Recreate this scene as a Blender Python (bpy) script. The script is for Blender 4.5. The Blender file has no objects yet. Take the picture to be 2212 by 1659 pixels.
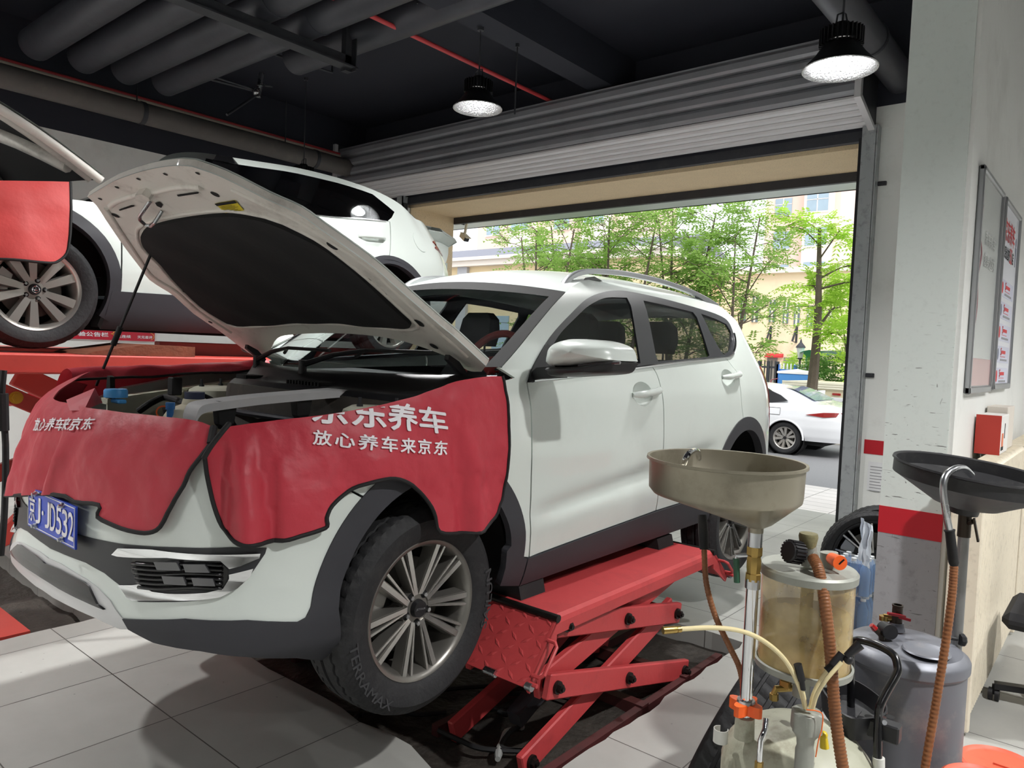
import bpy, bmesh, math, random
from mathutils import Vector, Matrix, noise
from mathutils.geometry import tessellate_polygon
random.seed(7)
SC = bpy.context.scene
COL = SC.collection
V = Vector
# ---------------------------------------------------------------- camera
FPX, IMW, IMH = 1600.49, 2212.0, 1659.0
CAM = V((0, 0, 1.64))
_yaw, _pit, _rol = (math.radians(a) for a in (39.8201, 2.58127, 2.41222))
CD = V((-math.sin(_yaw) * math.cos(_pit), math.cos(_yaw) * math.cos(_pit), -math.sin(_pit)))
_r = V((math.cos(_yaw), math.sin(_yaw), 0)); _u = _r.cross(CD)
CR = _r * math.cos(_rol) + _u * math.sin(_rol)
CU = _u * math.cos(_rol) - _r * math.sin(_rol)
cd = bpy.data.cameras.new('camera'); cam = bpy.data.objects.new('camera', cd); COL.objects.link(cam)
cd.sensor_fit = 'HORIZONTAL'; cd.sensor_width = 36.0; cd.lens = FPX / IMW * 36.0; cd.clip_start = 0.05; cd.clip_end = 400
M = Matrix((CR, CU, -CD)).transposed().to_4x4(); M.translation = CAM
cam.matrix_world = M
SC.camera = cam
# ---------------------------------------------------------------- sky, sun, exposure
SC.view_settings.view_transform = 'Standard'; SC.view_settings.look = 'None'
SC.view_settings.gamma = 1; SC.view_settings.use_curve_mapping = False
SC.view_settings.exposure = 0.32
w = bpy.data.worlds.new('overcast_sky'); SC.world = w; w.use_nodes = True
bg = w.node_tree.nodes['Background']; bg.inputs[0].default_value = (0.93, 0.97, 1.0, 1); bg.inputs[1].default_value = 1.5
sd = bpy.data.lights.new('sun', 'SUN'); sd.energy = 1.6; sd.angle = math.radians(25); sd.color = (1, 0.96, 0.9)
sun = bpy.data.objects.new('sun', sd); COL.objects.link(sun)
sun.rotation_euler = (math.radians(38), math.radians(12), math.radians(30))

def ray(px, py):
    return CR * ((px - IMW / 2) / FPX) - CU * ((py - IMH / 2) / FPX) + CD
def pX(px, py, X): v = ray(px, py); return CAM + v * (X / v.x)
def pY(px, py, Y): v = ray(px, py); return CAM + v * (Y / v.y)
def pZ(px, py, Z): v = ray(px, py); return CAM + v * ((Z - CAM.z) / v.z)
def pD(px, py, D): return CAM + ray(px, py) * D
def proj(P):
    q = V(P) - CAM; z = q.dot(CD)
    return IMW / 2 + FPX * q.dot(CR) / z, IMH / 2 - FPX * q.dot(CU) / z
def hit(S, px, py, a, b, it=14, h=1e-3):
    """parameters (a, b) at which the surface S(a, b) meets the sight line of a measured point"""
    for _ in range(it):
        x, y = proj(S(a, b)); ex, ey = px - x, py - y
        if abs(ex) + abs(ey) < 0.05: break
        xa, ya = proj(S(a + h, b)); xb, yb = proj(S(a, b + h))
        A, B, C, D = (xa - x) / h, (xb - x) / h, (ya - y) / h, (yb - y) / h
        det = A * D - B * C
        if abs(det) < 1e-6: break
        da, db = (D * ex - B * ey) / det, (A * ey - C * ex) / det
        m = max(abs(da), abs(db)); k = min(1, 0.25 / m) if m > 0 else 1
        a += da * k; b += db * k
    return a, b

# ---------------------------------------------------------------- materials
def lin(c):
    return tuple(((x / 255.0) / 12.92 if x / 255.0 <= 0.04045 else ((x / 255.0 + 0.055) / 1.055) ** 2.4) for x in c)
MATS = {}
def mat(name, rgb, rough=0.5, metal=0.0, var=0.08, scale=6.0, bump=0.0, bscale=40.0, coat=0.0, dirt=None, dscale=3.0, damt=0.5,
        emit=None, estr=0.0, trans=0.0, ior=1.45, alpha=1.0, spec=0.5, rvar=0.0):
    """a node material: base colour broken up by noise, optional stains and bump"""
    if name in MATS: return MATS[name]
    m = bpy.data.materials.new(name); m.use_nodes = True; nt = m.node_tree; N = nt.nodes; L = nt.links
    p = N['Principled BSDF']; c = lin(rgb)
    tc = N.new('ShaderNodeTexCoord')
    nz = N.new('ShaderNodeTexNoise'); nz.inputs['Scale'].default_value = scale; nz.inputs['Detail'].default_value = 5
    L.new(tc.outputs['Object'], nz.inputs['Vector'])
    mx = N.new('ShaderNodeMix'); mx.data_type = 'RGBA'
    mx.inputs[6].default_value = tuple(x * (1 - var) for x in c) + (1,)
    mx.inputs[7].default_value = tuple(min(1, x * (1 + var)) for x in c) + (1,)
    L.new(nz.outputs[0], mx.inputs[0]); out = mx.outputs[2]
    if dirt:
        n2 = N.new('ShaderNodeTexNoise'); n2.inputs['Scale'].default_value = dscale; n2.inputs['Detail'].default_value = 9; n2.inputs['Roughness'].default_value = 0.7
        L.new(tc.outputs['Object'], n2.inputs['Vector'])
        rp = N.new('ShaderNodeValToRGB'); rp.color_ramp.elements[0].position = 0.52; rp.color_ramp.elements[1].position = 0.72
        rp.color_ramp.elements[0].color = (0, 0, 0, 1); rp.color_ramp.elements[1].color = (damt, damt, damt, 1)
        L.new(n2.outputs[0], rp.inputs[0])
        m2 = N.new('ShaderNodeMix'); m2.data_type = 'RGBA'; m2.inputs[7].default_value = lin(dirt) + (1,)
        L.new(out, m2.inputs[6]); L.new(rp.outputs[0], m2.inputs[0]); out = m2.outputs[2]
    L.new(out, p.inputs['Base Color'])
    p.inputs['Roughness'].default_value = rough; p.inputs['Metallic'].default_value = metal
    p.inputs['Specular IOR Level'].default_value = spec; p.inputs['IOR'].default_value = ior
    p.inputs['Coat Weight'].default_value = coat; p.inputs['Coat Roughness'].default_value = 0.04
    p.inputs['Transmission Weight'].default_value = trans; p.inputs['Alpha'].default_value = alpha
    if emit: p.inputs['Emission Color'].default_value = lin(emit) + (1,); p.inputs['Emission Strength'].default_value = estr
    if rvar:
        mr = N.new('ShaderNodeMapRange'); mr.inputs[3].default_value = max(0, rough - rvar); mr.inputs[4].default_value = min(1, rough + rvar)
        L.new(nz.outputs[0], mr.inputs[0]); L.new(mr.outputs[0], p.inputs['Roughness'])
    if bump:
        n3 = N.new('ShaderNodeTexNoise'); n3.inputs['Scale'].default_value = bscale; n3.inputs['Detail'].default_value = 4
        L.new(tc.outputs['Object'], n3.inputs['Vector'])
        b = N.new('ShaderNodeBump'); b.inputs['Strength'].default_value = bump; b.inputs['Distance'].default_value = 0.02
        L.new(n3.outputs[0], b.inputs['Height']); L.new(b.outputs[0], p.inputs['Normal'])
    MATS[name] = m
    return m
def glass(name, rgb, opac, rough=0.02, spec=0.5):
    """tinted pane: glossy reflection over a coloured see-through film"""
    if name in MATS: return MATS[name]
    m = bpy.data.materials.new(name); m.use_nodes = True; nt = m.node_tree; N = nt.nodes; L = nt.links
    N.remove(N['Principled BSDF']); o = N['Material Output']
    t = N.new('ShaderNodeBsdfTransparent'); k = 1 - opac
    t.inputs[0].default_value = tuple(k * x / max(lin(rgb)) for x in lin(rgb)) + (1,)
    tc = N.new('ShaderNodeTexCoord'); nz = N.new('ShaderNodeTexNoise'); nz.inputs['Scale'].default_value = 5
    L.new(tc.outputs['Object'], nz.inputs['Vector'])
    mr = N.new('ShaderNodeMapRange'); mr.inputs[3].default_value = rough; mr.inputs[4].default_value = rough + 0.03; L.new(nz.outputs[0], mr.inputs[0])
    g = N.new('ShaderNodeBsdfGlossy'); L.new(mr.outputs[0], g.inputs['Roughness']); g.inputs[0].default_value = (0.9, 0.95, 0.95, 1)
    lw = N.new('ShaderNodeLayerWeight'); lw.inputs[0].default_value = 0.5
    pw = N.new('ShaderNodeMath'); pw.operation = 'POWER'; pw.inputs[1].default_value = 4; L.new(lw.outputs['Facing'], pw.inputs[0])
    f = N.new('ShaderNodeMath'); f.operation = 'MULTIPLY_ADD'; f.inputs[1].default_value = 0.85; f.inputs[2].default_value = 0.05; L.new(pw.outputs[0], f.inputs[0])
    mx = N.new('ShaderNodeMixShader'); L.new(f.outputs[0], mx.inputs[0]); L.new(t.outputs[0], mx.inputs[1]); L.new(g.outputs[0], mx.inputs[2])
    L.new(mx.outputs[0], o.inputs[0])
    MATS[name] = m
    return m

# ---------------------------------------------------------------- mesh builder
def frame(d):
    d = V(d).normalized(); a = V((0, 0, 1)) if abs(d.z) < 0.9 else V((1, 0, 0))
    u = d.cross(a).normalized(); return u, d.cross(u).normalized(), d
def cr(pts, n=6, closed=False):
    """Catmull-Rom through points of any dimension"""
    P = [tuple(p) for p in pts]; k = len(P); o = []
    if k < 3 and not closed:
        return [tuple(P[0][j] + (P[-1][j] - P[0][j]) * i / n for j in range(len(P[0]))) for i in range(n + 1)]
    for i in range(k if closed else k - 1):
        a = P[i - 1] if closed or i > 0 else tuple(2 * x - y for x, y in zip(P[0], P[1]))
        b = P[i]; c = P[(i + 1) % k]
        d = P[(i + 2) % k] if closed or i + 2 < k else tuple(2 * x - y for x, y in zip(P[-1], P[-2]))
        for q in range(n):
            t = q / n
            o.append(tuple(0.5 * (2 * B + (C - A) * t + (2 * A - 5 * B + 4 * C - D) * t * t + (3 * B - A - 3 * C + D) * t ** 3) for A, B, C, D in zip(a, b, c, d)))
    if not closed: o.append(P[-1])
    return o
def lerp(tab, x):
    if x <= tab[0][0]: return tab[0][1]
    for (a, fa), (b, fb) in zip(tab, tab[1:]):
        if x <= b: return fa + (fb - fa) * (x - a) / (b - a)
    return tab[-1][1]
def sm(tab, x):
    """smooth table (monotone-ish hermite)"""
    n = len(tab)
    if x <= tab[0][0]: return tab[0][1]
    if x >= tab[-1][0]: return tab[-1][1]
    for i in range(n - 1):
        if x <= tab[i + 1][0]: break
    def sl(j):
        if j <= 0 or j >= n - 1: 
            j0 = max(0, min(n - 2, j if j <= 0 else n - 2)); return (tab[j0 + 1][1] - tab[j0][1]) / (tab[j0 + 1][0] - tab[j0][0])
        s0 = (tab[j][1] - tab[j - 1][1]) / (tab[j][0] - tab[j - 1][0]); s1 = (tab[j + 1][1] - tab[j][1]) / (tab[j + 1][0] - tab[j][0])
        return 0 if s0 * s1 <= 0 else 2 * s0 * s1 / (s0 + s1)
    a, fa = tab[i]; b, fb = tab[i + 1]; h = b - a; t = (x - a) / h; m0, m1 = sl(i) * h, sl(i + 1) * h
    return (2 * t ** 3 - 3 * t * t + 1) * fa + (t ** 3 - 2 * t * t + t) * m0 + (-2 * t ** 3 + 3 * t * t) * fb + (t ** 3 - t * t) * m1

class MB:
    def __init__(s): s.v = []; s.f = []; s.n = {}; s.m = []; s.cm = 0
    def face(s, ids): s.f.append(tuple(ids)); s.m.append(s.cm)
    def add(s, vs, fs):
        b = len(s.v); s.v += [V(p) for p in vs]
        for f in fs: s.face([b + i for i in f])
        return b
    def hull(s, pts):
        bm = bmesh.new()
        for p in pts: bm.verts.new(p)
        bmesh.ops.convex_hull(bm, input=bm.verts)
        bmesh.ops.dissolve_limit(bm, angle_limit=0.02, verts=bm.verts, edges=bm.edges)
        bm.verts.index_update(); bm.verts.ensure_lookup_table()
        s.add([v.co.copy() for v in bm.verts], [[v.index for v in f.verts] for f in bm.faces]); bm.free(); return s
    def obox(s, c, ax, h, bev=0.0):
        c = V(c); ax = [V(a).normalized() for a in ax]; pts = []
        for i in (-1, 1):
            for j in (-1, 1):
                for k in (-1, 1):
                    if bev:
                        for q in range(3):
                            e = [h[0], h[1], h[2]]
                            for w_ in range(3):
                                if w_ != q: e[w_] -= bev
                            pts.append(c + ax[0] * i * e[0] + ax[1] * j * e[1] + ax[2] * k * e[2])
                    else: pts.append(c + ax[0] * i * h[0] + ax[1] * j * h[1] + ax[2] * k * h[2])
        if bev: return s.hull(pts)
        s.add(pts, [(0, 1, 3, 2), (4, 6, 7, 5), (0, 4, 5, 1), (2, 3, 7, 6), (0, 2, 6, 4), (1, 5, 7, 3)]); return s
    def box(s, x0, x1, y0, y1, z0, z1, bev=0.0):
        return s.obox(((x0 + x1) / 2, (y0 + y1) / 2, (z0 + z1) / 2), ((1, 0, 0), (0, 1, 0), (0, 0, 1)), (abs(x1 - x0) / 2, abs(y1 - y0) / 2, abs(z1 - z0) / 2), bev)
    def beam(s, a, b, w_, h_, up=(0, 0, 1), bev=0.0):
        """box along a-b, width w_ sideways, height h_ along up"""
        a, b = V(a), V(b); d = (b - a).normalized(); r = d.cross(V(up)).normalized(); u = r.cross(d)
        return s.obox((a + b) / 2, (d, r, u), ((b - a).length / 2, w_ / 2, h_ / 2), bev)
    def lathe(s, prof, o, ax=(0, 0, 1), n=32, a0=0.0, a1=None, ref=None):
        u, w_, d = frame(ax)
        if ref is not None: u = V(ref).normalized(); w_ = V(d).cross(u)
        o = V(o); full = a1 is None; a1 = a0 + 2 * math.pi if full else a1
        m = n if full else n + 1; b = len(s.v)
        for r, h in prof:
            for i in range(m):
                t = a0 + (a1 - a0) * i / n
                s.v.append(o + d * h + (u * math.cos(t) + w_ * math.sin(t)) * r)
        for j in range(len(prof) - 1):
            for i in range(n):
                k = (i + 1) % m
                s.face((b + j * m + i, b + j * m + k, b + (j + 1) * m + k, b + (j + 1) * m + i))
        return s
    def cyl(s, a, b, r0, r1=None, n=20, caps=True):
        a, b = V(a), V(b); r1 = r0 if r1 is None else r1; L = (b - a).length
        s.lathe(([(0, 0)] if caps else []) + [(r0, 0), (r1, L)] + ([(0, L)] if caps else []), a, b - a, n); return s
    def tube(s, pts, r, n=10, closed=False, caps=True):
        P = [V(p) for p in pts]; k = len(P); b = len(s.v)
        R = r if isinstance(r, (list, tuple)) else [r] * k
        T = []
        for i in range(k):
            if closed: t = P[(i + 1) % k] - P[i - 1]
            else: t = P[min(i + 1, k - 1)] - P[max(i - 1, 0)]
            T.append(t.normalized())
        u, _, _ = frame(T[0])
        for i in range(k):
            u = (u - T[i] * u.dot(T[i])).normalized(); w_ = T[i].cross(u)
            for j in range(n):
                a = 2 * math.pi * j / n; s.v.append(P[i] + (u * math.cos(a) + w_ * math.sin(a)) * R[i])
        for i in range(k if closed else k - 1):
            for j in range(n):
                i2 = (i + 1) % k; j2 = (j + 1) % n
                s.face((b + i * n + j, b + i * n + j2, b + i2 * n + j2, b + i2 * n + j))
        if caps and not closed: s.face([b + j for j in range(n)][::-1]); s.face([b + (k - 1) * n + j for j in range(n)])
        return s
    def sphere(s, c, r, n=16, m=8, sc=(1, 1, 1)):
        b = len(s.v); c = V(c)
        for i in range(m + 1):
            t = math.pi * i / m
            for j in range(n):
                a = 2 * math.pi * j / n
                s.v.append(c + V((math.sin(t) * math.cos(a) * r * sc[0], math.sin(t) * math.sin(a) * r * sc[1], math.cos(t) * r * sc[2])))
        for i in range(m):
            for j in range(n): s.face((b + i * n + j, b + (i + 1) * n + j, b + (i + 1) * n + (j + 1) % n, b + i * n + (j + 1) % n))
        return s
    def grid(s, fn, us, vs, nrm=None):
        b = len(s.v); m = len(vs)
        for u in us:
            for v in vs:
                p = fn(u, v)
                if nrm is not None: s.n[len(s.v)] = nrm(u, v)
                s.v.append(V(p))
        for i in range(len(us) - 1):
            for j in range(m - 1): s.face((b + i * m + j, b + (i + 1) * m + j, b + (i + 1) * m + j + 1, b + i * m + j + 1))
        return s
    def prism(s, loops, o, ux, uy, ext):
        """flat outline (first loop) with holes, extruded by vector ext"""
        if not isinstance(loops[0][0], (tuple, list, Vector)): loops = [loops]
        o, ux, uy, ext = V(o), V(ux), V(uy), V(ext)
        fl = [V((p[0], p[1], 0)) for l in loops for p in l]
        tri = tessellate_polygon([[V((p[0], p[1], 0)) for p in l] for l in loops]); n = len(fl)
        b = len(s.v)
        s.v += [o + ux * p.x + uy * p.y for p in fl] + [o + ux * p.x + uy * p.y + ext for p in fl]
        for t in tri: s.face((b + t[0], b + t[1], b + t[2])); s.face((b + n + t[2], b + n + t[1], b + n + t[0]))
        k = 0
        for l in loops:
            for i in range(len(l)):
                j = (i + 1) % len(l); s.face((b + k + i, b + k + j, b + n + k + j, b + n + k + i))
            k += len(l)
        return s
    def panel(s, poly, S, step=0.06, off=0.0, th=0.012, holes=(), sv=None):
        """outline in surface parameters, cut into cells, laid on S, edges turned in by th"""
        def N(a, b):
            h = 2e-3; n = (V(S(a + h, b)) - V(S(a - h, b))).cross(V(S(a, b + h)) - V(S(a, b - h)))
            return n.normalized()
        sv = sv or step
        bm = bmesh.new(); loops = [poly] + list(holes)
        fl = [bm.verts.new((p[0], p[1], 0)) for l in loops for p in l]
        if holes:
            for t in tessellate_polygon([[V((p[0], p[1], 0)) for p in l] for l in loops]):
                try: bm.faces.new([fl[i] for i in t])
                except ValueError: pass
        else: bm.faces.new(fl)
        xs = [p[0] for p in poly]; ys = [p[1] for p in poly]
        for ax, lo, hi, st in ((0, min(xs), max(xs), step), (1, min(ys), max(ys), sv)):
            k = math.ceil(lo / st + 1e-3)
            while k * st < hi - 1e-4:
                co = [0, 0, 0]; co[ax] = k * st; no = [0, 0, 0]; no[ax] = 1
                bmesh.ops.bisect_plane(bm, geom=bm.verts[:] + bm.edges[:] + bm.faces[:], dist=1e-5, plane_co=co, plane_no=no); k += 1
        bmesh.ops.triangulate(bm, faces=[f for f in bm.faces if len(f.verts) > 4])
        bm.verts.index_update(); b = len(s.v)
        flip = False
        for v in bm.verts:
            a, c = v.co.x, v.co.y; n = N(a, c); s.n[len(s.v)] = n; s.v.append(V(S(a, c)) + n * off)
        for f in bm.faces:
            ids = [v.index for v in f.verts]
            if f.normal.z < 0: ids.reverse()
            s.face([b + i for i in ids])
        if th:
            e = len(s.v); mp = {}
            for ed in bm.edges:
                if len(ed.link_faces) == 1:
                    q = []
                    for v in ed.verts:
                        if v.index not in mp:
                            a, c = v.co.x, v.co.y; n = N(a, c); p = V(S(a, c)) + n * off
                            mp[v.index] = len(s.v); s.v.append(p); s.v.append(p - n * th)
                        q.append(mp[v.index])
                    lp = ed.link_loops[0]
                    i0, i1 = (q if lp.vert == ed.verts[0] else q[::-1])
                    if lp.face.normal.z < 0: i0, i1 = i1, i0
                    s.face((i1, i0, i0 + 1, i1 + 1))
        bm.free(); return s

WORLD = {}
def obj(name, mb, m, parent=None, ang=35, label=None, kind=None):
    """one mesh object; vertices are given in place and kept relative to the parent"""
    me = bpy.data.meshes.new(name); o = bpy.data.objects.new(name, me)
    base = WORLD.get(parent.name, V((0, 0, 0))) if parent else V((0, 0, 0))
    me.from_pydata([tuple(p - base) for p in mb.v], [], mb.f)
    for x in (m if isinstance(m, (list, tuple)) else [m]): me.materials.append(x)
    if isinstance(m, (list, tuple)): me.polygons.foreach_set('material_index', mb.m)
    me.polygons.foreach_set('use_smooth', [True] * len(me.polygons)) if ang else None
    if ang: me.set_sharp_from_angle(angle=math.radians(ang))
    if mb.n:
        me.normals_split_custom_set_from_vertices([tuple(mb.n.get(i, (0, 0, 0))) for i in range(len(mb.v))])
    COL.objects.link(o)
    if parent: o.parent = parent; WORLD[o.name] = base
    else: WORLD[o.name] = V((0, 0, 0))
    if label: o['label'] = label
    if kind: o['kind'] = kind
    return o
def thing(name, label, cat, loc=(0, 0, 0), group=None):
    o = bpy.data.objects.new(name, None); COL.objects.link(o); o.location = loc; o.empty_display_size = 0.1
    o['label'] = label; o['category'] = cat
    if group: o['group'] = group
    WORLD[o.name] = V(loc); return o
def tag(o, label, cat, group=None):
    o['label'] = label; o['category'] = cat
    if group: o['group'] = group
    return o
def struct(name, mb, m, ang=0): return obj(name, mb, m, None, ang, None, 'structure')
def dup(root, loc=None, rotz=None, label=None, group=None, scale=None):
    r = root.copy(); COL.objects.link(r)
    if loc is not None: r.location = loc
    if rotz is not None: r.rotation_euler = (0, 0, rotz)
    if scale: r.scale = (scale,) * 3
    if label: r['label'] = label
    if group: r['group'] = group
    for ch in list(root.children):
        c = ch.copy(); COL.objects.link(c); c.parent = r
        for g in list(ch.children):
            d = g.copy(); COL.objects.link(d); d.parent = c
    return r
TXT = {}
def glyphs(text, bold=0.0, spacing=1.0):
    """flat letter outlines as (verts2d, tris), unit em size, centred"""
    key = (text, bold, spacing)
    if key in TXT: return TXT[key]
    cu = bpy.data.curves.new('lettering', 'FONT'); cu.body = text; cu.size = 1.0; cu.offset = bold; cu.space_character = spacing
    cu.resolution_u = 3; cu.fill_mode = 'FRONT'
    o = bpy.data.objects.new('lettering', cu); COL.objects.link(o)
    bpy.context.view_layer.update()
    me = bpy.data.meshes.new_from_object(o.evaluated_get(bpy.context.evaluated_depsgraph_get()))
    bm = bmesh.new(); bm.from_mesh(me); bmesh.ops.triangulate(bm, faces=bm.faces[:]); bm.verts.index_update()
    vs = [(v.co.x, v.co.y) for v in bm.verts]; fs = [[v.index for v in f.verts] for f in bm.faces]; bm.free()
    bpy.data.objects.remove(o); bpy.data.curves.remove(cu); bpy.data.meshes.remove(me)
    x0, x1 = min(v[0] for v in vs), max(v[0] for v in vs); y0, y1 = min(v[1] for v in vs), max(v[1] for v in vs)
    vs = [((x - x0) / (x1 - x0), (y - y0) / (y1 - y0)) for x, y in vs]
    TXT[key] = (vs, fs); return TXT[key]
def lettering(mb, text, fn, bold=0.0, spacing=1.0, cut=0):
    """place text through fn(u, v), u and v in 0..1 over its own box; bold widens the strokes"""
    vs, fs = glyphs(text, 0.0, spacing); n = max(1, sum(1.0 if ord(c) > 255 else 0.6 for c in text))
    nn = (V(fn(1, 0)) - V(fn(0, 0))).cross(V(fn(0, 1)) - V(fn(0, 0))).normalized()
    for k, (du, dv) in enumerate([(0, 0)] if not bold else [(0, 0), (1, 0), (-1, 0), (0, 1), (0, -1), (.7, .7), (-.7, .7), (.7, -.7), (-.7, -.7)]):
        mb.add([V(fn(u + du * bold / n, v + dv * bold)) + nn * (k * 0.00012) for u, v in vs], fs)
    return mb
def quadmap(a, b, c, d, S=None, lift=0.0):
    """bilinear map of the unit square onto corners a(0,0) b(1,0) c(1,1) d(0,1)"""
    a, b, c, d = V(a), V(b), V(c), V(d)
    n = (b - a).cross(d - a).normalized() * lift if len(a) == 3 else 0
    def f(u, v):
        p = a * (1 - u) * (1 - v) + b * u * (1 - v) + c * u * v + d * (1 - u) * v
        return S(p[0], p[1]) if S else p + n
    return f
# ---------------------------------------------------------------- materials used all over
m_white_wall = mat('white_wall_paint', (226, 227, 224), 0.6, var=0.03, scale=2, dirt=(150, 148, 140), dscale=1.4, damt=0.25, bump=0.05)
m_black_wall = mat('black_wall_paint', (36, 38, 48), 0.75, var=0.12, scale=1.2, bump=0.05)
m_stripe = mat('red_wall_stripe', (178, 24, 38), 0.5, var=0.05)
m_stucco = mat('beige_stucco', (228, 206, 170), 0.9, var=0.06, scale=8, bump=0.5, bscale=180, dirt=(120, 95, 65), dscale=60, damt=0.45)
m_dark_metal = mat('dark_steel', (62, 63, 68), 0.5, 0.5, var=0.15, dirt=(95, 92, 90), dscale=5, damt=0.3)
m_black_plastic = mat('black_plastic', (25, 25, 28), 0.45, var=0.15, scale=9)
m_rubber = mat('black_rubber', (27, 27, 29), 0.75, var=0.25, scale=12, dirt=(70, 68, 64), dscale=9, damt=0.25)
m_steel = mat('bright_steel', (190, 192, 195), 0.28, 1.0, var=0.08, scale=14, rvar=0.08)
m_chrome = mat('chrome', (225, 226, 228), 0.08, 1.0, var=0.04)
m_brass = mat('brass', (176, 148, 88), 0.35, 1.0, var=0.15, scale=20)
m_alu = mat('painted_alloy', (186, 184, 180), 0.33, 0.75, var=0.05, scale=14)
m_lift = mat('red_lift_paint', (184, 64, 66), 0.5, var=0.07, scale=4, dirt=(112, 40, 42), dscale=4, damt=0.4, bump=0.04)
m_white_text = mat('white_print', (238, 234, 238), 0.6, var=0.02)

def floor_tiles(name, rgb, x0, y0, sx, sy, mort, grout, dirt, rough):
    m = bpy.data.materials.new(name); m.use_nodes = True; nt = m.node_tree; N = nt.nodes; L = nt.links; p = N['Principled BSDF']
    tc = N.new('ShaderNodeTexCoord'); mp = N.new('ShaderNodeMapping'); mp.inputs['Location'].default_value = (-x0, -y0, 0)
    L.new(tc.outputs['Object'], mp.inputs['Vector'])
    b = N.new('ShaderNodeTexBrick'); b.offset = 0; b.squash = 1; b.inputs['Scale'].default_value = 1
    b.inputs['Brick Width'].default_value = sx; b.inputs['Row Height'].default_value = sy; b.inputs['Mortar Size'].default_value = mort
    b.inputs['Mortar Smooth'].default_value = 0.2; b.inputs['Bias'].default_value = 0
    c = lin(rgb); b.inputs['Color1'].default_value = tuple(x * 0.94 for x in c) + (1,); b.inputs['Color2'].default_value = tuple(min(1, x * 1.05) for x in c) + (1,)
    b.inputs['Mortar'].default_value = lin(grout) + (1,)
    L.new(mp.outputs[0], b.inputs['Vector'])
    n = N.new('ShaderNodeTexNoise'); n.inputs['Scale'].default_value = 1.1; n.inputs['Detail'].default_value = 9; n.inputs['Roughness'].default_value = 0.62
    L.new(tc.outputs['Object'], n.inputs['Vector'])
    r = N.new('ShaderNodeValToRGB'); r.color_ramp.elements[0].position = 0.35; r.color_ramp.elements[1].position = 0.75
    r.color_ramp.elements[0].color = (0, 0, 0, 1); r.color_ramp.elements[1].color = (0.55, 0.55, 0.55, 1)
    L.new(n.outputs[0], r.inputs[0])
    mx = N.new('ShaderNodeMix'); mx.data_type = 'RGBA'; mx.inputs[7].default_value = lin(dirt) + (1,)
    L.new(r.outputs[0], mx.inputs[0]); L.new(b.outputs[0], mx.inputs[6])
    n2 = N.new('ShaderNodeTexVoronoi'); n2.inputs['Scale'].default_value = 9; L.new(tc.outputs['Object'], n2.inputs['Vector'])
    r2 = N.new('ShaderNodeValToRGB'); r2.color_ramp.elements[0].position = 0.03; r2.color_ramp.elements[1].position = 0.05
    r2.color_ramp.elements[0].color = (0.35, 0.35, 0.35, 1); r2.color_ramp.elements[1].color = (1, 1, 1, 1)
    L.new(n2.outputs[0], r2.inputs[0])
    m3 = N.new('ShaderNodeMix'); m3.data_type = 'RGBA'; m3.blend_type = 'MULTIPLY'; m3.inputs[0].default_value = 0.6
    L.new(mx.outputs[2], m3.inputs[6]); L.new(r2.outputs[0], m3.inputs[7]); L.new(m3.outputs[2], p.inputs['Base Color'])
    p.inputs['Roughness'].default_value = rough
    mr = N.new('ShaderNodeMapRange'); mr.inputs[3].default_value = rough - 0.12; mr.inputs[4].default_value = rough + 0.2
    L.new(n.outputs[0], mr.inputs[0]); L.new(mr.outputs[0], p.inputs['Roughness'])
    bp = N.new('ShaderNodeBump'); bp.inputs['Strength'].default_value = 0.25; bp.inputs['Distance'].default_value = 0.004
    inv = N.new('ShaderNodeMath'); inv.operation = 'SUBTRACT'; inv.inputs[0].default_value = 1; L.new(b.outputs['Fac'], inv.inputs[1])
    L.new(inv.outputs[0], bp.inputs['Height']); L.new(bp.outputs[0], p.inputs['Normal'])
    return m
m_floor = floor_tiles('floor_tile', (168, 168, 164), -1.88, 1.4965, 0.6, 0.6, 0.003, (40, 38, 36), (132, 130, 124), 0.4)
m_paving = floor_tiles('white_paving', (232, 226, 222), -2.0, 7.45, 0.5, 0.25, 0.006, (120, 116, 110), (190, 186, 180), 0.7)
m_pit = mat('oily_pit_concrete', (52, 47, 42), 0.7, var=0.6, scale=5, dirt=(12, 11, 11), dscale=3, damt=0.9, bump=0.9, bscale=22)

# ---------------------------------------------------------------- room shell
def jag(x0, y0, x1, y1, n, a):
    o = []
    for i in range(n):
        t = i / n; o.append((x0 + (x1 - x0) * t + random.uniform(-a, a), y0 + (y1 - y0) * t + random.uniform(-a, a)))
    return o
XL, XR, YB, YD, ZC = -9.4, 7.0, -6.0, 7.45, 5.0
pitA = jag(-1.62, 2.1, -1.63, 4.16, 22, 0.014) + jag(-1.63, 4.16, -4.1, 4.2, 12, 0.02) + jag(-4.1, 4.2, -4.1, 2.07, 12, 0.02) + jag(-4.1, 2.07, -2.05, 2.05, 14, 0.02) + [(-1.98, 2.0), (-1.85, 2.02)]
pitB = jag(-4.48, 1.26, -4.48, 1.75, 5, 0.012) + jag(-4.48, 1.75, -7.3, 1.75, 10, 0.012) + jag(-7.3, 1.75, -7.3, 1.26, 5, 0.012) + jag(-7.3, 1.26, -4.48, 1.26, 10, 0.012)
fl = MB(); fl.prism([[(XL, YB), (XR, YB), (XR, YD + 1.0), (XL, YD + 1.0)], pitA[::-1], pitB[::-1]], (0, 0, -0.12), (1, 0, 0), (0, 1, 0), (0, 0, 0.12))
struct('floor', fl, m_floor)
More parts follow.
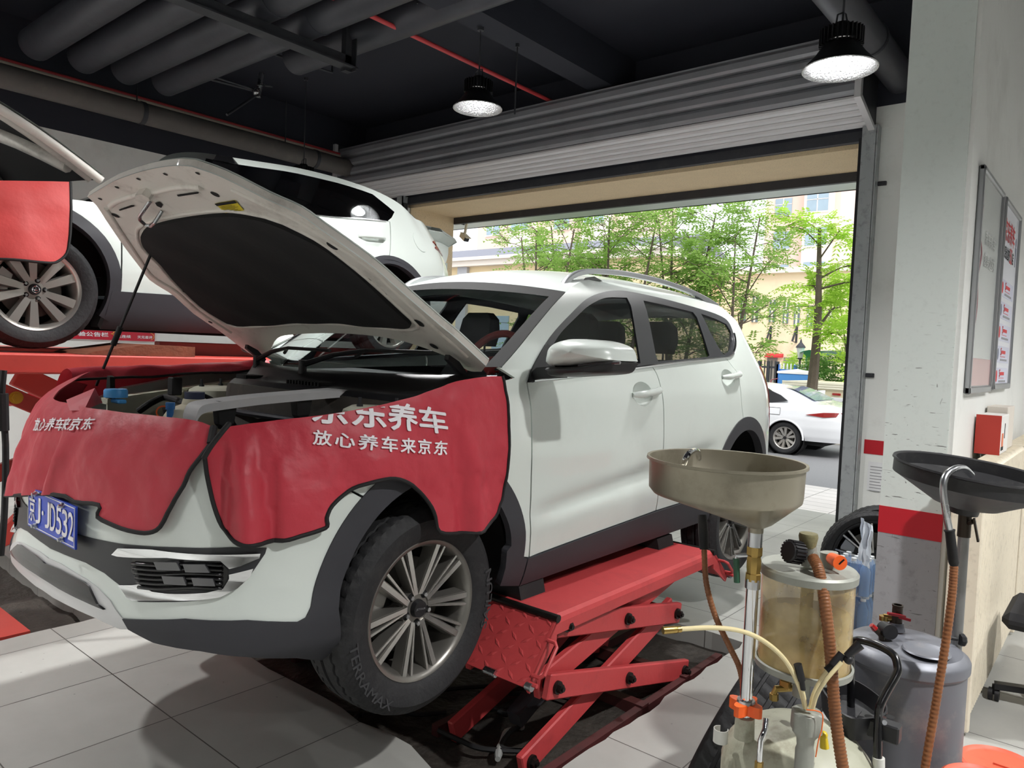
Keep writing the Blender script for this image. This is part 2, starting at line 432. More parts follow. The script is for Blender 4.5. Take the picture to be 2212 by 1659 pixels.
for i, (x0, x1, y0, y1) in enumerate(((-4.3, -1.4, 1.8, 4.4), (-7.5, -4.35, 1.05, 1.95))):
    g = MB(); g.grid(lambda x, y: (x, y, -0.10 + 0.03 * noise.noise(V((x * 5, y * 5, 0)))), [x0 + (x1 - x0) * k / 40 for k in range(41)], [y0 + (y1 - y0) * k / 40 for k in range(41)])
    o = struct('floor_pit', g, m_pit, 60)
wl = MB()
wl.box(XL - 0.2, XL, YB, YD, 0, 3.89); wl.cm = 1; wl.box(XL - 0.2, XL, YB, YD, 3.89, ZC)
wl.cm = 0; wl.box(XL, XL + 0.14, 2.2, 3.2, 0, 1.5)
wl.cm = 2; wl.box(XL + 0.14, XL + 0.143, 2.2, 3.2, 0.817, 0.949); wl.box(XL, XL + 0.003, YB, 2.2, 0.817, 0.949)
struct('wall_left', wl, [m_white_wall, m_black_wall, m_stripe])
wb = MB(); wb.box(XL, XR, YB - 0.2, YB, 0, 3.89); wb.cm = 1; wb.box(XL, XR, YB - 0.2, YB, 3.89, ZC)
struct('wall_back', wb, [m_white_wall, m_black_wall])
wr = MB(); wr.box(XR, XR + 0.2, YB, YD, 0, 3.89); wr.cm = 1; wr.box(XR, XR + 0.2, YB, YD, 3.89, ZC)
struct('wall_right', wr, [m_white_wall, m_black_wall])
ce = MB(); ce.box(XL - 0.2, XR + 0.2, YB - 0.2, YD + 1.0, ZC, ZC + 0.2); struct('ceiling', ce, m_black_wall)
bm_ = MB(); bm_.box(-4.88, -4.57, YB, YD, 4.6, ZC); struct('ceiling_beam', bm_, m_black_wall)
# wall with the roller door: pieces left, above and right of the opening, and the bay next door
XJ, XP = -8.4, -2.04
wd = MB()
wd.box(XL - 0.2, XJ - 0.0, YD, 8.44, 0, 3.7); wd.cm = 1
wd.box(XL - 0.2, XR + 0.2, YD, 8.44, 3.83, ZC); wd.cm = 0
wd.box(XP + 0.05, XR + 0.2, YD, 8.44, 0, 3.83)
wd.cm = 3; wd.box(XP + 0.05, -0.62, YD - 0.004, YD, 3.83, 4.03); wd.cm = 2
wd.box(XP + 0.16, -0.62, YD - 0.004, YD, 0.817, 0.949)
struct('wall_door', wd, [m_white_wall, m_black_wall, m_stripe, m_white_wall])
ja = MB(); ja.box(XJ - 0.05, XJ + 0.02, 7.53, 8.44, 0, 3.7); ja.box(XJ - 0.6, XP + 0.3, 7.55, 8.44, 3.7, 3.82)
struct('trim_1', ja, m_stucco)
tr = MB(); tr.box(XJ, XP, YD - 0.01, YD + 0.06, 3.735, 3.83); tr.box(XJ, XP + 0.2, 8.44, 8.5, 3.6, 3.7)
struct('trim_2', tr, m_dark_metal)
# near column and the partition wall behind it
m_column = mat('grey_white_column_paint', (205, 212, 208), 0.5, var=0.02, scale=2, dirt=(60, 58, 54), dscale=26, damt=0.10)
m_column_low = mat('grey_column_foot', (146, 146, 149), 0.55, var=0.04, dirt=(70, 70, 70), dscale=14, damt=0.4)
def scratches(m, ztop, amt, rgb=(52, 48, 44)):
    """knocks and scrapes below a height, part of the paint"""
    nt = m.node_tree; N = nt.nodes; L = nt.links; p = N['Principled BSDF']; src = p.inputs['Base Color'].links[0].from_socket
    tc = N.new('ShaderNodeTexCoord'); fac = None
    for sc, th in (((9, 9, 70), .66), ((60, 60, 14), .69), ((22, 22, 120), .68)):
        mp = N.new('ShaderNodeMapping'); mp.inputs['Scale'].default_value = sc; mp.inputs['Rotation'].default_value = (0, .25, 0); L.new(tc.outputs['Object'], mp.inputs[0])
        n = N.new('ShaderNodeTexNoise'); n.inputs['Scale'].default_value = 1; n.inputs['Detail'].default_value = 6; n.inputs['Distortion'].default_value = .6; L.new(mp.outputs[0], n.inputs['Vector'])
        g = N.new('ShaderNodeMapRange'); g.inputs[1].default_value = th; g.inputs[2].default_value = th + .03; L.new(n.outputs[0], g.inputs[0])
        if fac is None: fac = g.outputs[0]
        else: a = N.new('ShaderNodeMath'); a.operation = 'MAXIMUM'; L.new(fac, a.inputs[0]); L.new(g.outputs[0], a.inputs[1]); fac = a.outputs[0]
    sx = N.new('ShaderNodeSeparateXYZ'); L.new(tc.outputs['Object'], sx.inputs[0])
    zr = N.new('ShaderNodeMapRange'); zr.inputs[1].default_value = ztop; zr.inputs[2].default_value = ztop - .5; zr.inputs[3].default_value = 0; zr.inputs[4].default_value = amt; L.new(sx.outputs[2], zr.inputs[0])
    mu = N.new('ShaderNodeMath'); mu.operation = 'MULTIPLY'; L.new(fac, mu.inputs[0]); L.new(zr.outputs[0], mu.inputs[1])
    mx = N.new('ShaderNodeMix'); mx.data_type = 'RGBA'; mx.inputs[7].default_value = lin(rgb) + (1,); L.new(mu.outputs[0], mx.inputs[0]); L.new(src, mx.inputs[6]); L.new(mx.outputs[2], p.inputs['Base Color'])
scratches(m_column, 1.95, .85); scratches(m_column_low, 1.4, .6)
co = MB(); co.box(-0.92, -0.645, 4.0, 4.55, 0.817, ZC); co.cm = 1; co.box(-0.922, -0.643, 3.998, 4.55, 0.817, 0.949)
co.cm = 2; co.box(-0.921, -0.644, 3.999, 4.55, 0, 0.818)
struct('column', co, [m_column, m_stripe, m_column_low])
pw = MB(); pw.box(-0.80, -0.645, 4.55, YD, 0, ZC); pw.box(-0.66, -0.625, 4.01, YD, 0, ZC)
struct('wall_partition', pw, m_white_wall)
# ---------------------------------------------------------------- outside ground
pv = MB(); pv.box(-30, 20, 8.45, 10.4, -0.3, -0.03); struct('pavement', pv, m_paving)
m_asphalt = mat('grey_asphalt', (128, 128, 130), 0.85, var=0.12, scale=30, bump=0.3, bscale=200)
rd = MB(); rd.box(-120, 60, 10.4, 17.2, -0.4, -0.13); rd.box(-120, 60, 18.8, 32, -0.4, -0.14); struct('street', rd, m_asphalt)
m_kerb = mat('kerb_stone', (176, 170, 160), 0.8, var=0.12, scale=5, bump=0.3)
kb = MB(); kb.box(-120, 60, 17.1, 17.4, -0.4, 0.02); struct('street_kerb', kb, m_kerb)
# ---------------------------------------------------------------- high-bay lamps (they light the hall)
m_lamp_black = mat('lamp_black_casting', (30, 30, 33), 0.4, 0.6, var=0.1)
m_reflector = mat('prismatic_reflector', (200, 200, 202), 0.22, 0.9, var=0.05, scale=60, bump=0.9, bscale=90)
m_led = mat('led_disc', (250, 250, 248), 0.4, emit=(255, 252, 244), estr=2.5, var=0.01)
LAMP_W = 92
def make_lamp(label, loc, zt, watt):
    t = thing('high_bay_lamp', label, 'lamp', (0, 0, 0), 'high-bay lamps under the black ceiling')
    b = MB(); b.lathe([(0, 0.29), (0.05, 0.29), (0.06, 0.26), (0.11, 0.255), (0.11, 0.17), (0.0, 0.17)], (0, 0, 0))
    for i in range(28):
        a = 2 * math.pi * i / 28; d = V((math.cos(a), math.sin(a), 0)); r = V((-d.y, d.x, 0))
        b.obox(d * 0.118 + V((0, 0, 0.2)), (d, r, (0, 0, 1)), (0.016, 0.004, 0.052))
    obj('heat_sink', b, m_lamp_black, t)
    r = MB(); r.lathe([(0.10, 0.16), (0.105, 0.15), (0.15, 0.08), (0.20, 0.025), (0.226, 0.0), (0.229, 0.003), (0.205, 0.032), (0.156, 0.086), (0.112, 0.15), (0.108, 0.165)], (0, 0, 0), n=48)
    sh = obj('shade', r, m_lamp_black, t)
    q = MB(); q.lathe([(0.10, 0.158), (0.103, 0.148), (0.148, 0.077), (0.198, 0.022), (0.222, 0.0), (0.228, -0.002), (0.230, 0.004)], (0, 0, 0), n=48); obj('reflector', q, m_reflector, t)
    e = MB(); e.lathe([(0, 0.152), (0.10, 0.152)], (0, 0, 0)); obj('led_disc', e, m_led, t)
    c = MB(); c.tube([(0, 0, 0.28), (0.004, 0, 0.4), (-0.003, 0, zt - 0.02)], 0.007, 8); c.cyl((0, 0, zt - 0.03), (0, 0, zt), 0.03)
    c.tube([(0.05, 0, 0.27), (0.03, 0.01, 0.36), (0, 0, 0.36), (-0.04, 0, 0.34), (-0.05, 0, 0.27)], 0.006, 6); obj('suspension_cord', c, m_dark_metal, t)
    ld = bpy.data.lights.new('lamp_light', 'AREA'); ld.shape = 'DISK'; ld.size = 0.18; ld.energy = watt; ld.color = (1.0, 0.995, 0.98); ld.spread = math.radians(140)
    lo = bpy.data.objects.new('lamp_light', ld); COL.objects.link(lo); lo.parent = t; lo.location = (0, 0, 0.148)
    t.location = loc; return t
lamp0 = make_lamp('black high-bay lamp hanging clear of the shutter in mid-hall', (-4.79, 5.08, 3.86), 0.74, 15)
q = dup(lamp0, (-1.557, 5.02, 3.53), 1.0, 'black high-bay lamp with bright reflector hanging before the big ceiling pipe')
for c in q.children:
    if c.type == 'LIGHT': c.data = c.data.copy(); c.data.energy = 40
make_lamp('high-bay lamp half hidden behind the raised car roof', (-8.3, 5.6, 3.62), 1.38, 15)
lamp1 = make_lamp('lit high-bay lamp over the roof of the SUV', (-3.5, 3.0, 4.1), 0.9, LAMP_W * 1.25)
for lab, loc, k in (('lit high-bay lamp over the nose of the raised car', (-8.0, 1.3, 4.1), .9), ('lit high-bay lamp behind the viewer, on the door side', (-4.8, -4.0, 4.1), .9),
                 ('lit high-bay lamp behind the viewer near the left wall', (-8.0, -4.0, 4.1), .8), ('lit high-bay lamp at the rear of the next bay', (2.2, -2.0, 4.1), .9), ('lit high-bay lamp in the middle of the next bay', (1.6, 2.2, 4.1), 1.7),
                 ('lit high-bay lamp by the wall of the next bay', (2.4, 5.8, 4.1), 1.5), ('lit high-bay lamp straight behind the viewer', (-1.4, -4.0, 4.1), 1.4), ('lit high-bay lamp beside the viewer', (-5.6, -0.6, 4.1), 1.2)):
    q = dup(lamp1, loc, random.uniform(0, 3), lab)
    for c in q.children:
        if c.type == 'LIGHT': c.data = c.data.copy(); c.data.energy = LAMP_W * k

# ---------------------------------------------------------------- roller shutter
m_shut = mat('grey_shutter_steel', (138, 138, 144), 0.42, 0.3, var=0.06, scale=3, dirt=(80, 80, 84), dscale=2, damt=0.3)
m_shut_light = mat('lit_slope_and_pale_flange_steel', (205, 203, 206), 0.4, 0.3, var=0.04)  # light caught by the sloping bottom panel is painted in; flange itself pale
sh = thing('roller_shutter', 'grey ribbed steel roller shutter housing across the top of the doorway', 'shutter', (-5.6, 7.0, 3.8))
def ribs(p0, p1, n, depth, lip=0.12):
    a, b = V(p0), V(p1); d = (b - a); nrm = V((-d.y, d.x)).normalized()
    if nrm.x > 0: nrm = -nrm
    o = []
    for i in range(n):
        s = a + d * (i / n); e = d / n
        for t, k in ((0.0, -0.5), (0.04, -0.5), (0.07, 0.3), (0.3, 1.0), (0.72, 1.0), (0.9, 0.5), (0.97, 0.0)):
            o.append(s + e * t + nrm * depth * k)
    return o + [b]
pro = [V((7.3, 4.6)), V((6.93, 4.56))] + ribs((6.92, 4.54), (6.92, 4.0), 4, 0.03)
g = MB(); g.grid(lambda x, k: (x, pro[k].x, pro[k].y), [-9.36, -7.5, -5.5, -3.5, -1.98], range(len(pro))); obj('housing', g, m_shut, sh, 25)
pr2 = ribs((6.93, 3.99), (7.4, 3.85), 5, 0.018)
g = MB(); g.grid(lambda x, k: (x, pr2[k].x, pr2[k].y), [-9.36, -7.5, -5.5, -3.5, -1.98], range(len(pr2))); obj('bottom_panel', g, m_shut_light, sh, 25)
for x in (-1.98, -9.39):
    e = MB(); e.prism([(6.86, 4.62), (6.86, 3.97), (7.42, 3.79), (7.42, 4.62)], (x, 0, 0), (0, 1, 0), (0, 0, 1), (0.03, 0, 0)); ep = obj('end_plate', e, m_dark_metal, sh, 0)
    r = MB(); r.prism([(6.845, 4.62), (6.845, 3.955), (7.43, 3.765), (7.43, 3.80), (6.9, 3.985), (6.9, 4.62)], (x - 0.01, 0, 0), (0, 1, 0), (0, 0, 1), (0.055, 0, 0)); obj('flange', r, m_shut_light, ep, 0)
m_galv = mat('galvanised_rail', (164, 168, 170), 0.45, 0.3, var=0.12, scale=7, dirt=(60, 62, 64), dscale=12, damt=0.5)
for x, sgn in ((-2.04, 1), (-8.36, -1)):
    g = MB(); g.prism([(0, 0), (0.135, 0), (0.135, -0.11), (0.12, -0.11), (0.12, -0.015), (0.0, -0.015)], (x if sgn > 0 else x - 0.135, YD - 0.0, 0), (1, 0, 0), (0, 1, 0), (0, 0, 3.84)); g.box(x - 0.0, x + 0.125 * sgn, YD - 0.11, YD - 0.095, 0, 3.84)
    gr = obj('guide_rail', g, m_galv, sh, 0)
    k = MB(); k.box(x - 0.028 * sgn, x, YD - 0.10, YD - 0.03, 0, 3.74); obj('rubber_strip', k, m_black_plastic, gr, 0)
    for z in (1.55, 3.32):
        k = MB(); k.box(x + 0.135, x + 0.21, YD - 0.02, YD, z - 0.02, z + 0.02, 0.004); k.cyl((x + 0.18, YD - 0.03, z), (x + 0.18, YD, z), 0.012); obj('wall_clip', k, m_dark_metal, gr, 0)

# ---------------------------------------------------------------- ducts and pipes under the ceiling
m_duct = mat('black_painted_duct', (64, 65, 72), 0.42, 0.15, var=0.3, scale=3, bump=0.15, bscale=9)
m_redpipe = mat('red_sprinkler_pipe', (190, 62, 66), 0.45, var=0.08)
for y, ex, nm in ((2.77, -8.97, 'first from the left wall end'), (3.22, -8.95, 'second in the row'), (3.65, -8.91, 'third in the row'), (4.09, -8.90, 'nearest the shutter')):
    d = MB(); r = 0.165; d.lathe([(0, -0.01), (r - 0.03, -0.01), (r, 0.005), (r, 3.0), (r + 0.006, 3.0), (r + 0.006, 3.04), (r, 3.04), (r, 6.6), (0, 6.6)], (ex, y, 4.62), (1, 0, 0), 28)
    tag(obj('ventilation_duct', d, m_duct), 'fat black painted round duct under the ceiling, ' + nm, 'duct', 'black round ducts')
d = MB(); d.lathe([(0, 0), (0.17, 0), (0.17, 5), (0, 5)], (-7.2, 4.72, 4.72), (1, 0, 0), 28)
tag(obj('ventilation_duct', d, m_duct), 'black round duct beyond the hanger frame by the red pipe', 'duct', 'black round ducts')
hf = thing('duct_hanger', 'black channel-steel hanger frame carrying the round ducts', 'frame', (-6.05, 3.6, 4.4))
b = MB(); b.box(-6.12, -6.05, 1.8, 4.62, 4.33, 4.45); b.box(-6.12, -5.98, 1.8, 4.62, 4.325, 4.34); obj('crossbar', b, m_dark_metal, hf, 0)
for y in (1.9, 4.56):
    b = MB(); b.box(-6.12, -6.05, y - 0.04, y + 0.04, 4.3, ZC); b.box(-6.05, -5.98, y + 0.03, y + 0.04, 4.3, ZC); obj('hanger', b, m_dark_metal, hf, 0)
def pipe(name, label, cat, pts, r, m, group=None, n=12): return tag(obj(name, MB().tube(pts, r, n), m), label, cat, group)
pipe('sprinkler_pipe', 'thin red sprinkler pipe running along the ceiling to the shutter', 'pipe', [(-5.45, YB, 4.6), (-5.45, YD - 0.0, 4.6)], 0.022, m_redpipe)
pipe('sprinkler_pipe', 'thin red sprinkler pipe high on the left wall', 'pipe', [(-9.30, YB, 4.47), (-9.30, YD, 4.47)], 0.022, m_redpipe)
m_conduit = mat('cream_conduit', (196, 186, 170), 0.5, var=0.1)
a = pX(60, 148, -9.28); bq = pX(725, 335, -9.28); zc = (a.z + bq.z) / 2
pipe('conduit', 'cream cable conduit just below the red wall pipe', 'conduit', [(-9.28, a.y - 0.3, zc), (-9.28, YD, zc)], 0.016, m_conduit)
a = pX(0, 165, -9.10); bq = pX(700, 347, -9.12); z1 = (a.z + bq.z) / 2
bp_ = thing('drain_pipe', 'long dull black drain pipe along the top of the left wall', 'pipe', (-9.12, 4, z1))
obj('pipe_run', MB().tube([(-9.12, YB, z1), (-9.12, YD, z1)], 0.125, 24), mat('dull_grey_pipe', (90, 86, 84), 0.65, var=0.25, scale=4, dirt=(120, 112, 104), dscale=5, damt=0.4), bp_)
for y in (3.9, 6.3, 7.05, 1.2):
    obj('clamp', MB().lathe([(0.125, 0), (0.133, 0), (0.133, 0.05), (0.125, 0.05)], (-9.12, y, z1), (0, 1, 0), 24), m_dark_metal, bp_)
q = pZ(1868, 70, 4.25)
bp2 = thing('drain_pipe', 'thick glossy black ceiling pipe with clamps beside the bright lamp', 'pipe', (q.x, 5, 4.25))
obj('pipe_run', MB().tube([(q.x, -2, 4.25), (q.x, YD, 4.25)], 0.13, 24), mat('glossy_black_pipe', (84, 84, 90), 0.35, 0.4, var=0.3, scale=3), bp2)
for y in (3.9, 4.25, 5.2, 6.4, 2.5):
    obj('clamp', MB().lathe([(0.13, 0), (0.141, 0), (0.141, 0.03), (0.13, 0.03)], (q.x, y, 4.25), (0, 1, 0), 24), m_dark_metal, bp2)
# thin hanger rods and a water line with a valve
for (px, py0, py1, z0, lab) in ((1118, 95, 244, 4.6, 'thin steel hanger rod beside the hanging lamp'), (902, 3, 87, 4.6, 'thin rod holding the red ceiling pipe')):
    q = pZ(px, py0, z0); dq = (q - CAM).dot(CD); lo = q.copy(); lo.z = 3.93 if px > 1000 else 4.58
    q.z = ZC if px < 1000 else 4.6
    tag(obj('hanger_rod', MB().tube([q, lo], 0.008, 8).cyl(q - V((0, 0, 0.03)), q, 0.02), m_dark_metal), lab, 'rod')
for y, lab in ((3.9, 'thin hanger rod on the left wall pipe, left of the ducts'), (5.9, 'thin hanger rod on the left wall pipe beside the lamp cord')):
    tag(obj('hanger_rod', MB().tube([(-9.2, y, z1 + 0.1), (-9.2, y, ZC)], 0.008, 8), m_dark_metal), lab, 'rod')
vl = thing('water_line', 'thin grey water pipe with a valve under the ducts', 'pipe', (-7.0, 4.3, 4.3))
P1, P2, P3, P4 = pD(575, 112, 8.0), pD(718, 157, 8.6), pD(722, 105, 8.6), pD(300, 20, 7.0)
obj('pipe_run', MB().tube([P4, P1, P2, P2 + V((0, 0, 0.02)), P3], 0.014, 8), m_dark_metal, vl)
A, B, C, D = pD(430, 165, 8.2), pD(545, 195, 8.7), pD(555, 205, 8.7), pD(490, 248, 8.2)
obj('pipe_run', MB().tube([A, B, C, D], 0.015, 8).tube([pD(450, 162, 8.2), pD(548, 193, 8.7)], 0.012, 8), m_dark_metal, vl)
vv = MB(); vv.cyl(pD(565, 158, 8.7), pD(558, 210, 8.7), 0.03).sphere(pD(555, 200, 8.7), 0.045).beam(pD(555, 183, 8.65), pD(588, 187, 8.65), 0.012, 0.012); obj('valve', vv, m_steel, vl)
# ================================================================ white SUV on the scissor lift
m_white = mat('white_car_paint', (214, 221, 216), 0.3, var=0.012, scale=1.5, coat=0.8, dirt=(150, 146, 140), dscale=2.2, damt=0.10)
m_clad = mat('grey_black_cladding', (52, 52, 57), 0.6, var=0.08, scale=7, bump=0.05, bscale=300)
m_blackgloss = mat('gloss_black_trim', (16, 16, 18), 0.25, var=0.1, coat=0.3)
m_trim = mat('satin_black_trim', (46, 47, 50), 0.45, var=0.06)
m_dark = mat('dark_void', (12, 12, 13), 0.85, var=0.2)
m_interior = mat('charcoal_interior', (30, 30, 33), 0.8, var=0.15)
m_hoodin = mat('greyish_hood_underside', (214, 209, 202), 0.5, var=0.03, scale=3, dirt=(96, 84, 74), dscale=5, damt=0.45, coat=0.1)
m_pad = mat('black_hood_insulation', (26, 26, 28), 0.95, var=0.2, scale=5, bump=0.25, bscale=8)
m_silver = mat('satin_silver', (168, 170, 173), 0.32, 0.8, var=0.04)
m_tyre = mat('tyre_rubber', (34, 34, 36), 0.7, var=0.18, scale=9, dirt=(84, 82, 80), dscale=14, damt=0.22, bump=0.15, bscale=60)
m_tyre_text = mat('tyre_lettering', (58, 58, 60), 0.7, var=0.1)
m_disc = mat('brake_iron', (96, 94, 90), 0.5, 0.7, var=0.2, scale=15)
m_rimpaint = mat('grey_alloy', (132, 129, 124), 0.35, 0.7, var=0.05, scale=12, rvar=0.08)
m_rimcut = mat('machined_alloy', (196, 194, 190), 0.25, 0.9, var=0.06, scale=20)
m_redlens = mat('red_lens', (150, 26, 26), 0.12, var=0.2, scale=4, coat=1.0)
m_clearlens = mat('clear_lens', (74, 74, 77), 0.08, var=0.1, coat=1.0)
g_side = glass('tinted_side_glass', (240, 244, 246), 0.45)
g_wind = glass('windscreen_glass', (240, 250, 246), 0.15)
suv = thing('suv', 'white SUV with its hood propped open on a red scissor lift', 'car', (-2.82, 3.3, 0.0))
X0 = -2.82
PLAN = cr([(0, 0.945), (0.3, 0.96), (0.5, 0.995), (0.68, 1.065), (0.80, 1.17), (0.875, 1.32), (0.915, 1.52), (0.935, 1.85), (0.94, 2.3), (0.94, 3.0), (0.94, 4.0), (0.935, 4.5), (0.915, 4.9), (0.87, 5.2), (0.78, 5.42), (0.6, 5.55), (0.3, 5.62), (0, 5.64)], 12)
CUM = [0.0]
for a, b in zip(PLAN, PLAN[1:]): CUM.append(CUM[-1] + math.hypot(b[0] - a[0], b[1] - a[1]))
import bisect
def plan(s):
    sg = 1
    if s < 0: s, sg = -s, -1
    i = min(max(bisect.bisect_right(CUM, s) - 1, 0), len(CUM) - 2); t = (s - CUM[i]) / (CUM[i + 1] - CUM[i])
    a, b = PLAN[i], PLAN[i + 1]; x = a[0] + (b[0] - a[0]) * t; y = a[1] + (b[1] - a[1]) * t
    def tang(j):
        p, q = PLAN[max(j - 1, 0)], PLAN[min(j + 1, len(PLAN) - 1)]
        if j == 0: p = (-PLAN[1][0], PLAN[1][1])
        L = math.hypot(q[0] - p[0], q[1] - p[1]); return (q[0] - p[0]) / L, (q[1] - p[1]) / L
    t0, t1 = tang(i), tang(i + 1); tx, ty = t0[0] + (t1[0] - t0[0]) * t, t0[1] + (t1[1] - t0[1]) * t
    L = math.hypot(tx, ty); nx, ny = ty / L, -tx / L
    return sg * x, y, sg * nx, ny
def s_of_y(y):
    for i in range(30, len(PLAN) - 1):
        if PLAN[i][1] <= y <= PLAN[i + 1][1]: return CUM[i] + (CUM[i + 1] - CUM[i]) * (y - PLAN[i][1]) / (PLAN[i + 1][1] - PLAN[i][1])
SIDE = [(0.55, 0.13), (0.62, 0.08), (0.70, 0.045), (0.80, 0.022), (0.95, 0.0), (1.18, 0.0), (1.3, 0.006), (1.42, 0.018), (1.52, 0.045), (1.60, 0.075), (1.75, 0.145), (1.9, 0.22), (1.98, 0.275), (2.03, 0.33), (2.10, 0.45)]
FRONT = [(0.52, 0.26), (0.58, 0.13), (0.64, 0.04), (0.70, -0.015), (0.78, -0.03), (0.88, -0.008), (1.0, 0.0), (1.1, 0.012), (1.2, 0.03), (1.3, 0.06), (1.38, 0.11), (1.44, 0.2), (1.5, 0.36)]
REAR = [(0.55, 0.2), (0.7, 0.06), (0.85, 0.0), (1.2, 0.01), (1.4, 0.03), (1.55, 0.07), (1.65, 0.14), (1.8, 0.27), (1.95, 0.44), (2.05, 0.62)]
S46, S54 = s_of_y(5.0), s_of_y(5.5)
def sst(a, b, x):
    t = min(1, max(0, (x - a) / (b - a))); return t * t * (3 - 2 * t)
def off_of(s, z):
    s = abs(s); o = sm(SIDE, z)
    k = 1 - sst(0.72, 1.7, s)
    if k > 0: o = o * (1 - k) + sm(FRONT, z) * k
    k = sst(S46, S54, s)
    if k > 0: o = o * (1 - k) + sm(REAR, z) * k
    return o
def B(s, z):
    x, y, nx, ny = plan(s); o = off_of(s, z)
    if 2.0 < abs(s) and z < 1.35:   # pressed lower-door crease
        o += 0.022 * math.exp(-((z - (0.95 + 0.085 * (y - 2.4))) / 0.045) ** 2) * sst(2.3, 2.7, y) * (1 - sst(4.0, 4.3, y))
    return V((X0 + x - nx * o, y - ny * o, z))
def hs(pts, s0=2.5, z0=1.1):
    """measured outline points as surface parameters"""
    o = []
    for p in pts:
        s0, z0 = hit(B, p[0], p[1], s0, z0, 25); o.append((s0, z0))
    return o
def mirror(mb):
    q = MB(); q.v = [V((2 * X0 - p.x, p.y, p.z)) for p in mb.v]; q.f = [tuple(reversed(f)) for f in mb.f]; q.m = mb.m[:]
    q.n = {k: V((-n.x, n.y, n.z)) for k, n in mb.n.items()}; return q
def both(name, mb, m, parent=suv, **k):
    a = obj(name, mb, m, parent, **k); b = obj(name, mirror(mb), m, parent, **k); return a, b
# ---- outlines taken along the visible (left) side
dlo_top = cr(hs([(1138.5, 826), (1150, 791), (1187, 729), (1233.8, 677), (1267, 646), (1300.7, 632), (1334, 628), (1369, 632), (1434.5, 646), (1501.5, 664.4), (1545, 678), (1570, 692), (1581.7, 714), (1586.8, 740.6), (1581.7, 764), (1568, 773)], 2.3, 1.5), 4)
belt = cr(hs([(1568, 773), (1490, 781.5), (1409.5, 791.5), (1334, 801.5), (1194, 819), (1138.5, 826)], 4.2, 1.6), 4)
gF = cr(hs([(1190, 752), (1210, 720.6), (1240.5, 689), (1267, 664), (1290.7, 650), (1314, 643), (1354, 643.6)]), 4) + hs([(1362, 660), (1372.7, 720.6), (1382.7, 785), (1336, 791), (1195, 808)], 3.2, 1.9)
gR = hs([(1389.4, 649.7), (1434.5, 659), (1496.4, 674.7), (1504.8, 685.5), (1521.5, 734), (1532, 768), (1528, 771.4), (1421, 780.8), (1416, 767)], 3.4, 1.9)
gQ = hs([(1513.8, 677.8), (1545, 689), (1568.4, 700.5), (1577.7, 715.6), (1580.7, 737), (1576.7, 757), (1565, 766.4), (1560, 764.7), (1535, 720.6)], 4, 1.9)
gapF = cr(hs([(1138.5, 826), (1142, 850), (1147, 885), (1148.5, 925), (1148.5, 1000), (1147, 1060), (1145, 1120), (1143, 1203)], 2.3, 1.5), 5)
gapM = cr(hs([(1409.5, 792), (1421, 814), (1431, 854), (1434, 894.5), (1434, 945), (1429.5, 990), (1423, 1050), (1417, 1102)], 3.3, 1.6), 5)
gapR = cr(hs([(1568, 773), (1581.7, 791), (1593.5, 807.6), (1599, 837.7), (1601.8, 871), (1605, 898), (1605.5, 911)], 4.2, 1.6), 5)
roofedge = cr(hs([(1222, 631), (1240, 616), (1262, 606), (1300, 603), (1354, 608), (1434.5, 624), (1495, 641), (1551.6, 660), (1578, 681)], 2.9, 1.95), 5)
def arc(cy, cz, r, a0, a1, n=28):
    o = []
    for i in range(n + 1):
        a = math.radians(a0 + (a1 - a0) * i / n); o.append((s_of_y(cy + r * math.cos(a)), cz + r * math.sin(a)))
    return o
FA, RA = (1.885, 0.745), (4.67, 0.77)          # arch centres (y, z)
sy = s_of_y
S_END = CUM[-1]
# ---- left and right side panels
fd_bot = cr([(sy(2.435), 0.772), (sy(2.9), 0.795), (sy(3.525), 0.823)], 6)
front_door = belt[::-1]
i0 = min(range(len(belt)), key=lambda i: abs(belt[i][0] - gapM[0][0]))
sh_ = lambda L, ds: [(a + ds, b) for a, b in L]
front_door = sh_(gapF, 0.004) + [(a, b) for a, b in fd_bot[1:-1]] + sh_(gapM[::-1], -0.004) + [(a, b - 0.004) for a, b in belt[i0 + 1:-1]]
def ell(c, a, b, n=24): return [(c[0] + a * math.cos(2 * math.pi * k / n), c[1] + b * math.sin(2 * math.pi * k / n)) for k in range(n)]
hF = hs([(1389, 851)], 3.3, 1.5)[0]; hR = hs([(1573, 817)], 4.4, 1.5)[0]
mb = MB(); mb.panel(front_door, B, 0.09, holes=[ell(hF, 0.10, 0.062)], sv=0.06); doorF = both('front_door', mb, m_white)
ra_out = arc(RA[0], RA[1], 0.505, 178, 98, 16)
rear_door = sh_(gapM, 0.004) + [(sy(3.8), 0.828), (sy(4.1), 0.835)] + [p for p in ra_out if p[1] > 0.84 and p[0] < gapR[-1][0]] + sh_(gapR[::-1], -0.004) + [(a, b - 0.004) for a, b in belt[1:i0 + 1]]
mb = MB(); mb.panel(rear_door, B, 0.09, holes=[ell(hR, 0.10, 0.055)], sv=0.06); doorR = both('rear_door', mb, m_white)
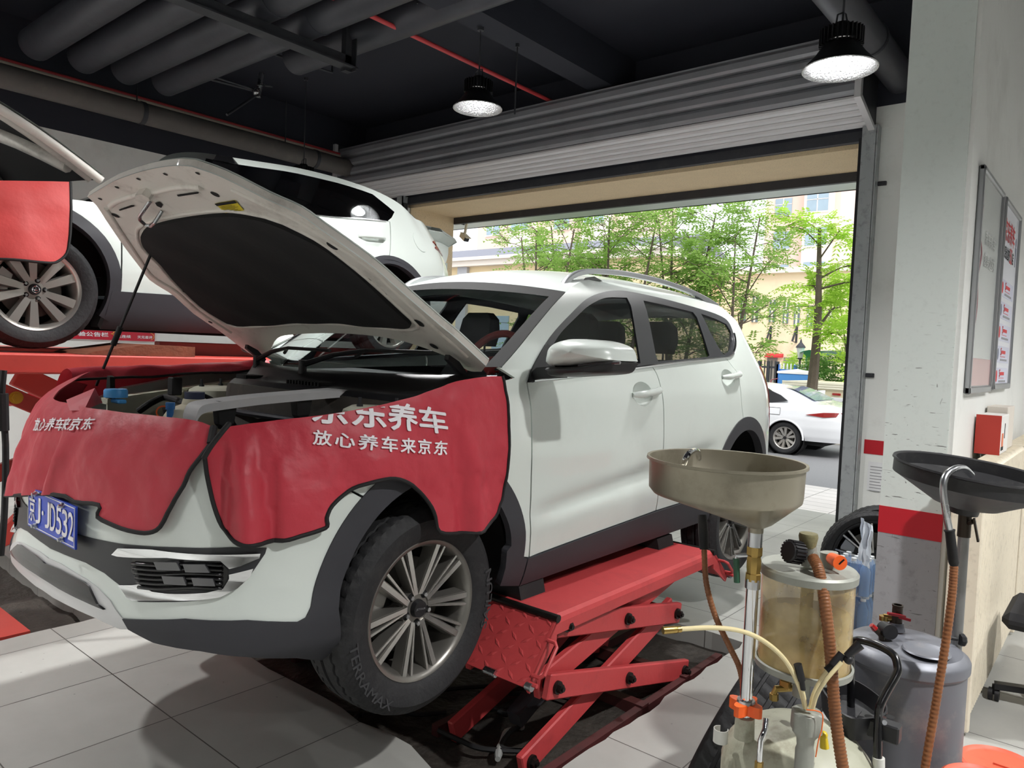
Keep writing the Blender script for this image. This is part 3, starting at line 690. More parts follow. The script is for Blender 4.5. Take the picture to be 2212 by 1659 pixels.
# handles: pressed bowl and pull bar
for dpair, hc, px in ((doorF, hF, ((1370, 853), (1418, 842))), (doorR, hR, ((1562, 815), (1592, 807)))):
    bowl = MB(); a_, b_ = (0.10, 0.062) if hc is hF else (0.10, 0.055)
    def bs(r, t, hc=hc, a_=a_, b_=b_):
        s, z = hc[0] + a_ * r * math.cos(t), hc[1] + b_ * r * math.sin(t)
        return B(s, z) - V((0.035 * (1 - r * r), 0, 0))
    bowl.grid(bs, [0.02, 0.3, 0.55, 0.75, 0.9, 1.0], [2 * math.pi * k / 24 for k in range(25)])
    (s0, z0), (s1, z1) = hs(px, hc[0], hc[1])
    bar = MB(); ps = []
    for k in range(13):
        t = k / 12; s = s0 - 0.02 + (s1 - s0 + 0.04) * t; z = z0 + (z1 - z0) * t
        ps.append(B(s, z) + V((0.036 * min(1, 4 * t + 0.05, 4 * (1 - t) + 0.05) ** 0.5 - 0.004, 0, 0)))
    bar.tube(ps, [0.012 + 0.007 * math.sin(math.pi * min(1, k / 6)) if k < 6 else 0.019 for k in range(13)], 12)
    for dr, mm in ((dpair[0], lambda q: q), (dpair[1], mirror)):
        obj('handle_recess', mm(bowl), m_white, dr, 60); obj('door_handle', mm(bar), m_white, dr, 60)
# window band: black surround with three panes
surround = dlo_top[:-1] + belt[:-1]
mb = MB(); mb.panel(surround, B, 0.09, holes=[gF, gR, gQ], off=0.002); wf = both('window_surround', mb, m_trim)
for nm, L in (('front_side_window', gF), ('rear_side_window', gR), ('quarter_window', gQ)):
    mb = MB(); mb.panel(L, B, 0.09, off=-0.008, th=0)
    for w_, q in zip(wf, (mb, mirror(mb))): obj(nm, q, g_side, w_)
ch = MB(); pts = [B(s, z + 0.004) + V((0.006, 0, 0)) for s, z in belt[:-1]]
pts = [B(s, z) + V((0.006, 0, 0)) for s, z in dlo_top[-12:-1]] + pts
ch.tube(pts, 0.0085, 8); both('chrome_strip', ch, m_chrome)
# upper body side: pillar and cant rail between window band and roof
ws_side = cr(hs([(1083.4, 794), (1120, 752), (1160, 702), (1195, 660), (1222, 631)], 2.05, 1.57), 6)
dr_top = dlo_top
cant = ws_side[:-1] + roofedge + [(sy(5.06), 1.90), (sy(5.1), 1.78), (sy(5.14), 1.66), (sy(5.02), 1.60), (sy(4.9), 1.60)] + [p for p in dlo_top[::-1]] + [(gapF[0][0] - 0.03, gapF[0][1] - 0.005)]
mb = MB(); mb.panel(cant, B, 0.08, th=0.012); both('pillar_and_cant_rail', mb, m_white)
# rear quarter, tailgate
fa_o = arc(FA[0], FA[1], 0.52, 175, 4, 32)
ra_o2 = arc(RA[0], RA[1], 0.505, 99, -14, 22)
quarter = sh_(gapR, 0.003) + [p for p in ra_o2 if p[0] > gapR[-1][0] + 0.01] + [(sy(5.2), 0.66), (sy(5.36), 0.68), (sy(5.36), 1.1), (sy(5.33), 1.34), (sy(5.2), 1.52), (sy(5.14), 1.66), (sy(5.02), 1.602), (sy(4.9), 1.602)] + [(p[0], p[1] - 0.004) for p in dlo_top[-3:]]
mb = MB(); mb.panel(quarter, B, 0.07, th=0.012); both('rear_quarter', mb, m_white)
lamp_r = [(sy(5.2), 1.52), (sy(5.33), 1.34), (sy(5.36), 1.15), (sy(5.46), 1.15), (sy(5.5), 1.3), (sy(5.46), 1.5), (sy(5.3), 1.6), (sy(5.17), 1.6)]
mb = MB(); mb.panel(lamp_r, B, 0.04, off=0.006, th=0.02); both('tail_lamp', mb, m_redlens)
tg = [(sy(5.37), 0.68), (S_END, 0.68), (S_END, 1.5), (sy(5.45), 1.52), (sy(5.5), 1.3), (sy(5.46), 1.14), (sy(5.37), 1.1)]
mb = MB(); mb.panel(tg, B, 0.09, th=0.01); both('tailgate', mb, m_white)
rg = [(sy(5.16), 1.66), (sy(5.5), 1.53), (S_END, 1.53), (S_END, 2.0), (sy(5.3), 1.98), (sy(5.1), 1.93)]
mb = MB(); mb.panel(rg, B, 0.09, th=0); both('rear_window', mb, g_side)
# fender and bumper
hood_gap = [(sy(2.33), 1.53), (sy(2.1), 1.49), (sy(1.9), 1.455), (sy(1.5), 1.39)]
fender = [(gapF[0][0] - 0.02, gapF[0][1] + 0.03)] + [(a - 0.004, b) for a, b in gapF] + [p for p in arc(FA[0], FA[1], 0.52, 4, 130, 26)] + [(1.05, 1.26), (1.05, 1.33)] + hood_gap[::-1] + [(ws_side[0][0] - 0.02, 1.572)]
mb = MB(); mb.panel(fender, B, 0.06, th=0.012, sv=0.05); both('front_fender', mb, m_white)
fb = [(0.0, 1.40), (0.6, 1.40), (1.045, 1.38), (1.045, 1.30)] + arc(FA[0], FA[1], 0.52, 131, 173, 12) + [(1.09, 0.80), (0.98, 0.775), (0.6, 0.79), (0.32, 0.80), (0, 0.80)]
def Tz(x0, y0, k, L): return [(x0 + a * k, y0 + b * k) for a, b in L]
ZK = 740 / 2212.0
def clip0(poly):
    o = []
    for (a, b), (c, d) in zip(poly, poly[1:] + poly[:1]):
        if a >= 0: o.append((a, b))
        if (a >= 0) != (c >= 0): t = a / (a - c); o.append((0.0, b + (d - b) * t))
    return o
lowedge = hs([(659, 1334), (642, 1343), (535, 1339), (401, 1336), (267, 1336), (240, 1297), (214, 1270), (190, 1252), (134, 1218), (83, 1192), (45, 1177)], 1.1, 0.78)
fb = clip0([(0.0, 1.355), (0.6, 1.345), (1.045, 1.325), (1.045, 1.26)] + [p for p in arc(FA[0], FA[1], 0.52, 131, 173, 12) if p[1] > lowedge[0][1] + 0.02] + lowedge + [(-0.3, 1.355)])
mb = MB(); mb.panel(fb, B, 0.05, th=0.012); both('front_bumper', mb, m_white)
dk = lowedge[:5] + hs([(280, 1358), (334, 1386), (435, 1404), (535, 1416), (640, 1418)], 0.5, 0.7) + [(1.235, 0.555), (1.205, 0.66), (1.172, 0.79)] + arc(FA[0], FA[1], 0.43, 166, 14, 34) + hs([(1093, 1190), (1090, 1225), (1078, 1264)], 2.0, 0.75) + [(sy(2.43), 0.645), (sy(2.43), 0.768)] + arc(FA[0], FA[1], 0.52, 4, 172, 40)
mb = MB(); mb.panel(dk, B, 0.05, off=0.006, th=0.03); both('arch_cladding', mb, m_clad)
ring = arc(RA[0], RA[1], 0.505, 178, -20, 36) + arc(RA[0], RA[1], 0.42, -20, 182, 36)
mb = MB(); mb.panel(ring, B, 0.05, off=0.006, th=0.05); both('arch_cladding', mb, m_clad)
rock = [(sy(2.435), 0.768)] + [(a, b - 0.004) for a, b in fd_bot[1:]] + [(sy(3.8), 0.824), (sy(4.166), 0.83)] + [(sy(4.25), 0.66), (sy(3.5), 0.655), (sy(2.435), 0.645)]
mb = MB(); mb.panel(rock, B, 0.09, off=0.008, th=0.05, sv=0.03); both('rocker_cladding', mb, m_clad)
lb = [(sy(5.16), 0.62), (S_END, 0.5), (S_END, 0.8), (sy(5.2), 0.76), (sy(5.13), 0.72)]
mb = MB(); mb.panel(lb, B, 0.09, off=0.012, th=0.05); both('rear_bumper_cladding', mb, m_clad)
# grille band, chrome blades, fog lamp cluster, lower slot and skid plate
band = hs(Tz(0, 1100, ZK, [(515, 165), (800, 225), (1150, 245), (1500, 245), (1722, 250), (1712, 285), (1620, 420), (1540, 500), (1430, 565), (1300, 588), (900, 598), (850, 575), (780, 492), (680, 412), (560, 345), (420, 292), (300, 235), (165, 138), (330, 110)]), 0.5, 0.95)
band = clip0(band + [(-0.2, band[-1][1])])
mb = MB(); mb.panel(band, B, 0.04, off=0.003, th=0.02); both('lower_grille_band', mb, m_trim)
for L in ([(745, 285), (790, 250), (1000, 260), (1440, 288), (1678, 280), (1670, 312), (1560, 362), (1490, 378), (1430, 332), (1100, 312), (780, 296)],
          [(780, 492), (925, 475), (1000, 526), (1100, 537), (1350, 530), (1450, 508), (1482, 440), (1484, 412), (1640, 376), (1615, 425), (1540, 505), (1430, 560), (1300, 583), (880, 592), (842, 570)]):
    mb = MB(); mb.panel(hs(Tz(0, 1100, ZK, L), 0.6, 0.95), lambda s, z: B(s, z) + V((0, -0.002 * math.sin(z * 90 + s * 4), 0.0)), 0.03, off=0.014, th=0.02, sv=0.008); both('chrome_blade', mb, m_chrome)
fogp = hs(Tz(0, 1100, ZK, [(860, 312), (1100, 314), (1425, 334), (1475, 390), (1470, 455), (1440, 505), (1000, 522), (930, 475), (855, 400)]), 0.6, 0.95)
fg = MB(); fg.panel(fogp, B, 0.03, off=0.006, th=0.01)
for k in range(6):
    y = 345 + k * 30; L = hs(Tz(0, 1100, ZK, [(875 + 8 * k, y), (1050, y + 12), (1250, y + 4), (1455, y + 10)]), 0.6, 0.95)
    fg.tube([B(s, z) + V((0.004, -0.012, 0)) for s, z in cr(L, 5)], 0.006, 6)
fo = both('fog_grille', fg, m_blackgloss)
for L in ([(1030, 330), (1170, 333), (1195, 385), (1050, 380)], [(1208, 343), (1340, 345), (1372, 398), (1225, 395)], [(1080, 420), (1210, 425), (1230, 480), (1095, 472)], [(1260, 430), (1390, 436), (1405, 485), (1275, 482)]):
    mb = MB(); mb.panel(hs(Tz(0, 1100, ZK, L), 0.6, 0.95), B, 0.05, off=0.024, th=0.02)
    for f_, q in zip(fo, (mb, mirror(mb))): obj('fog_lamp', q, m_clearlens, f_)
skid = clip0(lowedge[4:] + hs([(28, 1160), (34, 1200), (70, 1250), (117, 1290), (160, 1312), (207, 1333), (262, 1358), (280, 1358)], -0.3, 0.7))
mb = MB(); mb.panel(skid, B, 0.04, off=0.004, th=0.04); both('skid_plate', mb, mat('pearl_skid_plate', (205, 205, 206), 0.3, 0.2, var=0.03))
slot = clip0(hs(Tz(0, 1100, ZK, [(690, 645), (645, 610), (590, 495), (560, 470), (400, 388), (250, 318), (140, 258), (150, 310), (220, 385), (400, 510), (560, 590)]), 0.3, 0.72))
mb = MB(); mb.panel(slot, B, 0.04, off=0.012, th=0.02)
so = both('lower_air_slot', mb, m_blackgloss)
# wheel wells, floor pan, engine mass (dark, seen through gaps)
uw = MB()
for cy, cz in (FA, RA):
    for xs, xe in ((-1.96, -2.42), (-3.68, -3.22)):
        uw.lathe([(0.47, 0), (0.46, abs(xe - xs)), (0.0, abs(xe - xs))], (xs, cy, cz), (1 if xe > xs else -1, 0, 0), 30, math.radians(172), math.radians(368))
uw.box(-3.62, -2.02, 2.36, 4.12, 0.64, 0.78); uw.box(-3.2, -2.44, 1.2, 5.3, 0.6, 0.8); uw.box(-3.5, -2.14, 5.15, 5.45, 0.6, 1.0)
obj('wheel_wells_and_floor_pan', uw, m_dark, suv, 30)
li = MB(); li.panel([(sy(2.42), 0.83), (sy(4.15), 0.85), (sy(4.2), 1.2), (sy(4.5), 1.56), (sy(2.5), 1.5)], B, 0.2, off=-0.05, th=0)
both('door_lining', li, m_interior)
# ---- roof, windscreen
def roof(i, t):
    P = B(*roofx[i]); f = 1 - t * t; y = P.y; k = (y - 2.92) / (5.06 - 2.92)
    return V((X0 + (P.x - X0) * t, y - f * 0.10 * max(0, 1 - k * 2.5) + f * 0.16 * max(0, (k - 0.7) / 0.3), P.z + f * (0.055 + 0.012 * math.sin(math.pi * k))))
roofx = roofedge + [(sy(5.02), 1.93), (sy(5.08), 1.89)]
mb = MB(); mb.grid(lambda t, i: roof(i, t), [-1 + k / 12 for k in range(25)], range(len(roofx))); obj('roof', mb, m_white, suv, 60)
mb = MB()
for k in range(7): pass
wss = ws_side
def wsf(i, t):
    j = min(int(i), len(wss) - 2); P = B(*wss[j]).lerp(B(*wss[j + 1]), i - j); k = i / (len(wss) - 1); f = 1 - t * t
    return V((X0 + (P.x - X0) * t, P.y - f * (0.26 * (1 - k) + 0.10 * k), P.z + f * (-0.02 * (1 - k) + 0.055 * k)))
mb = MB(); mb.grid(lambda t, i: wsf(i, t), [-1 + k / 12 for k in range(25)], range(len(wss))); wsh = obj('windscreen', mb, g_wind, suv, 60)
fr = MB(); n_ = len(wss) - 1
fr.grid(lambda t, k: wsf(n_, t) * (1 - k) + wsf(n_ - 3, t) * k + V((0, -0.003, 0.002)), [-1 + k / 12 for k in range(25)], [0, 0.5, 1.0])
for sg in (-1, 1): fr.grid(lambda i, k: wsf(i, sg * (1 - 0.07 * k)) + V((0, -0.003, 0.002)), range(len(wss)), [0, 1])
obj('windscreen_frit', fr, m_dark, wsh, 60)
# roof rails
rail_px = [(1211, 619), (1222, 603), (1240, 590), (1262, 584), (1292, 583), (1350, 588), (1420, 603), (1478, 622), (1520, 641), (1548, 658)]
rp = [pX(x, y, -2.22) for x, y in rail_px]
mb = MB(); rr = [V(p) for p in cr(rp, 5)]
b = len(mb.v); n = len(rr)
for k, p in enumerate(rr):
    u = k / (n - 1); h = 0.022 + 0.05 * max(0, 1 - u * 6) + 0.03 * max(0, 1 - (1 - u) * 6); w_ = 0.017
    for dx, dz in ((-w_, 0), (-w_ * 0.6, 0.006), (w_ * 0.6, 0.006), (w_, 0), (w_, -h), (-w_, -h)): mb.v.append(p + V((dx, 0, dz)))
for k in range(n - 1):
    for j in range(6): mb.face((b + k * 6 + j, b + (k + 1) * 6 + j, b + (k + 1) * 6 + (j + 1) % 6, b + k * 6 + (j + 1) % 6))
mb.face([b + j for j in range(6)]); mb.face([b + (n - 1) * 6 + j for j in range(6)][::-1])
rl = both('roof_rail', mb, m_silver, ang=40)
ft = MB(); ft.hull([pX(x, y, xx) for xx in (-2.20, -2.24) for x, y in ((1208, 622), (1216, 628), (1232, 619), (1226, 611))])
ft.hull([pX(x, y, xx) for xx in (-2.205, -2.235) for x, y in ((1264, 600), (1258, 608), (1300, 606), (1284, 597))])
for r_, q in zip(rl, (ft, mirror(ft))): obj('rail_foot', q, m_blackgloss, r_, 0)
# ---- door mirror
def make_mirror():
    yy = 2.44
    cap = [pY(x, y, yy) for x, y in cr(Tz(1100, 560, ZK, [(282, 690), (274, 620), (292, 570), (345, 532), (430, 514), (560, 522), (660, 552), (702, 585), (718, 640), (714, 662), (600, 672), (450, 690)]), 3, True)]
    c = sum(cap, V((0, 0, 0))) / len(cap)
    m = MB(); rings = [(1.0, 0.12), (1.0, 0.03), (0.97, -0.02), (0.86, -0.06), (0.62, -0.09), (0.3, -0.105), (0.02, -0.11)]
    b = len(m.v); k = len(cap)
    for sc, dy in rings:
        for p in cap: m.v.append(V((c.x + (p.x - c.x) * sc, yy + dy + 0.02 * (p.x - c.x), c.z + (p.z - c.z) * sc + (1 - sc) * 0.0)))
    for i in range(len(rings) - 1):
        for j in range(k): m.face((b + i * k + j, b + (i + 1) * k + j, b + (i + 1) * k + (j + 1) % k, b + i * k + (j + 1) % k))
    m.face([b + j for j in range(k)])
    lo = [pY(x, y, yy) for x, y in cr(Tz(1100, 560, ZK, [(270, 700), (450, 692), (714, 664), (716, 690), (690, 730), (620, 745), (500, 752), (330, 760), (272, 740)]), 3, True)]
    l = MB(); c2 = sum(lo, V((0, 0, 0))) / len(lo); k = len(lo); b = 0
    for sc, dy in [(1.0, 0.12), (1.0, 0.0), (0.95, -0.04), (0.75, -0.075), (0.4, -0.09), (0.02, -0.093)]:
        for p in lo: l.v.append(V((c2.x + (p.x - c2.x) * sc, yy + dy, c2.z + (p.z - c2.z) * sc)))
    for i in range(5):
        for j in range(k): l.face((i * k + j, (i + 1) * k + j, (i + 1) * k + (j + 1) % k, i * k + (j + 1) % k))
    l.face(list(range(k)))
    arm = [pY(x, y, yy + 0.03) for x, y in Tz(1100, 560, ZK, [(160, 740), (210, 700), (330, 690), (330, 765), (190, 775)])]
    l.hull([p + V((0, d, 0)) for p in arm for d in (-0.035, 0.05)])
    ind = MB(); ind.tube([pY(x, y, yy - 0.045) for x, y in Tz(1100, 560, ZK, [(448, 688), (520, 680), (620, 672), (716, 668)])], 0.006, 8)
    return m, l, ind
cap, low, ind = make_mirror()
for q in (lambda x: x, mirror):
    hm = obj('door_mirror', q(cap), m_white, suv, 50); obj('mirror_base', q(low), m_black_plastic, hm, 40); obj('turn_signal_strip', q(ind), m_clearlens, hm)
sl = MB(); sl.panel([gF[-1], gF[0]] + [p for p in dlo_top[:20] if p[1] < gF[0][1] + 0.03][::-1] + belt[-2:-8:-1], B, 0.1, off=0.012, th=0.02); both('mirror_sail', sl, m_black_plastic)
# ---- number plate
pl = MB(); px0, px1, pz0, pz1, pyy = -2.992, -2.557, 0.944, 1.083, 0.925
pl.prism([(px0, pz0), (px1, pz0), (px1, pz1), (px0, pz1)], (0, pyy, 0), (1, 0, 0), (0, 0, 1), (0, -0.006, 0))
plate = obj('number_plate', pl, mat('blue_plate', (30, 66, 190), 0.35, var=0.03), suv, 0)
g = MB(); fy = pyy - 0.0075
for t, a, b in (('京', 0.02, 0.075), ('J', 0.085, 0.13), ('J', 0.175, 0.215), ('D', 0.222, 0.268), ('5', 0.275, 0.322), ('3', 0.328, 0.374), ('2', 0.380, 0.424)):
    lettering(g, t, lambda u, v, a=a, b=b: (px0 + a + (b - a) * u, fy, pz0 + 0.025 + 0.09 * v), 0.012)
g.cyl((px0 + 0.152, fy, pz0 + 0.07), (px0 + 0.152, fy - 0.001, pz0 + 0.07), 0.008)
for x0_, x1_, z0_, z1_ in ((px0 + .006, px1 - .006, pz0 + .005, pz0 + .008), (px0 + .006, px1 - .006, pz1 - .008, pz1 - .005), (px0 + .005, px0 + .008, pz0 + .005, pz1 - .005), (px1 - .008, px1 - .005, pz0 + .005, pz1 - .005)): g.box(x0_, x1_, fy, fy + 0.001, z0_, z1_)
obj('plate_characters', g, m_white_text, plate, 0)
for x, z in ((-2.9, pz0 + 0.016), (-2.655, pz0 + 0.016), (-2.9, pz1 - 0.012), (-2.655, pz1 - 0.012)):
    obj('plate_screw', MB().cyl((x, pyy - 0.006, z), (x, pyy - 0.016, z), 0.009, n=8).cyl((x, pyy - 0.016, z), (x, pyy - 0.024, z), 0.006), m_steel, plate)
# ---- wheels
def make_wheel(parent, c, ax, R, rr, W, spokes, m_face, m_face2, cap_text=None, side_text=None, rot=0.0, hubname='hub_cap', cupdark=True, up=(0, 0, 1), name='wheel'):
    """tyre, rim with spokes, brake disc; ax points to the outside"""
    c, ax = V(c), V(ax).normalized(); e1 = V(up); e1 = (e1 - ax * e1.dot(ax)).normalized(); e2 = ax.cross(e1)
    def P(r, a, h): return c + ax * h + (e1 * math.cos(a) + e2 * math.sin(a)) * r
    w = W / 2; t = MB()
    prof = [(rr - 0.005, -w * 0.82), (rr + 0.02, -w * 0.98), (rr + (R - rr) * 0.5, -w * 1.05), (R - 0.035, -w * 0.95), (R - 0.012, -w * 0.82), (R - 0.004, -w * 0.62), (R - 0.003, -w * 0.52), (R - 0.012, -w * 0.50), (R - 0.012, -w * 0.44), (R - 0.001, -w * 0.42), (R, -w * 0.08), (R - 0.011, -w * 0.06), (R - 0.011, w * 0.06), (R, w * 0.08), (R - 0.001, w * 0.42), (R - 0.012, w * 0.44), (R - 0.012, w * 0.50), (R - 0.003, w * 0.52), (R - 0.004, w * 0.62), (R - 0.012, w * 0.82), (R - 0.035, w * 0.95), (rr + (R - rr) * 0.62, w * 1.05), (rr + (R - rr) * 0.5, w * 1.05), (rr + 0.02, w * 0.98), (rr + 0.004, w * 0.90), (rr - 0.008, w * 0.82)]
    NS = 144; b = 0
    for i in range(NS):
        a = 2 * math.pi * i / NS
        for j, (r, h) in enumerate(prof):
            if 3 < j < len(prof) - 5 and r > R - 0.006 and i % 3 == 0 and not (10 <= j <= 13): r -= 0.007
            t.v.append(P(r, a + 0.02 * (h / w), h))
    k = len(prof)
    for i in range(NS):
        for j in range(k - 1): t.face((i * k + j, ((i + 1) % NS) * k + j, ((i + 1) % NS) * k + j + 1, i * k + j + 1))
    ty = obj('tyre', t, m_tyre, parent, 40)
    if side_text:
        for txt, a0, a1, r0, r1 in side_text:
            q = MB(); lettering(q, txt, lambda u, v: P(r0 + (r1 - r0) * v, a0 + (a1 - a0) * u, w * 1.05 + 0.0025), 0.01); obj('tyre_lettering', q, m_tyre_text, ty, 0)
    r = MB()   # barrel with lip
    ro = w * 0.86
    bar = [(rr - 0.03, -w * 0.8), (rr - 0.04, 0), (rr - 0.03, ro - 0.03), (rr - 0.022, ro - 0.012), (rr - 0.014, ro), (rr - 0.002, ro + 0.004), (rr + 0.004, ro - 0.004), (rr + 0.002, ro - 0.02)]
    b = len(r.v); n = 72
    for i in range(n):
        for rad, h in bar: r.v.append(P(rad, 2 * math.pi * i / n, h))
    for i in range(n):
        for j in range(len(bar) - 1): r.face((b + i * len(bar) + j, b + ((i + 1) % n) * len(bar) + j, b + ((i + 1) % n) * len(bar) + j + 1, b + i * len(bar) + j + 1))
    rim = obj('rim', r, m_face, parent, 40)
    sp = MB(); s2 = MB()
    for a, wr, wo, twist in spokes:
        a += rot; d = e1 * math.cos(a) + e2 * math.sin(a); d2 = e1 * math.cos(a + twist) + e2 * math.sin(a + twist)
        s_ = ax.cross(d); s3 = ax.cross(d2); h0, h1 = ro - 0.028, ro - 0.006
        I, O = c + d * 0.052, c + d2 * (rr - 0.012)
        sp.hull([I + s_ * wr + ax * (h0 - 0.005), I - s_ * wr + ax * (h0 - 0.005), I + s_ * wr * 1.3 + ax * (h0 - 0.05), I - s_ * wr * 1.3 + ax * (h0 - 0.05), O + s3 * wo * 1.1 + ax * (h1 - 0.004), O - s3 * wo * 1.1 + ax * (h1 - 0.004), O + s3 * wo * 1.6 + ax * (h1 - 0.055), O - s3 * wo * 1.6 + ax * (h1 - 0.055)])
        s2.hull([I + s_ * wr * 0.72 + ax * (h0 - 0.001), I - s_ * wr * 0.72 + ax * (h0 - 0.001), O + s3 * wo * 0.8 + ax * h1, O - s3 * wo * 0.8 + ax * h1, I + ax * (h0 - 0.01), O + ax * (h1 - 0.01)])
    sp.cyl(c + ax * (ro - 0.085), c + ax * (ro - 0.034), 0.082, 0.072, 40)
    obj('spokes', sp, m_face, rim, 25)
    if m_face2: obj('spoke_faces', s2, m_face2, rim, 0)
    for i in range(5):
        a = rot + 2 * math.pi * (i + 0.5) / 5
        q = MB(); p = P(0.056, a, ro - 0.04); q.cyl(p, p + ax * 0.008, 0.017, 0.015, 16); 
        ln = obj('lug_hole', q, m_dark, rim); q = MB(); q.cyl(p + ax * 0.006, p + ax * 0.018, 0.0095, 0.008, 6); obj('lug_nut', q, m_steel, rim, 0)
    q = MB(); q.cyl(c + ax * (ro - 0.036), c + ax * (ro - 0.014), 0.034, 0.030, 32); hc = obj(hubname, q, m_black_plastic, rim)
    dsk = MB(); dsk.cyl(c + ax * (-w * 0.1), c + ax * (-w * 0.02), rr * 0.68, n=48); dsk.cyl(c - ax * w * 0.02, c + ax * (w * 0.3), 0.07); obj('brake_disc', dsk, m_disc, parent)
    cal = MB()
    cal.hull([P(q_, a_, h_) for q_ in (rr * 0.52, rr * 0.8) for a_ in (0.9, 1.25, 1.65) for h_ in (-w * 0.25, w * 0.22)]); obj('brake_caliper', cal, m_alu, parent, 0)
    bk = MB(); bk.cyl(c - ax * (w * 0.6), c - ax * (w * 0.55), rr - 0.02, n=40); obj('backing_plate', bk, m_dark, parent)
    if cap_text:
        q = MB(); lettering(q, cap_text, lambda u, v: c + ax * (ro - 0.0132) + (e2 * (u - 0.5) * -0.046 + e1 * (v - 0.5) * 0.009) if True else None, 0.01); obj('cap_lettering', q, m_silver, hc, 0)
    return rim
spk = []
for i in range(5):
    a = 2 * math.pi * i / 5; spk += [(a - 0.17, 0.0115, 0.013, -0.14), (a + 0.17, 0.0115, 0.013, 0.14)]
    spk += [(a - 0.36, 0.004, 0.006, -0.10), (a + 0.36, 0.004, 0.006, 0.10)]
TTXT = [('SAILUN', -1.9, -1.2, 0.352, 0.318), ('TERRAMAX', 1.75, 2.75, 0.352, 0.318)]
hub = pX(914, 1318, -1.935)
STEER = math.radians(0)
wax = V((math.cos(STEER), -math.sin(STEER), 0))
fc = hub - wax * 0.10
make_wheel(suv, fc, wax, 0.384, 0.259, 0.235, spk, m_rimpaint, m_rimcut, 'JETOUR', TTXT, rot=0.1, up=(0, 0.1, 1))
make_wheel(suv, (2 * X0 - fc.x, fc.y, fc.z), (-1, 0, 0), 0.384, 0.259, 0.235, spk, m_rimpaint, m_rimcut)
make_wheel(suv, (-2.02, 4.63, 0.60), (1, 0, 0), 0.384, 0.259, 0.235, spk, m_rimpaint, m_rimcut, rot=0.3)
make_wheel(suv, (-3.62, 4.63, 0.60), (-1, 0, 0), 0.384, 0.259, 0.235, spk, m_rimpaint, m_rimcut)
# ---- open hood: a is the offset across the car, l the distance from the hinge line
HT = math.radians(31)
def Hd(a, l):
    dn = 0.045 * (a / 0.85) ** 2 + 0.22 * max(0, l - 0.85) ** 2
    y, z = 2.3 - l * math.cos(HT), 1.53 + l * math.sin(HT)
    return V((X0 + a, y + 0.0 - dn * math.sin(HT), z - dn * math.cos(HT) + 0.02))
def hh(pts, a0=0.3, l0=0.7):
    o = []
    for p in pts:
        a0, l0 = hit(Hd, p[0], p[1], a0, l0, 25); o.append((a0, l0))
    return o
hN = cr(hh([(1050.6, 789), (985.5, 729), (950, 700), (868, 629), (809, 577.5), (738.6, 525.7), (691.6, 493), (644.6, 460), (574, 428), (480, 381), (417, 358.5)], 0.8, 0.1), 3)
hFr = cr(hh([(415, 358), (386, 356), (352, 359), (317, 366), (283, 376), (249, 389), (223, 403.6), (202, 416), (188.6, 425)], 0.45, 1.28), 3)
hL = cr(hh([(188.6, 425), (207.5, 443), (228, 474), (249, 505), (269, 534), (290, 561.6), (307, 584), (322.6, 604.6), (352, 624), (378, 641), (418, 677.7), (468, 711), (495, 731), (535, 761), (562, 777)], -0.45, 1.28), 2)
hB = cr(hh([(562, 777), (580, 763), (599, 731), (640, 722), (755, 721), (853, 733), (926, 755), (975, 775), (1010, 800), (1040, 803)], -0.8, 0.05), 4)
hood_o = hN[:-1] + hFr[:-1] + hL[:-1] + hB
def slot_px(L): return hh(L, 0.0, 1.0)
hd = MB(); hd.panel(hood_o, Hd, 0.08, th=0.022); hood = obj('hood', hd, m_hoodin, suv, 40)
sk = MB(); sk.panel([(l, a) for a, l in hood_o], lambda l, a: Hd(a, l), 0.08, off=0.024, th=0.0); obj('outer_skin', sk, m_white, hood, 40)
el = MB(); pts = [Hd(a, l) for a, l in hood_o[:-8]]
nrm = V((0, math.sin(HT), math.cos(HT)))
for k in range(len(hood_o) - 30):
    if k < len(hN) + len(hFr) - 3:
        p, q = Hd(*hood_o[k]), Hd(*hood_o[k + 1]); el.add([p - nrm * 0.004, q - nrm * 0.004, q + nrm * 0.03, p + nrm * 0.03], [(0, 1, 2, 3)])
obj('hemmed_edge', el, m_white, hood, 40)
padp = cr(hh([(311, 497), (334.5, 483.6), (401, 468.6), (485, 460), (535, 465), (593, 478.7), (644.6, 502), (691.6, 528), (738.6, 563), (785.6, 601), (832.7, 643), (868, 676), (888, 695), (884, 704), (856, 707), (809, 703), (738.6, 697), (668, 695), (597.6, 698.6), (527, 703), (499, 697), (485, 691), (435, 657.6), (384.7, 611), (351, 570.6), (321, 540.5), (309.5, 520)], 0, 1.0), 3, True)
def Hp(a, l): return Hd(a, l) - nrm * (0.006 * math.sin(a * 9 + l * 5) ** 2 + 0.004 * math.sin(l * 14))
pm = MB(); pm.panel(padp, Hp, 0.05, off=0.010, th=0.02); obj('insulation_pad', pm, m_pad, hood, 60)
# pressed inner frame: bead round the pad, nose ridge, slots, holes, striker, label
bd = MB(); cxm = sum(p[0] for p in padp) / len(padp); cym = sum(p[1] for p in padp) / len(padp)
bd.tube([Hd(cxm + (a - cxm) * 1.045, cym + (l - cym) * 1.045) - nrm * 0.0 for a, l in padp[::2]], 0.009, 8, closed=True)
bd.tube([Hd(a, l) for a, l in cr(hh(Tz(180, 340, 0.17179, [(340, 610), (420, 550), (560, 500), (700, 462), (800, 420), (900, 430), (1100, 385), (1300, 365), (1480, 375)]), -.2, 1.2), 5)], 0.012, 8)
bd.tube([Hd(a, l) for a, l in cr(hh([(1010, 770), (940, 708), (860, 636), (800, 580), (740, 538), (690, 506), (640, 474), (570, 442), (500, 408)], 0.75, 0.15), 4)], 0.009, 8)
bd.tube([Hd(a, l) for a, l in cr(hh([(230, 450), (262, 500), (300, 556), (330, 596), (380, 628), (430, 672), (500, 718)], -0.5, 1.2), 4)], 0.010, 8)
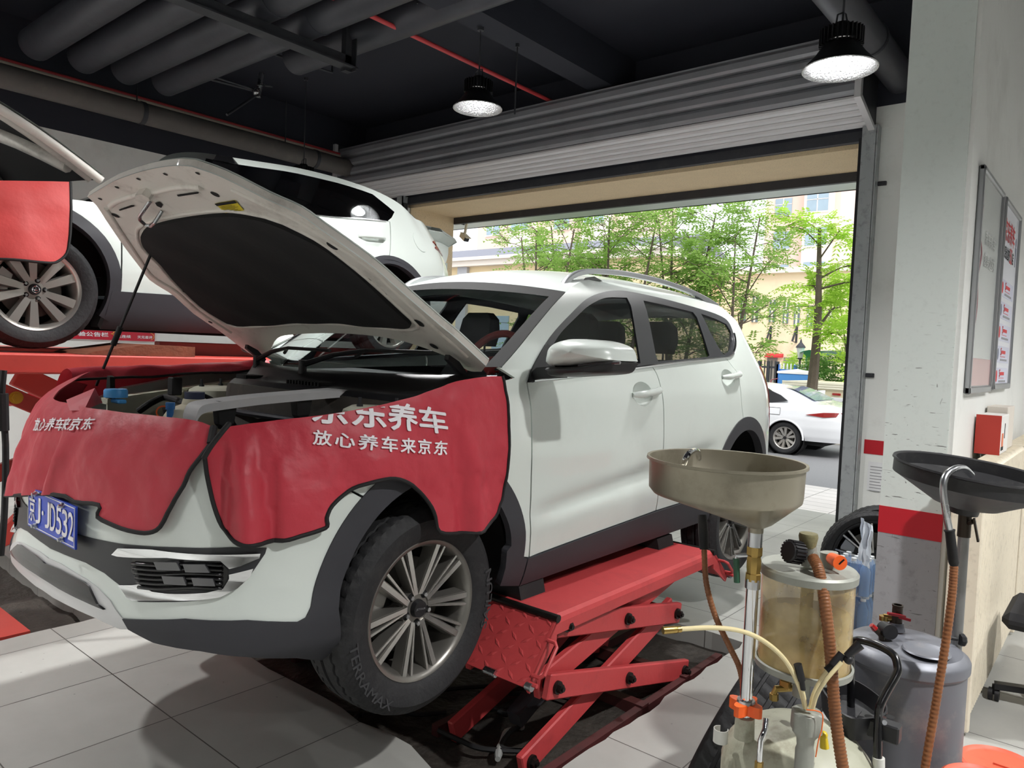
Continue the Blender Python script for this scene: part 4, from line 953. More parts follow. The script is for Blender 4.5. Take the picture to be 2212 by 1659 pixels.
bd.hull([Hd(a, l) + nrm * q for a, l in hh(Tz(180, 340, 0.17179, [(705, 400), (790, 382), (880, 430), (890, 470), (790, 500), (710, 465)]), -.2, 1.2) for q in (0.0, -0.03)])
obj('pressed_beads', bd, m_hoodin, hood, 50)
for L in ([(450, 648), (610, 590), (640, 592), (648, 608), (470, 662), (455, 660)], [(1178, 462), (1440, 425), (1458, 430), (1452, 446), (1215, 483), (1195, 483)]):
    q = MB(); q.panel(hh(Tz(180, 340, 0.17179, L), 0, 1.1), Hd, 0.2, off=0.003, th=0.0); obj('slot_opening', q, m_dark, hood)
for x, y, r in ((465, 418.5, .016), (250, 464.5, .016), (311, 571, .014), (718.5, 530, .022), (796, 602.5, .013), (831, 633.5, .012), (905.6, 697, .024), (938, 747, .02), (393, 628, .013), (216.5, 428.5, .008), (253, 403.5, .008), (299.5, 385.5, .008), (357.5, 375, .008), (427.5, 373, .008), (455, 695, .012)):
    a, l = hh([(x, y)], 0, 1.0)[0]; q = MB(); q.panel(ell((a, l), r, r, 14), Hd, 0.2, off=0.003, th=0); obj('hole', q, m_dark, hood)
lb_ = hh(Tz(180, 340, 0.17179, [(1660, 568), (1915, 527), (2028, 655), (1790, 690)]), 0.2, 1.1)
q = MB(); q.panel(lb_, Hd, 0.2, off=0.004, th=0); lbl = obj('warning_label', q, mat('yellow_label', (216, 196, 40), 0.5), hood)
qm = quadmap(lb_[3], lb_[2], lb_[1], lb_[0], lambda a, l: Hd(a, l) - nrm * 0.006)
q = MB(); q.add([qm(u, v) for u, v in ((0, .76), (1, .76), (1, 1), (0, 1))], [(0, 1, 2, 3)])
for k in range(6): q.add([qm(u, v) for u, v in ((.1, .08 + .11 * k), (.9 - .1 * (k % 3), .08 + .11 * k), (.9 - .1 * (k % 3), .11 + .11 * k), (.1, .11 + .11 * k))], [(0, 1, 2, 3)])
obj('label_print', q, m_dark, lbl, 0)
st_ = hh(Tz(180, 340, 0.17179, [(845, 545), (800, 610), (800, 660), (860, 720), (930, 738), (985, 690), (995, 665)]), -0.1, 1.15)
q = MB(); q.tube([Hd(a, l) - nrm * (0.004 if k in (0, 6) else 0.05) for k, (a, l) in enumerate(st_)], 0.007, 8); obj('latch_striker', q, m_steel, hood)
q = MB(); q.panel(hh(Tz(180, 340, 0.17179, [(905, 560), (960, 545), (1005, 590), (985, 625), (930, 600)]), -0.1, 1.15), Hd, 0.2, off=0.004, th=0); obj('latch_opening', q, m_dark, hood)
for L in ([(1840, 245), (1960, 310), (2060, 420), (2040, 455), (1960, 400), (1830, 290)],):
    a = [pX(x, y, -3.56) for x, y in Tz(200, 700, 400 / 2212, L)]
    q = MB(); q.hull([p + V((d, 0, 0)) for p in a for d in (-0.012, 0.012)]); 
    hgs = obj('hinge', q, m_black_plastic, hood, 0); obj('hinge', mirror(q), m_black_plastic, hood, 0)
# prop rod
a, b = pZ(208, 833, 1.40), Hd(*hh([(326, 548)], -0.4, 0.9)[0])
q = MB(); q.tube([a, a.lerp(b, 0.5), b], 0.0065, 10); pr = obj('prop_rod', q, m_black_plastic, suv)
q = MB(); q.tube([a.lerp(b, 0.315), a.lerp(b, 0.45)], 0.013, 12); obj('prop_grip', q, m_rubber, pr)
# ---- cowl, wipers
def cowl(u, t):   # u 0..1 from windscreen foot forward, t across
    P = wsf(0, t); return V((P.x, P.y - 0.02 - u * 0.26 * (1 - 0.62 * t * t), P.z - 0.03 - u * (0.08 + 0.07 * t * t) + 0.012 * math.sin(u * 9)))
q = MB(); q.grid(lambda t, u: cowl(u, t), [-1 + k / 10 for k in range(21)], [k / 8 for k in range(9)]); cw = obj('cowl_panel', q, m_black_plastic, suv, 60)
q = MB()
for k in range(11): 
    p = cowl(0.6, 0.12 + k * 0.02); q.box(p.x - 0.004, p.x + 0.004, p.y - 0.05, p.y + 0.05, p.z - 0.01, p.z + 0.016)
obj('air_intake_grille', q, m_dark, cw, 0); q = MB()
for k in range(11): 
    p = cowl(0.6, -0.5 + k * 0.02); q.box(p.x - 0.004, p.x + 0.004, p.y - 0.05, p.y + 0.05, p.z - 0.01, p.z + 0.016)
obj('air_intake_grille', q, m_dark, cw, 0)
for t0, t1, k1 in ((-0.62, 0.08, 1.6), (0.02, 0.72, 2.0)):
    wq = MB(); p0 = cowl(0.25, t0) + V((0, 0, 0.03)); p1 = wsf(k1, t1) + V((0, -0.03, 0.03)); pm_ = p0.lerp(p1, 0.5) + V((0, -0.02, 0.035))
    wq.tube([p0, p0.lerp(pm_, 0.5) + V((0, 0, 0.012)), pm_], [0.014, 0.011, 0.008], 8); wq.cyl(p0 - V((0, 0, 0.04)), p0 + V((0, 0, 0.02)), 0.018)
    wi = obj('wiper_arm', wq, m_black_plastic, suv)
    bq = MB(); bq.tube([wsf(k1 * 0.6, t0 + 0.25) + V((0, -0.02, 0.015)), pm_, p1], 0.008, 8); obj('wiper_blade', bq, m_rubber, wi)
# ---- engine bay
eb = MB(); eb.box(-3.45, -2.19, 1.22, 2.05, 0.95, 1.22, 0.03); obj('engine_block', eb, m_dark, suv, 0)
q = MB(); q.grid(lambda t, k: cowl(1.0, t) + V((0, -0.005 - 0.02 * k, -0.11 * k)), [-0.93 + .186 * k for k in range(11)], [0, 1, 3]); obj('firewall', q, mat('dusty_bulkhead', (62, 58, 54), 0.8, var=0.2, scale=12, dirt=(110, 100, 88), dscale=10, damt=0.4), suv, 40)
q = MB(); q.tube([cowl(1.12, t) + V((0, -0.03, -0.09)) for t in (-0.95, -0.5, 0, 0.5, 0.9)], 0.013, 8); obj('bulkhead_brace', q, m_dark_metal, suv)
m_bay = mat('grey_beige_bay_paint', (208, 208, 190), 0.45, var=0.06, dirt=(90, 84, 74), dscale=6, damt=0.35)
for sg in (1, -1):
    q = MB(); f_ = lambda a, y, z: V((X0 - sg * a, y, z))
    for ya, yb in ((1.35, 1.6), (1.6, 1.9), (1.9, 2.2)):
        d0, d1 = (0.60 + (y - 1.35) * 0.17 for y in (ya, yb)); z0, z1 = (1.355 + (y - 1.35) * 0.105 for y in (ya, yb))
        q.hull([f_(d + e, y, z - h) for d, y, z in ((d0, ya, z0), (d1, yb, z1)) for e in (0, 0.07) for h in (0, 0.025)])
        q.hull([f_(d + e, y, z - h) for d, y, z in ((d0, ya, z0), (d1, yb, z1)) for e in (0, 0.012) for h in (0.02, 0.28)])
    obj('inner_wing', q, m_bay, suv, 0)
    q = MB(); c = f_(0.60, 1.86, 1.16); q.lathe([(0, 0.245), (0.10, 0.245), (0.13, 0.23), (0.15, 0.17), (0.17, 0.0)], c, (0, 0, 1), 28); q.box(c.x - 0.17, c.x + 0.17, 1.9, 2.14, 1.1, 1.38, 0.04)
    tw = obj('strut_tower', q, m_bay, suv, 40)
    q = MB()
    for k in range(3): a = 2.1 * k + 0.4; p = c + V((0.08 * math.cos(a), 0.08 * math.sin(a), 0.24)); q = MB(); q.cyl(p, p + V((0, 0, 0.04)), 0.007, n=6); q.cyl(p, p + V((0, 0, 0.014)), 0.013, n=6); obj('strut_bolt', q, m_dark_metal, tw)
rz = pZ(386, 868, 1.40)
q = MB(); q.lathe([(0, 0.0), (0.10, 0.0), (0.115, 0.03), (0.115, 0.08), (0.09, 0.12), (0.045, 0.14), (0.04, 0.16), (0, 0.16)], (rz.x, rz.y + .06, 1.25), n=24); rv = obj('coolant_tank', q, mat('milky_plastic', (206, 200, 178), 0.4, var=0.06, dirt=(110, 100, 80), damt=0.4), suv, 40)
obj('tank_cap', MB().cyl((rz.x, rz.y + .06, 1.405), (rz.x, rz.y + .06, 1.435), 0.036, n=20), mat('navy_cap', (48, 54, 80), 0.5), rv)
q = MB(); q.cyl((rz.x + .02, rz.y - 0.04, 1.345), (rz.x + .02, rz.y - 0.04, 1.375), 0.012); q.cyl((rz.x + .02, rz.y - 0.04, 1.375), (rz.x + .02, rz.y - 0.04, 1.40), 0.016); obj('blue_fitting', q, mat('blue_plastic', (54, 112, 176), 0.4), rv)
q = MB(); q.tube([V(p) for p in cr([pZ(300, 888, 1.33), pZ(330, 868, 1.37), pZ(360, 858, 1.385), (rz.x - .05, rz.y + .06, 1.385)], 6)], 0.014, 10)
q.tube([V(p) for p in cr([(rz.x + .07, rz.y + .06, 1.37), pZ(430, 858, 1.385), pZ(450, 862, 1.37), pZ(480, 880, 1.3)], 6)], 0.016, 10)
q.tube([V(p) for p in cr([pZ(352, 890, 1.34), pZ(400, 884, 1.35), pZ(440, 886, 1.34)], 6)], 0.017, 10); obj('coolant_hose', q, m_rubber, suv)
p = pZ(352, 890, 1.34); q = MB(); q.lathe([(0.020, -.004), (0.026, -.004), (0.026, .004), (0.020, .004), (0.020, -.004)], p, p - CAM, 20); obj('dipstick_ring', q, mat('orange_plastic', (226, 96, 40), 0.45), suv)
p = pZ(250, 858, 1.41); q = MB(); q.lathe([(0, .03), (.036, .03), (.04, .024), (.04, 0), (0, 0)], p, (0, 0, 1), 24); q.box(p.x - .01, p.x + .06, p.y - .015, p.y + .015, p.z - .02, p.z - .005, .004); obj('washer_cap', q, mat('sky_blue_plastic', (70, 150, 212), 0.4), suv)
q = MB(); p = pZ(232, 845, 1.40); q.hull([p + V(d) for d in ((-.02, 0, -.03), (.03, 0, -.03), (.022, 0, .06), (-.005, 0, .065), (-.02, .02, -.03), (.03, .02, -.03), (.022, .02, .06), (-.005, .02, .065))]); obj('hood_bumper_stop', q, m_rubber, suv)
p = pZ(378, 826, 1.46); q = MB(); q.box(p.x - .022, p.x + .022, p.y - .02, p.y + .02, p.z - .05, p.z + .02, .004); obj('wing_clip', q, m_rubber, suv)
# grey wing-top shroud standing on two posts along the near side of the bay
XS_ = -2.40
gb = [pX(x, y, XS_) for x, y in ((423, 903), (430, 884), (444, 874), (480, 868), (560, 858), (650, 850), (740, 843), (785, 842))]
q = MB(); L = cr(gb, 4); k = len(L)
for i, p in enumerate(L):
    p = V(p); t = i / (k - 1); h = 0.028
    for dx, dz in ((0.0, 0.0), (-0.09, 0.004), (-0.09, -0.008), (-0.012, -0.012), (-0.010, -h), (0.002, -h)): q.v.append(p + V((dx, 0, dz)))
for i in range(k - 1):
    for j in range(6): q.face((i * 6 + j, (i + 1) * 6 + j, (i + 1) * 6 + (j + 1) % 6, i * 6 + (j + 1) % 6))
q.face(range(6)); q.face([(k - 1) * 6 + j for j in range(6)][::-1])
gs = obj('wing_top_shroud', q, mat('dusty_grey_plastic', (190, 190, 192), 0.6, var=0.12, scale=9, dirt=(196, 192, 186), dscale=10, damt=0.4), suv, 30)
for x, y in ((484, 884), (650, 868)):
    p = pX(x, y, XS_ - 0.03); q = MB(); q.hull([p + V(d) for d in ((-.03, -.03, .03), (.02, -.03, .03), (.02, .04, .03), (-.03, .04, .03), (-.02, -.025, -.05), (.016, -.025, -.05), (.016, .03, -.05), (-.02, .03, -.05), (-.012, -.012, -.07), (.01, .012, -.07))]); obj('shroud_post', q, m_black_plastic, gs, 0)
q = MB(); q.box(-3.4, -2.24, 1.06, 1.16, 1.12, 1.30, .02); obj('radiator_support', q, m_dark, suv, 0)
# ---- cabin
q = MB(); q.prism([(2.25, 1.48), (2.75, 1.50), (2.95, 1.42), (2.95, 1.1), (2.35, 1.1)], (-3.6, 0, 0), (0, 1, 0), (0, 0, 1), (1.56, 0, 0)); obj('dashboard', q, m_interior, suv, 20)
for i, (x, y) in enumerate(((-2.45, 3.35), (-3.19, 3.35), (-2.42, 4.25), (-2.82, 4.25), (-3.22, 4.25))):
    q = MB(); q.hull([V((x + a * .24, y - .5 + b * .5, 1.0 + c * .14)) for a in (-1, 1) for b in (0, 1) for c in (0, 1)]); st = obj('seat', q, m_interior, suv, 0)
    q = MB(); q.hull([V((x + a * w_, y + yy, zz)) for a in (-1, 1) for w_, yy, zz in ((.24, -.06, 1.1), (.24, .08, 1.1), (.25, .02, 1.45), (.25, .12, 1.45), (.17, .10, 1.62), (.17, .17, 1.62))]); obj('backrest', q, m_interior, st, 0)
    q = MB(); q.hull([V((x + a * w_, y + yy, zz)) for a in (-1, 1) for w_, yy, zz in ((.11, .08, 1.66), (.13, .08, 1.74), (.12, .10, 1.83), (.08, .11, 1.87), (.11, .17, 1.66), (.13, .18, 1.74), (.12, .18, 1.83), (.08, .17, 1.87))]); q.cyl((x - .05, y + .13, 1.58), (x - .05, y + .13, 1.7), .007).cyl((x + .05, y + .13, 1.58), (x + .05, y + .13, 1.7), .007); obj('headrest', q, m_interior, st, 0)
q = MB(); sc_ = V((-2.45, 2.78, 1.56)); e1 = V((1, 0, 0)); e2 = V((0, 0.45, 0.89)); q.tube([sc_ + (e1 * math.cos(t) + e2 * math.sin(t)) * 0.185 for t in [2 * math.pi * k / 30 for k in range(30)]], 0.019, 10, closed=True)
q.tube([sc_ - e1 * .18, sc_, sc_ + e1 * .18], .014).tube([sc_, sc_ - e2 * .18], .014).sphere(sc_, 0.06, sc=(1, .6, .8)); obj('steering_wheel', q, mat('red_steering_cover', (150, 50, 48), 0.5, bump=0.2), suv)
# ================================================================ red protective covers draped over the wings and nose
m_red = mat('red_vinyl_cover', (188, 54, 68), 0.5, var=0.10, scale=3, bump=0.25, bscale=14, dirt=(160, 44, 56), dscale=6, damt=0.35, rvar=0.06)
m_edge = mat('black_binding', (22, 21, 22), 0.7, var=0.1)
def gauss(x, c, w): return math.exp(-((x - c) / w) ** 2)
def cloth(folds, base=0.026, hang=0.05, ztop=1.36):
    def S(s, z):
        x, y, nx, ny = plan(s); d = base
        h = max(0.0, (ztop - z)); k = min(1, h / 0.12)
        for c, w, a, sl in folds: d += a * k * gauss(s + sl * (z - 1.2), c, w)
        q = V((s * 5, z * 5, 3.1)); d += 0.017 * noise.noise(q) + 0.007 * noise.noise(q * 2.7) + 0.003 * noise.noise(q * 6)
        d = max(0.014, d + hang * h * h)
        p = B(s, z); return V((p.x + nx * d, p.y + ny * d, p.z + 0.012 * max(0, (z - 1.30) / 0.15)))
    return S
def hcl(S, pts, s0, z0):
    o = []
    for p in pts:
        s0, z0 = hit(S, p[0], p[1], s0, z0, 25); o.append((s0, z0))
    return o
def edge_tube(S, L, r=0.007): return MB().tube([S(a, b) for a, b in L], r, 8)
def text_on(S, text, quad, s0, z0, lift, bold=0.02, cut=None, spacing=1.0):
    q = hcl(S, quad, s0, z0); f = quadmap(q[0] + (0,), q[1] + (0,), q[2] + (0,), q[3] + (0,))
    g = MB(); lettering(g, text, f, bold, spacing); bm = bmesh.new()
    bv = [bm.verts.new(p) for p in g.v]
    for t in g.f:
        try: bm.faces.new([bv[i] for i in t])
        except ValueError: pass
    if cut:
        for ca, cb in cut:
            (a, b), (c, d) = hcl(S, (ca, cb), s0, z0)
            bmesh.ops.bisect_plane(bm, geom=bm.verts[:] + bm.edges[:] + bm.faces[:], plane_co=(a, b, 0), plane_no=(-(d - b), c - a, 0), clear_outer=True)
    for ax, st in ((0, 0.04), (1, 0.04)):
        lo, hi = min(v.co[ax] for v in bm.verts), max(v.co[ax] for v in bm.verts); k = math.ceil(lo / st)
        while k * st < hi:
            co = [0, 0, 0]; co[ax] = k * st; no = [0, 0, 0]; no[ax] = 1
            bmesh.ops.bisect_plane(bm, geom=bm.verts[:] + bm.edges[:] + bm.faces[:], plane_co=co, plane_no=no); k += 1
    bm.verts.index_update(); mb = MB(); h = 2e-3
    for v in bm.verts:
        a, b = v.co.x, v.co.y; n = (S(a + h, b) - S(a - h, b)).cross(S(a, b + h) - S(a, b - h)).normalized(); mb.v.append(S(a, b) + n * (lift + v.co.z))
    for fc_ in bm.faces: mb.face([v.index for v in fc_.verts])
    bm.free(); return mb
# near wing cover
SL = cloth([(0.63, 0.06, 0.03, 0.12), (0.80, 0.035, -0.03, 0.1), (0.87, 0.05, 0.04, 0.1), (0.94, 0.025, -0.028, 0.1), (1.2, 0.05, -0.012, 0.2), (1.45, 0.12, 0.012, 0), (1.66, 0.035, -0.018, 0.15), (1.74, 0.05, 0.026, 0.1), (1.86, 0.06, -0.012, 0.1)], hang=0.03)
cl_edge = [(442, 985), (445, 1010), (452, 1050), (463, 1095), (480, 1137), (500, 1163), (525, 1179), (560, 1177), (610, 1168), (650, 1158), (690, 1146), (707, 1137), (706, 1118), (718, 1092), (742, 1069), (775, 1050), (820, 1038), (853, 1034), (882, 1043), (907, 1063), (927, 1087), (941, 1117), (950, 1149), (985, 1152), (1020, 1152), (1050, 1141), (1070, 1117), (1080, 1090), (1086, 1072), (1097, 1010), (1100, 940), (1098, 890), (1092, 845), (1086, 813)]
cl_top = [(1086, 813), (1060, 813), (1030, 816), (985, 824), (935, 842), (900, 855), (850, 868), (800, 879), (740, 890), (700, 896), (640, 903), (580, 910), (520, 918), (475, 930), (442, 985)]
E1 = cr(hcl(SL, cl_edge, 0.35, 1.2), 3); E2 = cr(hcl(SL, cl_top, 1.9, 1.5), 3)
wc = thing('fender_cover', 'red vinyl fender cover with white lettering hung over the near front wheel', 'cover', (-1.95, 1.6, 1.2), 'red vinyl covers on the two raised cars')
mb = MB(); mb.panel(E1[:-1] + E2[:-1], SL, 0.022, th=0.004); obj('cover_sheet', mb, m_red, wc, 180)
obj('binding', edge_tube(SL, E1), m_edge, wc)
obj('lettering', text_on(SL, '京东养车', [(674, 912), (966, 937), (960, 884), (674, 846)], 1.0, 1.3, 0.004, 0.026, cut=[((674, 900), (760, 889)), ((720, 895), (840, 874))]), m_white_text, wc, 0)
obj('lettering', text_on(SL, '放心养车来京东', [(675, 960), (963, 984), (966, 953), (676, 929)], 1.0, 1.2, 0.004, 0.022, spacing=1.25), m_white_text, wc, 0)
hk = MB(); hk.tube([pX(x, y, -1.97) for x, y in cr(Tz(600, 560, ZK, [(1380, 745), (1405, 770), (1410, 740), (1425, 745), (1440, 735), (1430, 712), (1405, 712)]), 4)], 0.0055, 8); obj('hanging_hook', hk, m_black_plastic, wc)
# nose cover
SF = cloth([(-0.42, 0.05, 0.02, 0.1), (-0.28, 0.05, -0.012, 0.1), (-0.17, 0.07, 0.018, 0.05), (-0.02, 0.05, -0.02, -0.05), (0.04, 0.05, 0.03, -0.12), (0.2, 0.08, 0.012, -0.3)], base=0.028, hang=0.12, ztop=1.34)
fE = cr(hcl(SF, [(455, 958), (435, 985), (410, 1018), (396, 1050), (371, 1092), (346, 1138), (321, 1151), (290, 1149), (250, 1137), (211, 1117), (214, 1091), (160, 1084), (115, 1068), (70, 1066)], 0.35, 1.25), 3) + [(-0.55, 1.03), (-0.8, 1.0), (-1.0, 1.0)]
fT = [(-1.04, 1.2), (-1.02, 1.40), (-0.85, 1.425)] + cr([(-0.7, 1.44), (-0.58, 1.465), (-0.47, 1.445), (-0.36, 1.40), (-0.22, 1.375)] + hcl(SF, [(330, 897), (420, 908), (462, 922)], -0.1, 1.36), 3)
nc = thing('nose_cover', 'red vinyl cover hung over the nose of the SUV above the number plate', 'cover', (-2.85, 0.95, 1.2), 'red vinyl covers on the two raised cars')
mb = MB(); mb.panel(fE + fT, SF, 0.022, th=0.004); obj('cover_sheet', mb, m_red, nc, 180)
obj('binding', edge_tube(SF, fE), m_edge, nc); obj('binding', edge_tube(SF, [fT[-1], fE[0]], 0.012), m_edge, nc)
obj('lettering', text_on(SF, '放心养车来京东', [(74, 931), (197, 929), (211, 903), (80, 904)], -0.4, 1.3, 0.004, 0.022, spacing=1.1), m_white_text, nc, 0)
tp = MB(); q = pZ(205, 838, 1.44); tp.hull([q, q + V((-.10, -.06, -.05)), q + V((.12, -.08, -.07)), q + V((-.06, .05, -.06)), q + V((.05, -.10, -.075))]); obj('raised_corner', tp, m_red, nc, 40)
st2 = MB(); st2.tube([V(p) for p in cr([pY(495, 915, 1.0), pY(478, 935, .97), pY(455, 965, .95), pY(440, 990, .94)], 5)], 0.007, 8); obj('strap', st2, m_edge, nc)
# far wing cover: hangs outside, turns over the top of the wing
fw = thing('fender_cover', 'red vinyl cover on the far wing, seen across the engine bay', 'cover', (-3.7, 1.7, 1.3), 'red vinyl covers on the two raised cars')
secs = [(-0.985, 1.0), (-0.99, 1.2), (-0.97, 1.36), (-0.93, 1.45), (-0.87, 1.495), (-0.80, 1.51), (-0.755, 1.495), (-0.735, 1.46)]
sq = cr(secs, 3)
def far(i, y):
    dx, z = sq[i]; k = (y - 1.2) / 1.0
    zz = z - 0.035 + 0.055 * k * (1 if z > 1.3 else 0.2); n_ = noise.noise(V((y * 6, i * .3, 0)))
    xx = dx + (0.06 * max(0, 1.45 - y) if dx < -.8 else 0)
    return V((X0 + xx + .01 * n_, y, zz + .012 * n_))
mb = MB(); mb.grid(lambda i, y: far(i, y), range(len(sq)), [1.26 + 0.98 * k / 40 for k in range(41)]); obj('cover_sheet', mb, m_red, fw, 180)
mb = MB(); mb.tube([far(len(sq) - 1, 1.26 + 0.98 * k / 20) for k in range(21)], 0.006, 8); obj('binding', mb, m_edge, fw)
# ================================================================ scissor lift under the SUV
def diamond(mb, f, nu, nv, h=0.004):
    """raised tread lozenges on a plate f(u, v)"""
    for i in range(nu):
        for j in range(nv):
            u, v = (i + 0.5) / nu, (j + 0.5) / nv; r = 0.36
            if (i + j) % 2: d1, d2 = (r / nu, r / nv), (-0.12 / nu, 0.12 / nv)
            else: d1, d2 = (r / nu, -r / nv), (0.12 / nu, 0.12 / nv)
            p = [f(u + d1[0], v + d1[1]), f(u + d2[0], v + d2[1]), f(u - d1[0], v - d1[1]), f(u - d2[0], v - d2[1])]
            n = (p[1] - p[0]).cross(p[3] - p[0]).normalized(); n0 = (f(1, 0) - f(0, 0)).cross(f(0, 1) - f(0, 0))
            if n.dot(n0) < 0: n = -n
            c = f(u, v) + n * h
            mb.add([p[0], p[1], p[2], p[3], c.lerp(p[0], .4) , c.lerp(p[1], .3), c.lerp(p[2], .4), c.lerp(p[3], .3)], [(0, 1, 5, 4), (1, 2, 6, 5), (2, 3, 7, 6), (3, 0, 4, 7), (4, 5, 6, 7)])
def bolt(mb, p, d=(1, 0, 0), r=0.022):
    p, d = V(p), V(d); mb.cyl(p, p + d * 0.012, r * 1.25, n=20); mb.cyl(p + d * 0.012, p + d * 0.03, r * 0.85, n=6); mb.cyl(p + d * 0.03, p + d * 0.038, r * 0.45, n=12)
m_bolt = mat('greasy_bolt', (38, 34, 32), 0.4, 0.6, var=0.3, scale=20)
def make_lift(label):
    t = thing('scissor_lift', label, 'car lift', (-1.99, 3.1, -0.06), 'scissor lifts under the SUV')
    xo, xi, y0, y1, zt = -1.71, -2.28, 2.40, 3.86, 0.58
    q = MB(); q.prism([(xi, zt - .07), (xi + .006, zt - .012), (xi + .02, zt), (xo - .02, zt), (xo - .006, zt - .012), (xo, zt - .03), (xo, zt - .075), (xo - .01, zt - .075), (xo - .012, zt - .02), (xi + .012, zt - .02), (xi + .01, zt - .07)], (0, y0, 0), (1, 0, 0), (0, 0, 1), (0, y1 - y0, 0)); obj('platform', q, m_lift, t, 0)
    for ya, za, yb, zb, nm in ((y0, zt - .01, 2.215, 0.345, 'front'), (y1, zt - .01, 4.06, 0.40, 'rear')):
        f = lambda u, v: V((xi + 0.0 + (xo - xi) * u, ya + (yb - ya) * v, za + (zb - za) * v))
        n = (f(1, 0) - f(0, 0)).cross(f(0, 1) - f(0, 0)).normalized(); n = n if n.y * (yb - ya) > 0 else -n
        q = MB(); q.hull([f(u, v) - n * k for u in (0, 1) for v in (0, 1) for k in (0, 0.012)]); fl_ = obj('ramp_flap', q, m_lift, t, 0)
        q = MB(); g_ = (lambda u, v: f(1 - u, v) + n * 0.0005) if nm == 'front' else (lambda u, v: f(u, v) + n * 0.0005)
        diamond(q, g_, 9, 6); obj('tread_pattern', q, m_lift, fl_, 0)
        q = MB(); q.prism([(ya, za + .005), (ya, za - .09), (yb - (yb - ya) * .12, zb - .03), (yb, zb)], (xo - .012, 0, 0), (0, 1, 0), (0, 0, 1), (.012, 0, 0)); obj('side_plate', q, m_lift, fl_, 0)
        q = MB(); a, b = f(1, .32), f(1, .82); o = V((.05, 0, 0)); q.tube([V(p) for p in (a, a + o * .7, a + o + (b - a) * .1, b + o - (b - a) * .1, b + o * .7, b)], 0.0085, 8); q.tube([f(1, .93), f(1, .93) + V((.04, 0, 0))], .009, 8); obj('flap_handle', q, m_lift, fl_)
        q = MB(); q.tube([f(0.62, 0.98), f(0.72, 0.98)], .016, 12); q.cyl(f(.99, .97), f(1.04, .97), .016); obj('roller', q, m_steel, fl_)
        q = MB(); q.tube([f(-.01, 0), f(1.01, 0)], .016, 12); obj('hinge_pin', q, m_bolt, fl_)
    P = dict(fb=(2.36, -.03), bb=(3.60, -.02), fm=(2.44, .27), bm=(3.50, .31), ft=(2.50, .51), bt=(3.62, .52))
    for nm, a, b, x in (('fm', 'fm', 'bb', -1.745), ('bm', 'fb', 'bm', -1.80), ('up', 'fm', 'bt', -1.80), ('dn', 'bm', 'ft', -1.755)):
        for xx in (x, -3.99 - x):
            (ya, za), (yb, zb) = P[a], P[b]; d = V((0, yb - ya, zb - za)).normalized() * .05
            q = MB(); q.beam(V((xx, ya, za)) - d, V((xx, yb, zb)) + d, .035, .105, (0, 0, 1), .006); arm = obj('scissor_arm', q, m_lift, t, 0)
            if xx > -1.9:
                for yy, zz in ((ya, za), ((ya + yb) / 2, (za + zb) / 2), (yb, zb)):
                    q = MB(); bolt(q, (xx + .017, yy, zz)); obj('pivot_bolt', q, m_bolt, arm)
    q = MB()
    for k in ('fm', 'bm', 'ft', 'bt'): q = MB(); y, z = P[k]; q.tube([(-1.76, y, z), (-2.23, y, z)], .024, 14); obj('cross_shaft', q, m_lift, t)
    q = MB(); q.beam((-1.99, 2.5, .02), (-1.99, 3.2, .33), .07, .07); q.tube([(-1.99, 3.0, .24), (-1.99, 3.45, .46)], .022, 12); obj('hydraulic_ram', q, m_dark_metal, t, 20)
    q = MB(); q.box(-1.73, -1.69, 2.3, 4.0, -.09, -.04); q.box(-2.30, -2.26, 2.3, 4.0, -.09, -.04); q.box(-2.3, -1.69, 3.1, 3.16, -.09, -.03); q.box(-2.3, -1.69, 3.55, 3.6, -.09, -.03); obj('base_frame', q, mat('dark_red_base', (70, 28, 28), 0.6, var=0.3, dirt=(30, 24, 22), dscale=5, damt=0.7), t, 0)
    return t
lift = make_lift('near red scissor lift with a chequer-plate ramp flap beside the front wheel')
dup(lift, (-3.65, 3.1, -0.06), None, 'far red scissor lift hidden behind the front wheel')
for lab, y, x in (('black rubber jacking block near the front end of the near lift', 2.52, -2.03), ('black rubber jacking block near the rear end of the near lift', 3.72, -2.03),
                  ('black rubber jacking block on the far lift, front end', 2.52, -3.61), ('black rubber jacking block on the far lift, rear end', 3.72, -3.61)):
    q = MB(); q.hull([V((x + a * w_, y + b * .085, z)) for a in (-1, 1) for b in (-1, 1) for w_, z in ((.10, .58), (.085, .638))]); tag(obj('jacking_block', q, m_rubber, None, 0), lab, 'block', 'rubber jacking blocks')
# loose things in the pit
random.seed(3)
cb = MB()
for k in range(5):
    p = [V((-2.5 + random.uniform(-.4, .5), 2.1 + .1 * k, -.055))]
    for j in range(7): p.append(p[-1] + V((random.uniform(-.12, .16), random.uniform(-.08, .14), 0)))
    cb = MB(); cb.tube([V(a) for a in cr(p, 4)], .011, 6)
    tag(obj('air_hose', cb, m_rubber), 'loose black hose lying in the oily pit under the front wheel', 'hose', 'loose hoses in the pit')
q = MB(); pts = [pZ(x, y, -.06) for x, y in ((1075, 1640), (1082, 1600), (1105, 1575), (1130, 1568))]; q.tube([V(p) for p in cr(pts, 5)], [.012 + .006 * math.sin(i) for i in range(16)], 8); tag(obj('torn_wrap', q, mat('silvery_film', (160, 162, 160), 0.25, 0.2, var=0.2)), 'torn strip of silvery film lying in the pit by the lift foot', 'film')
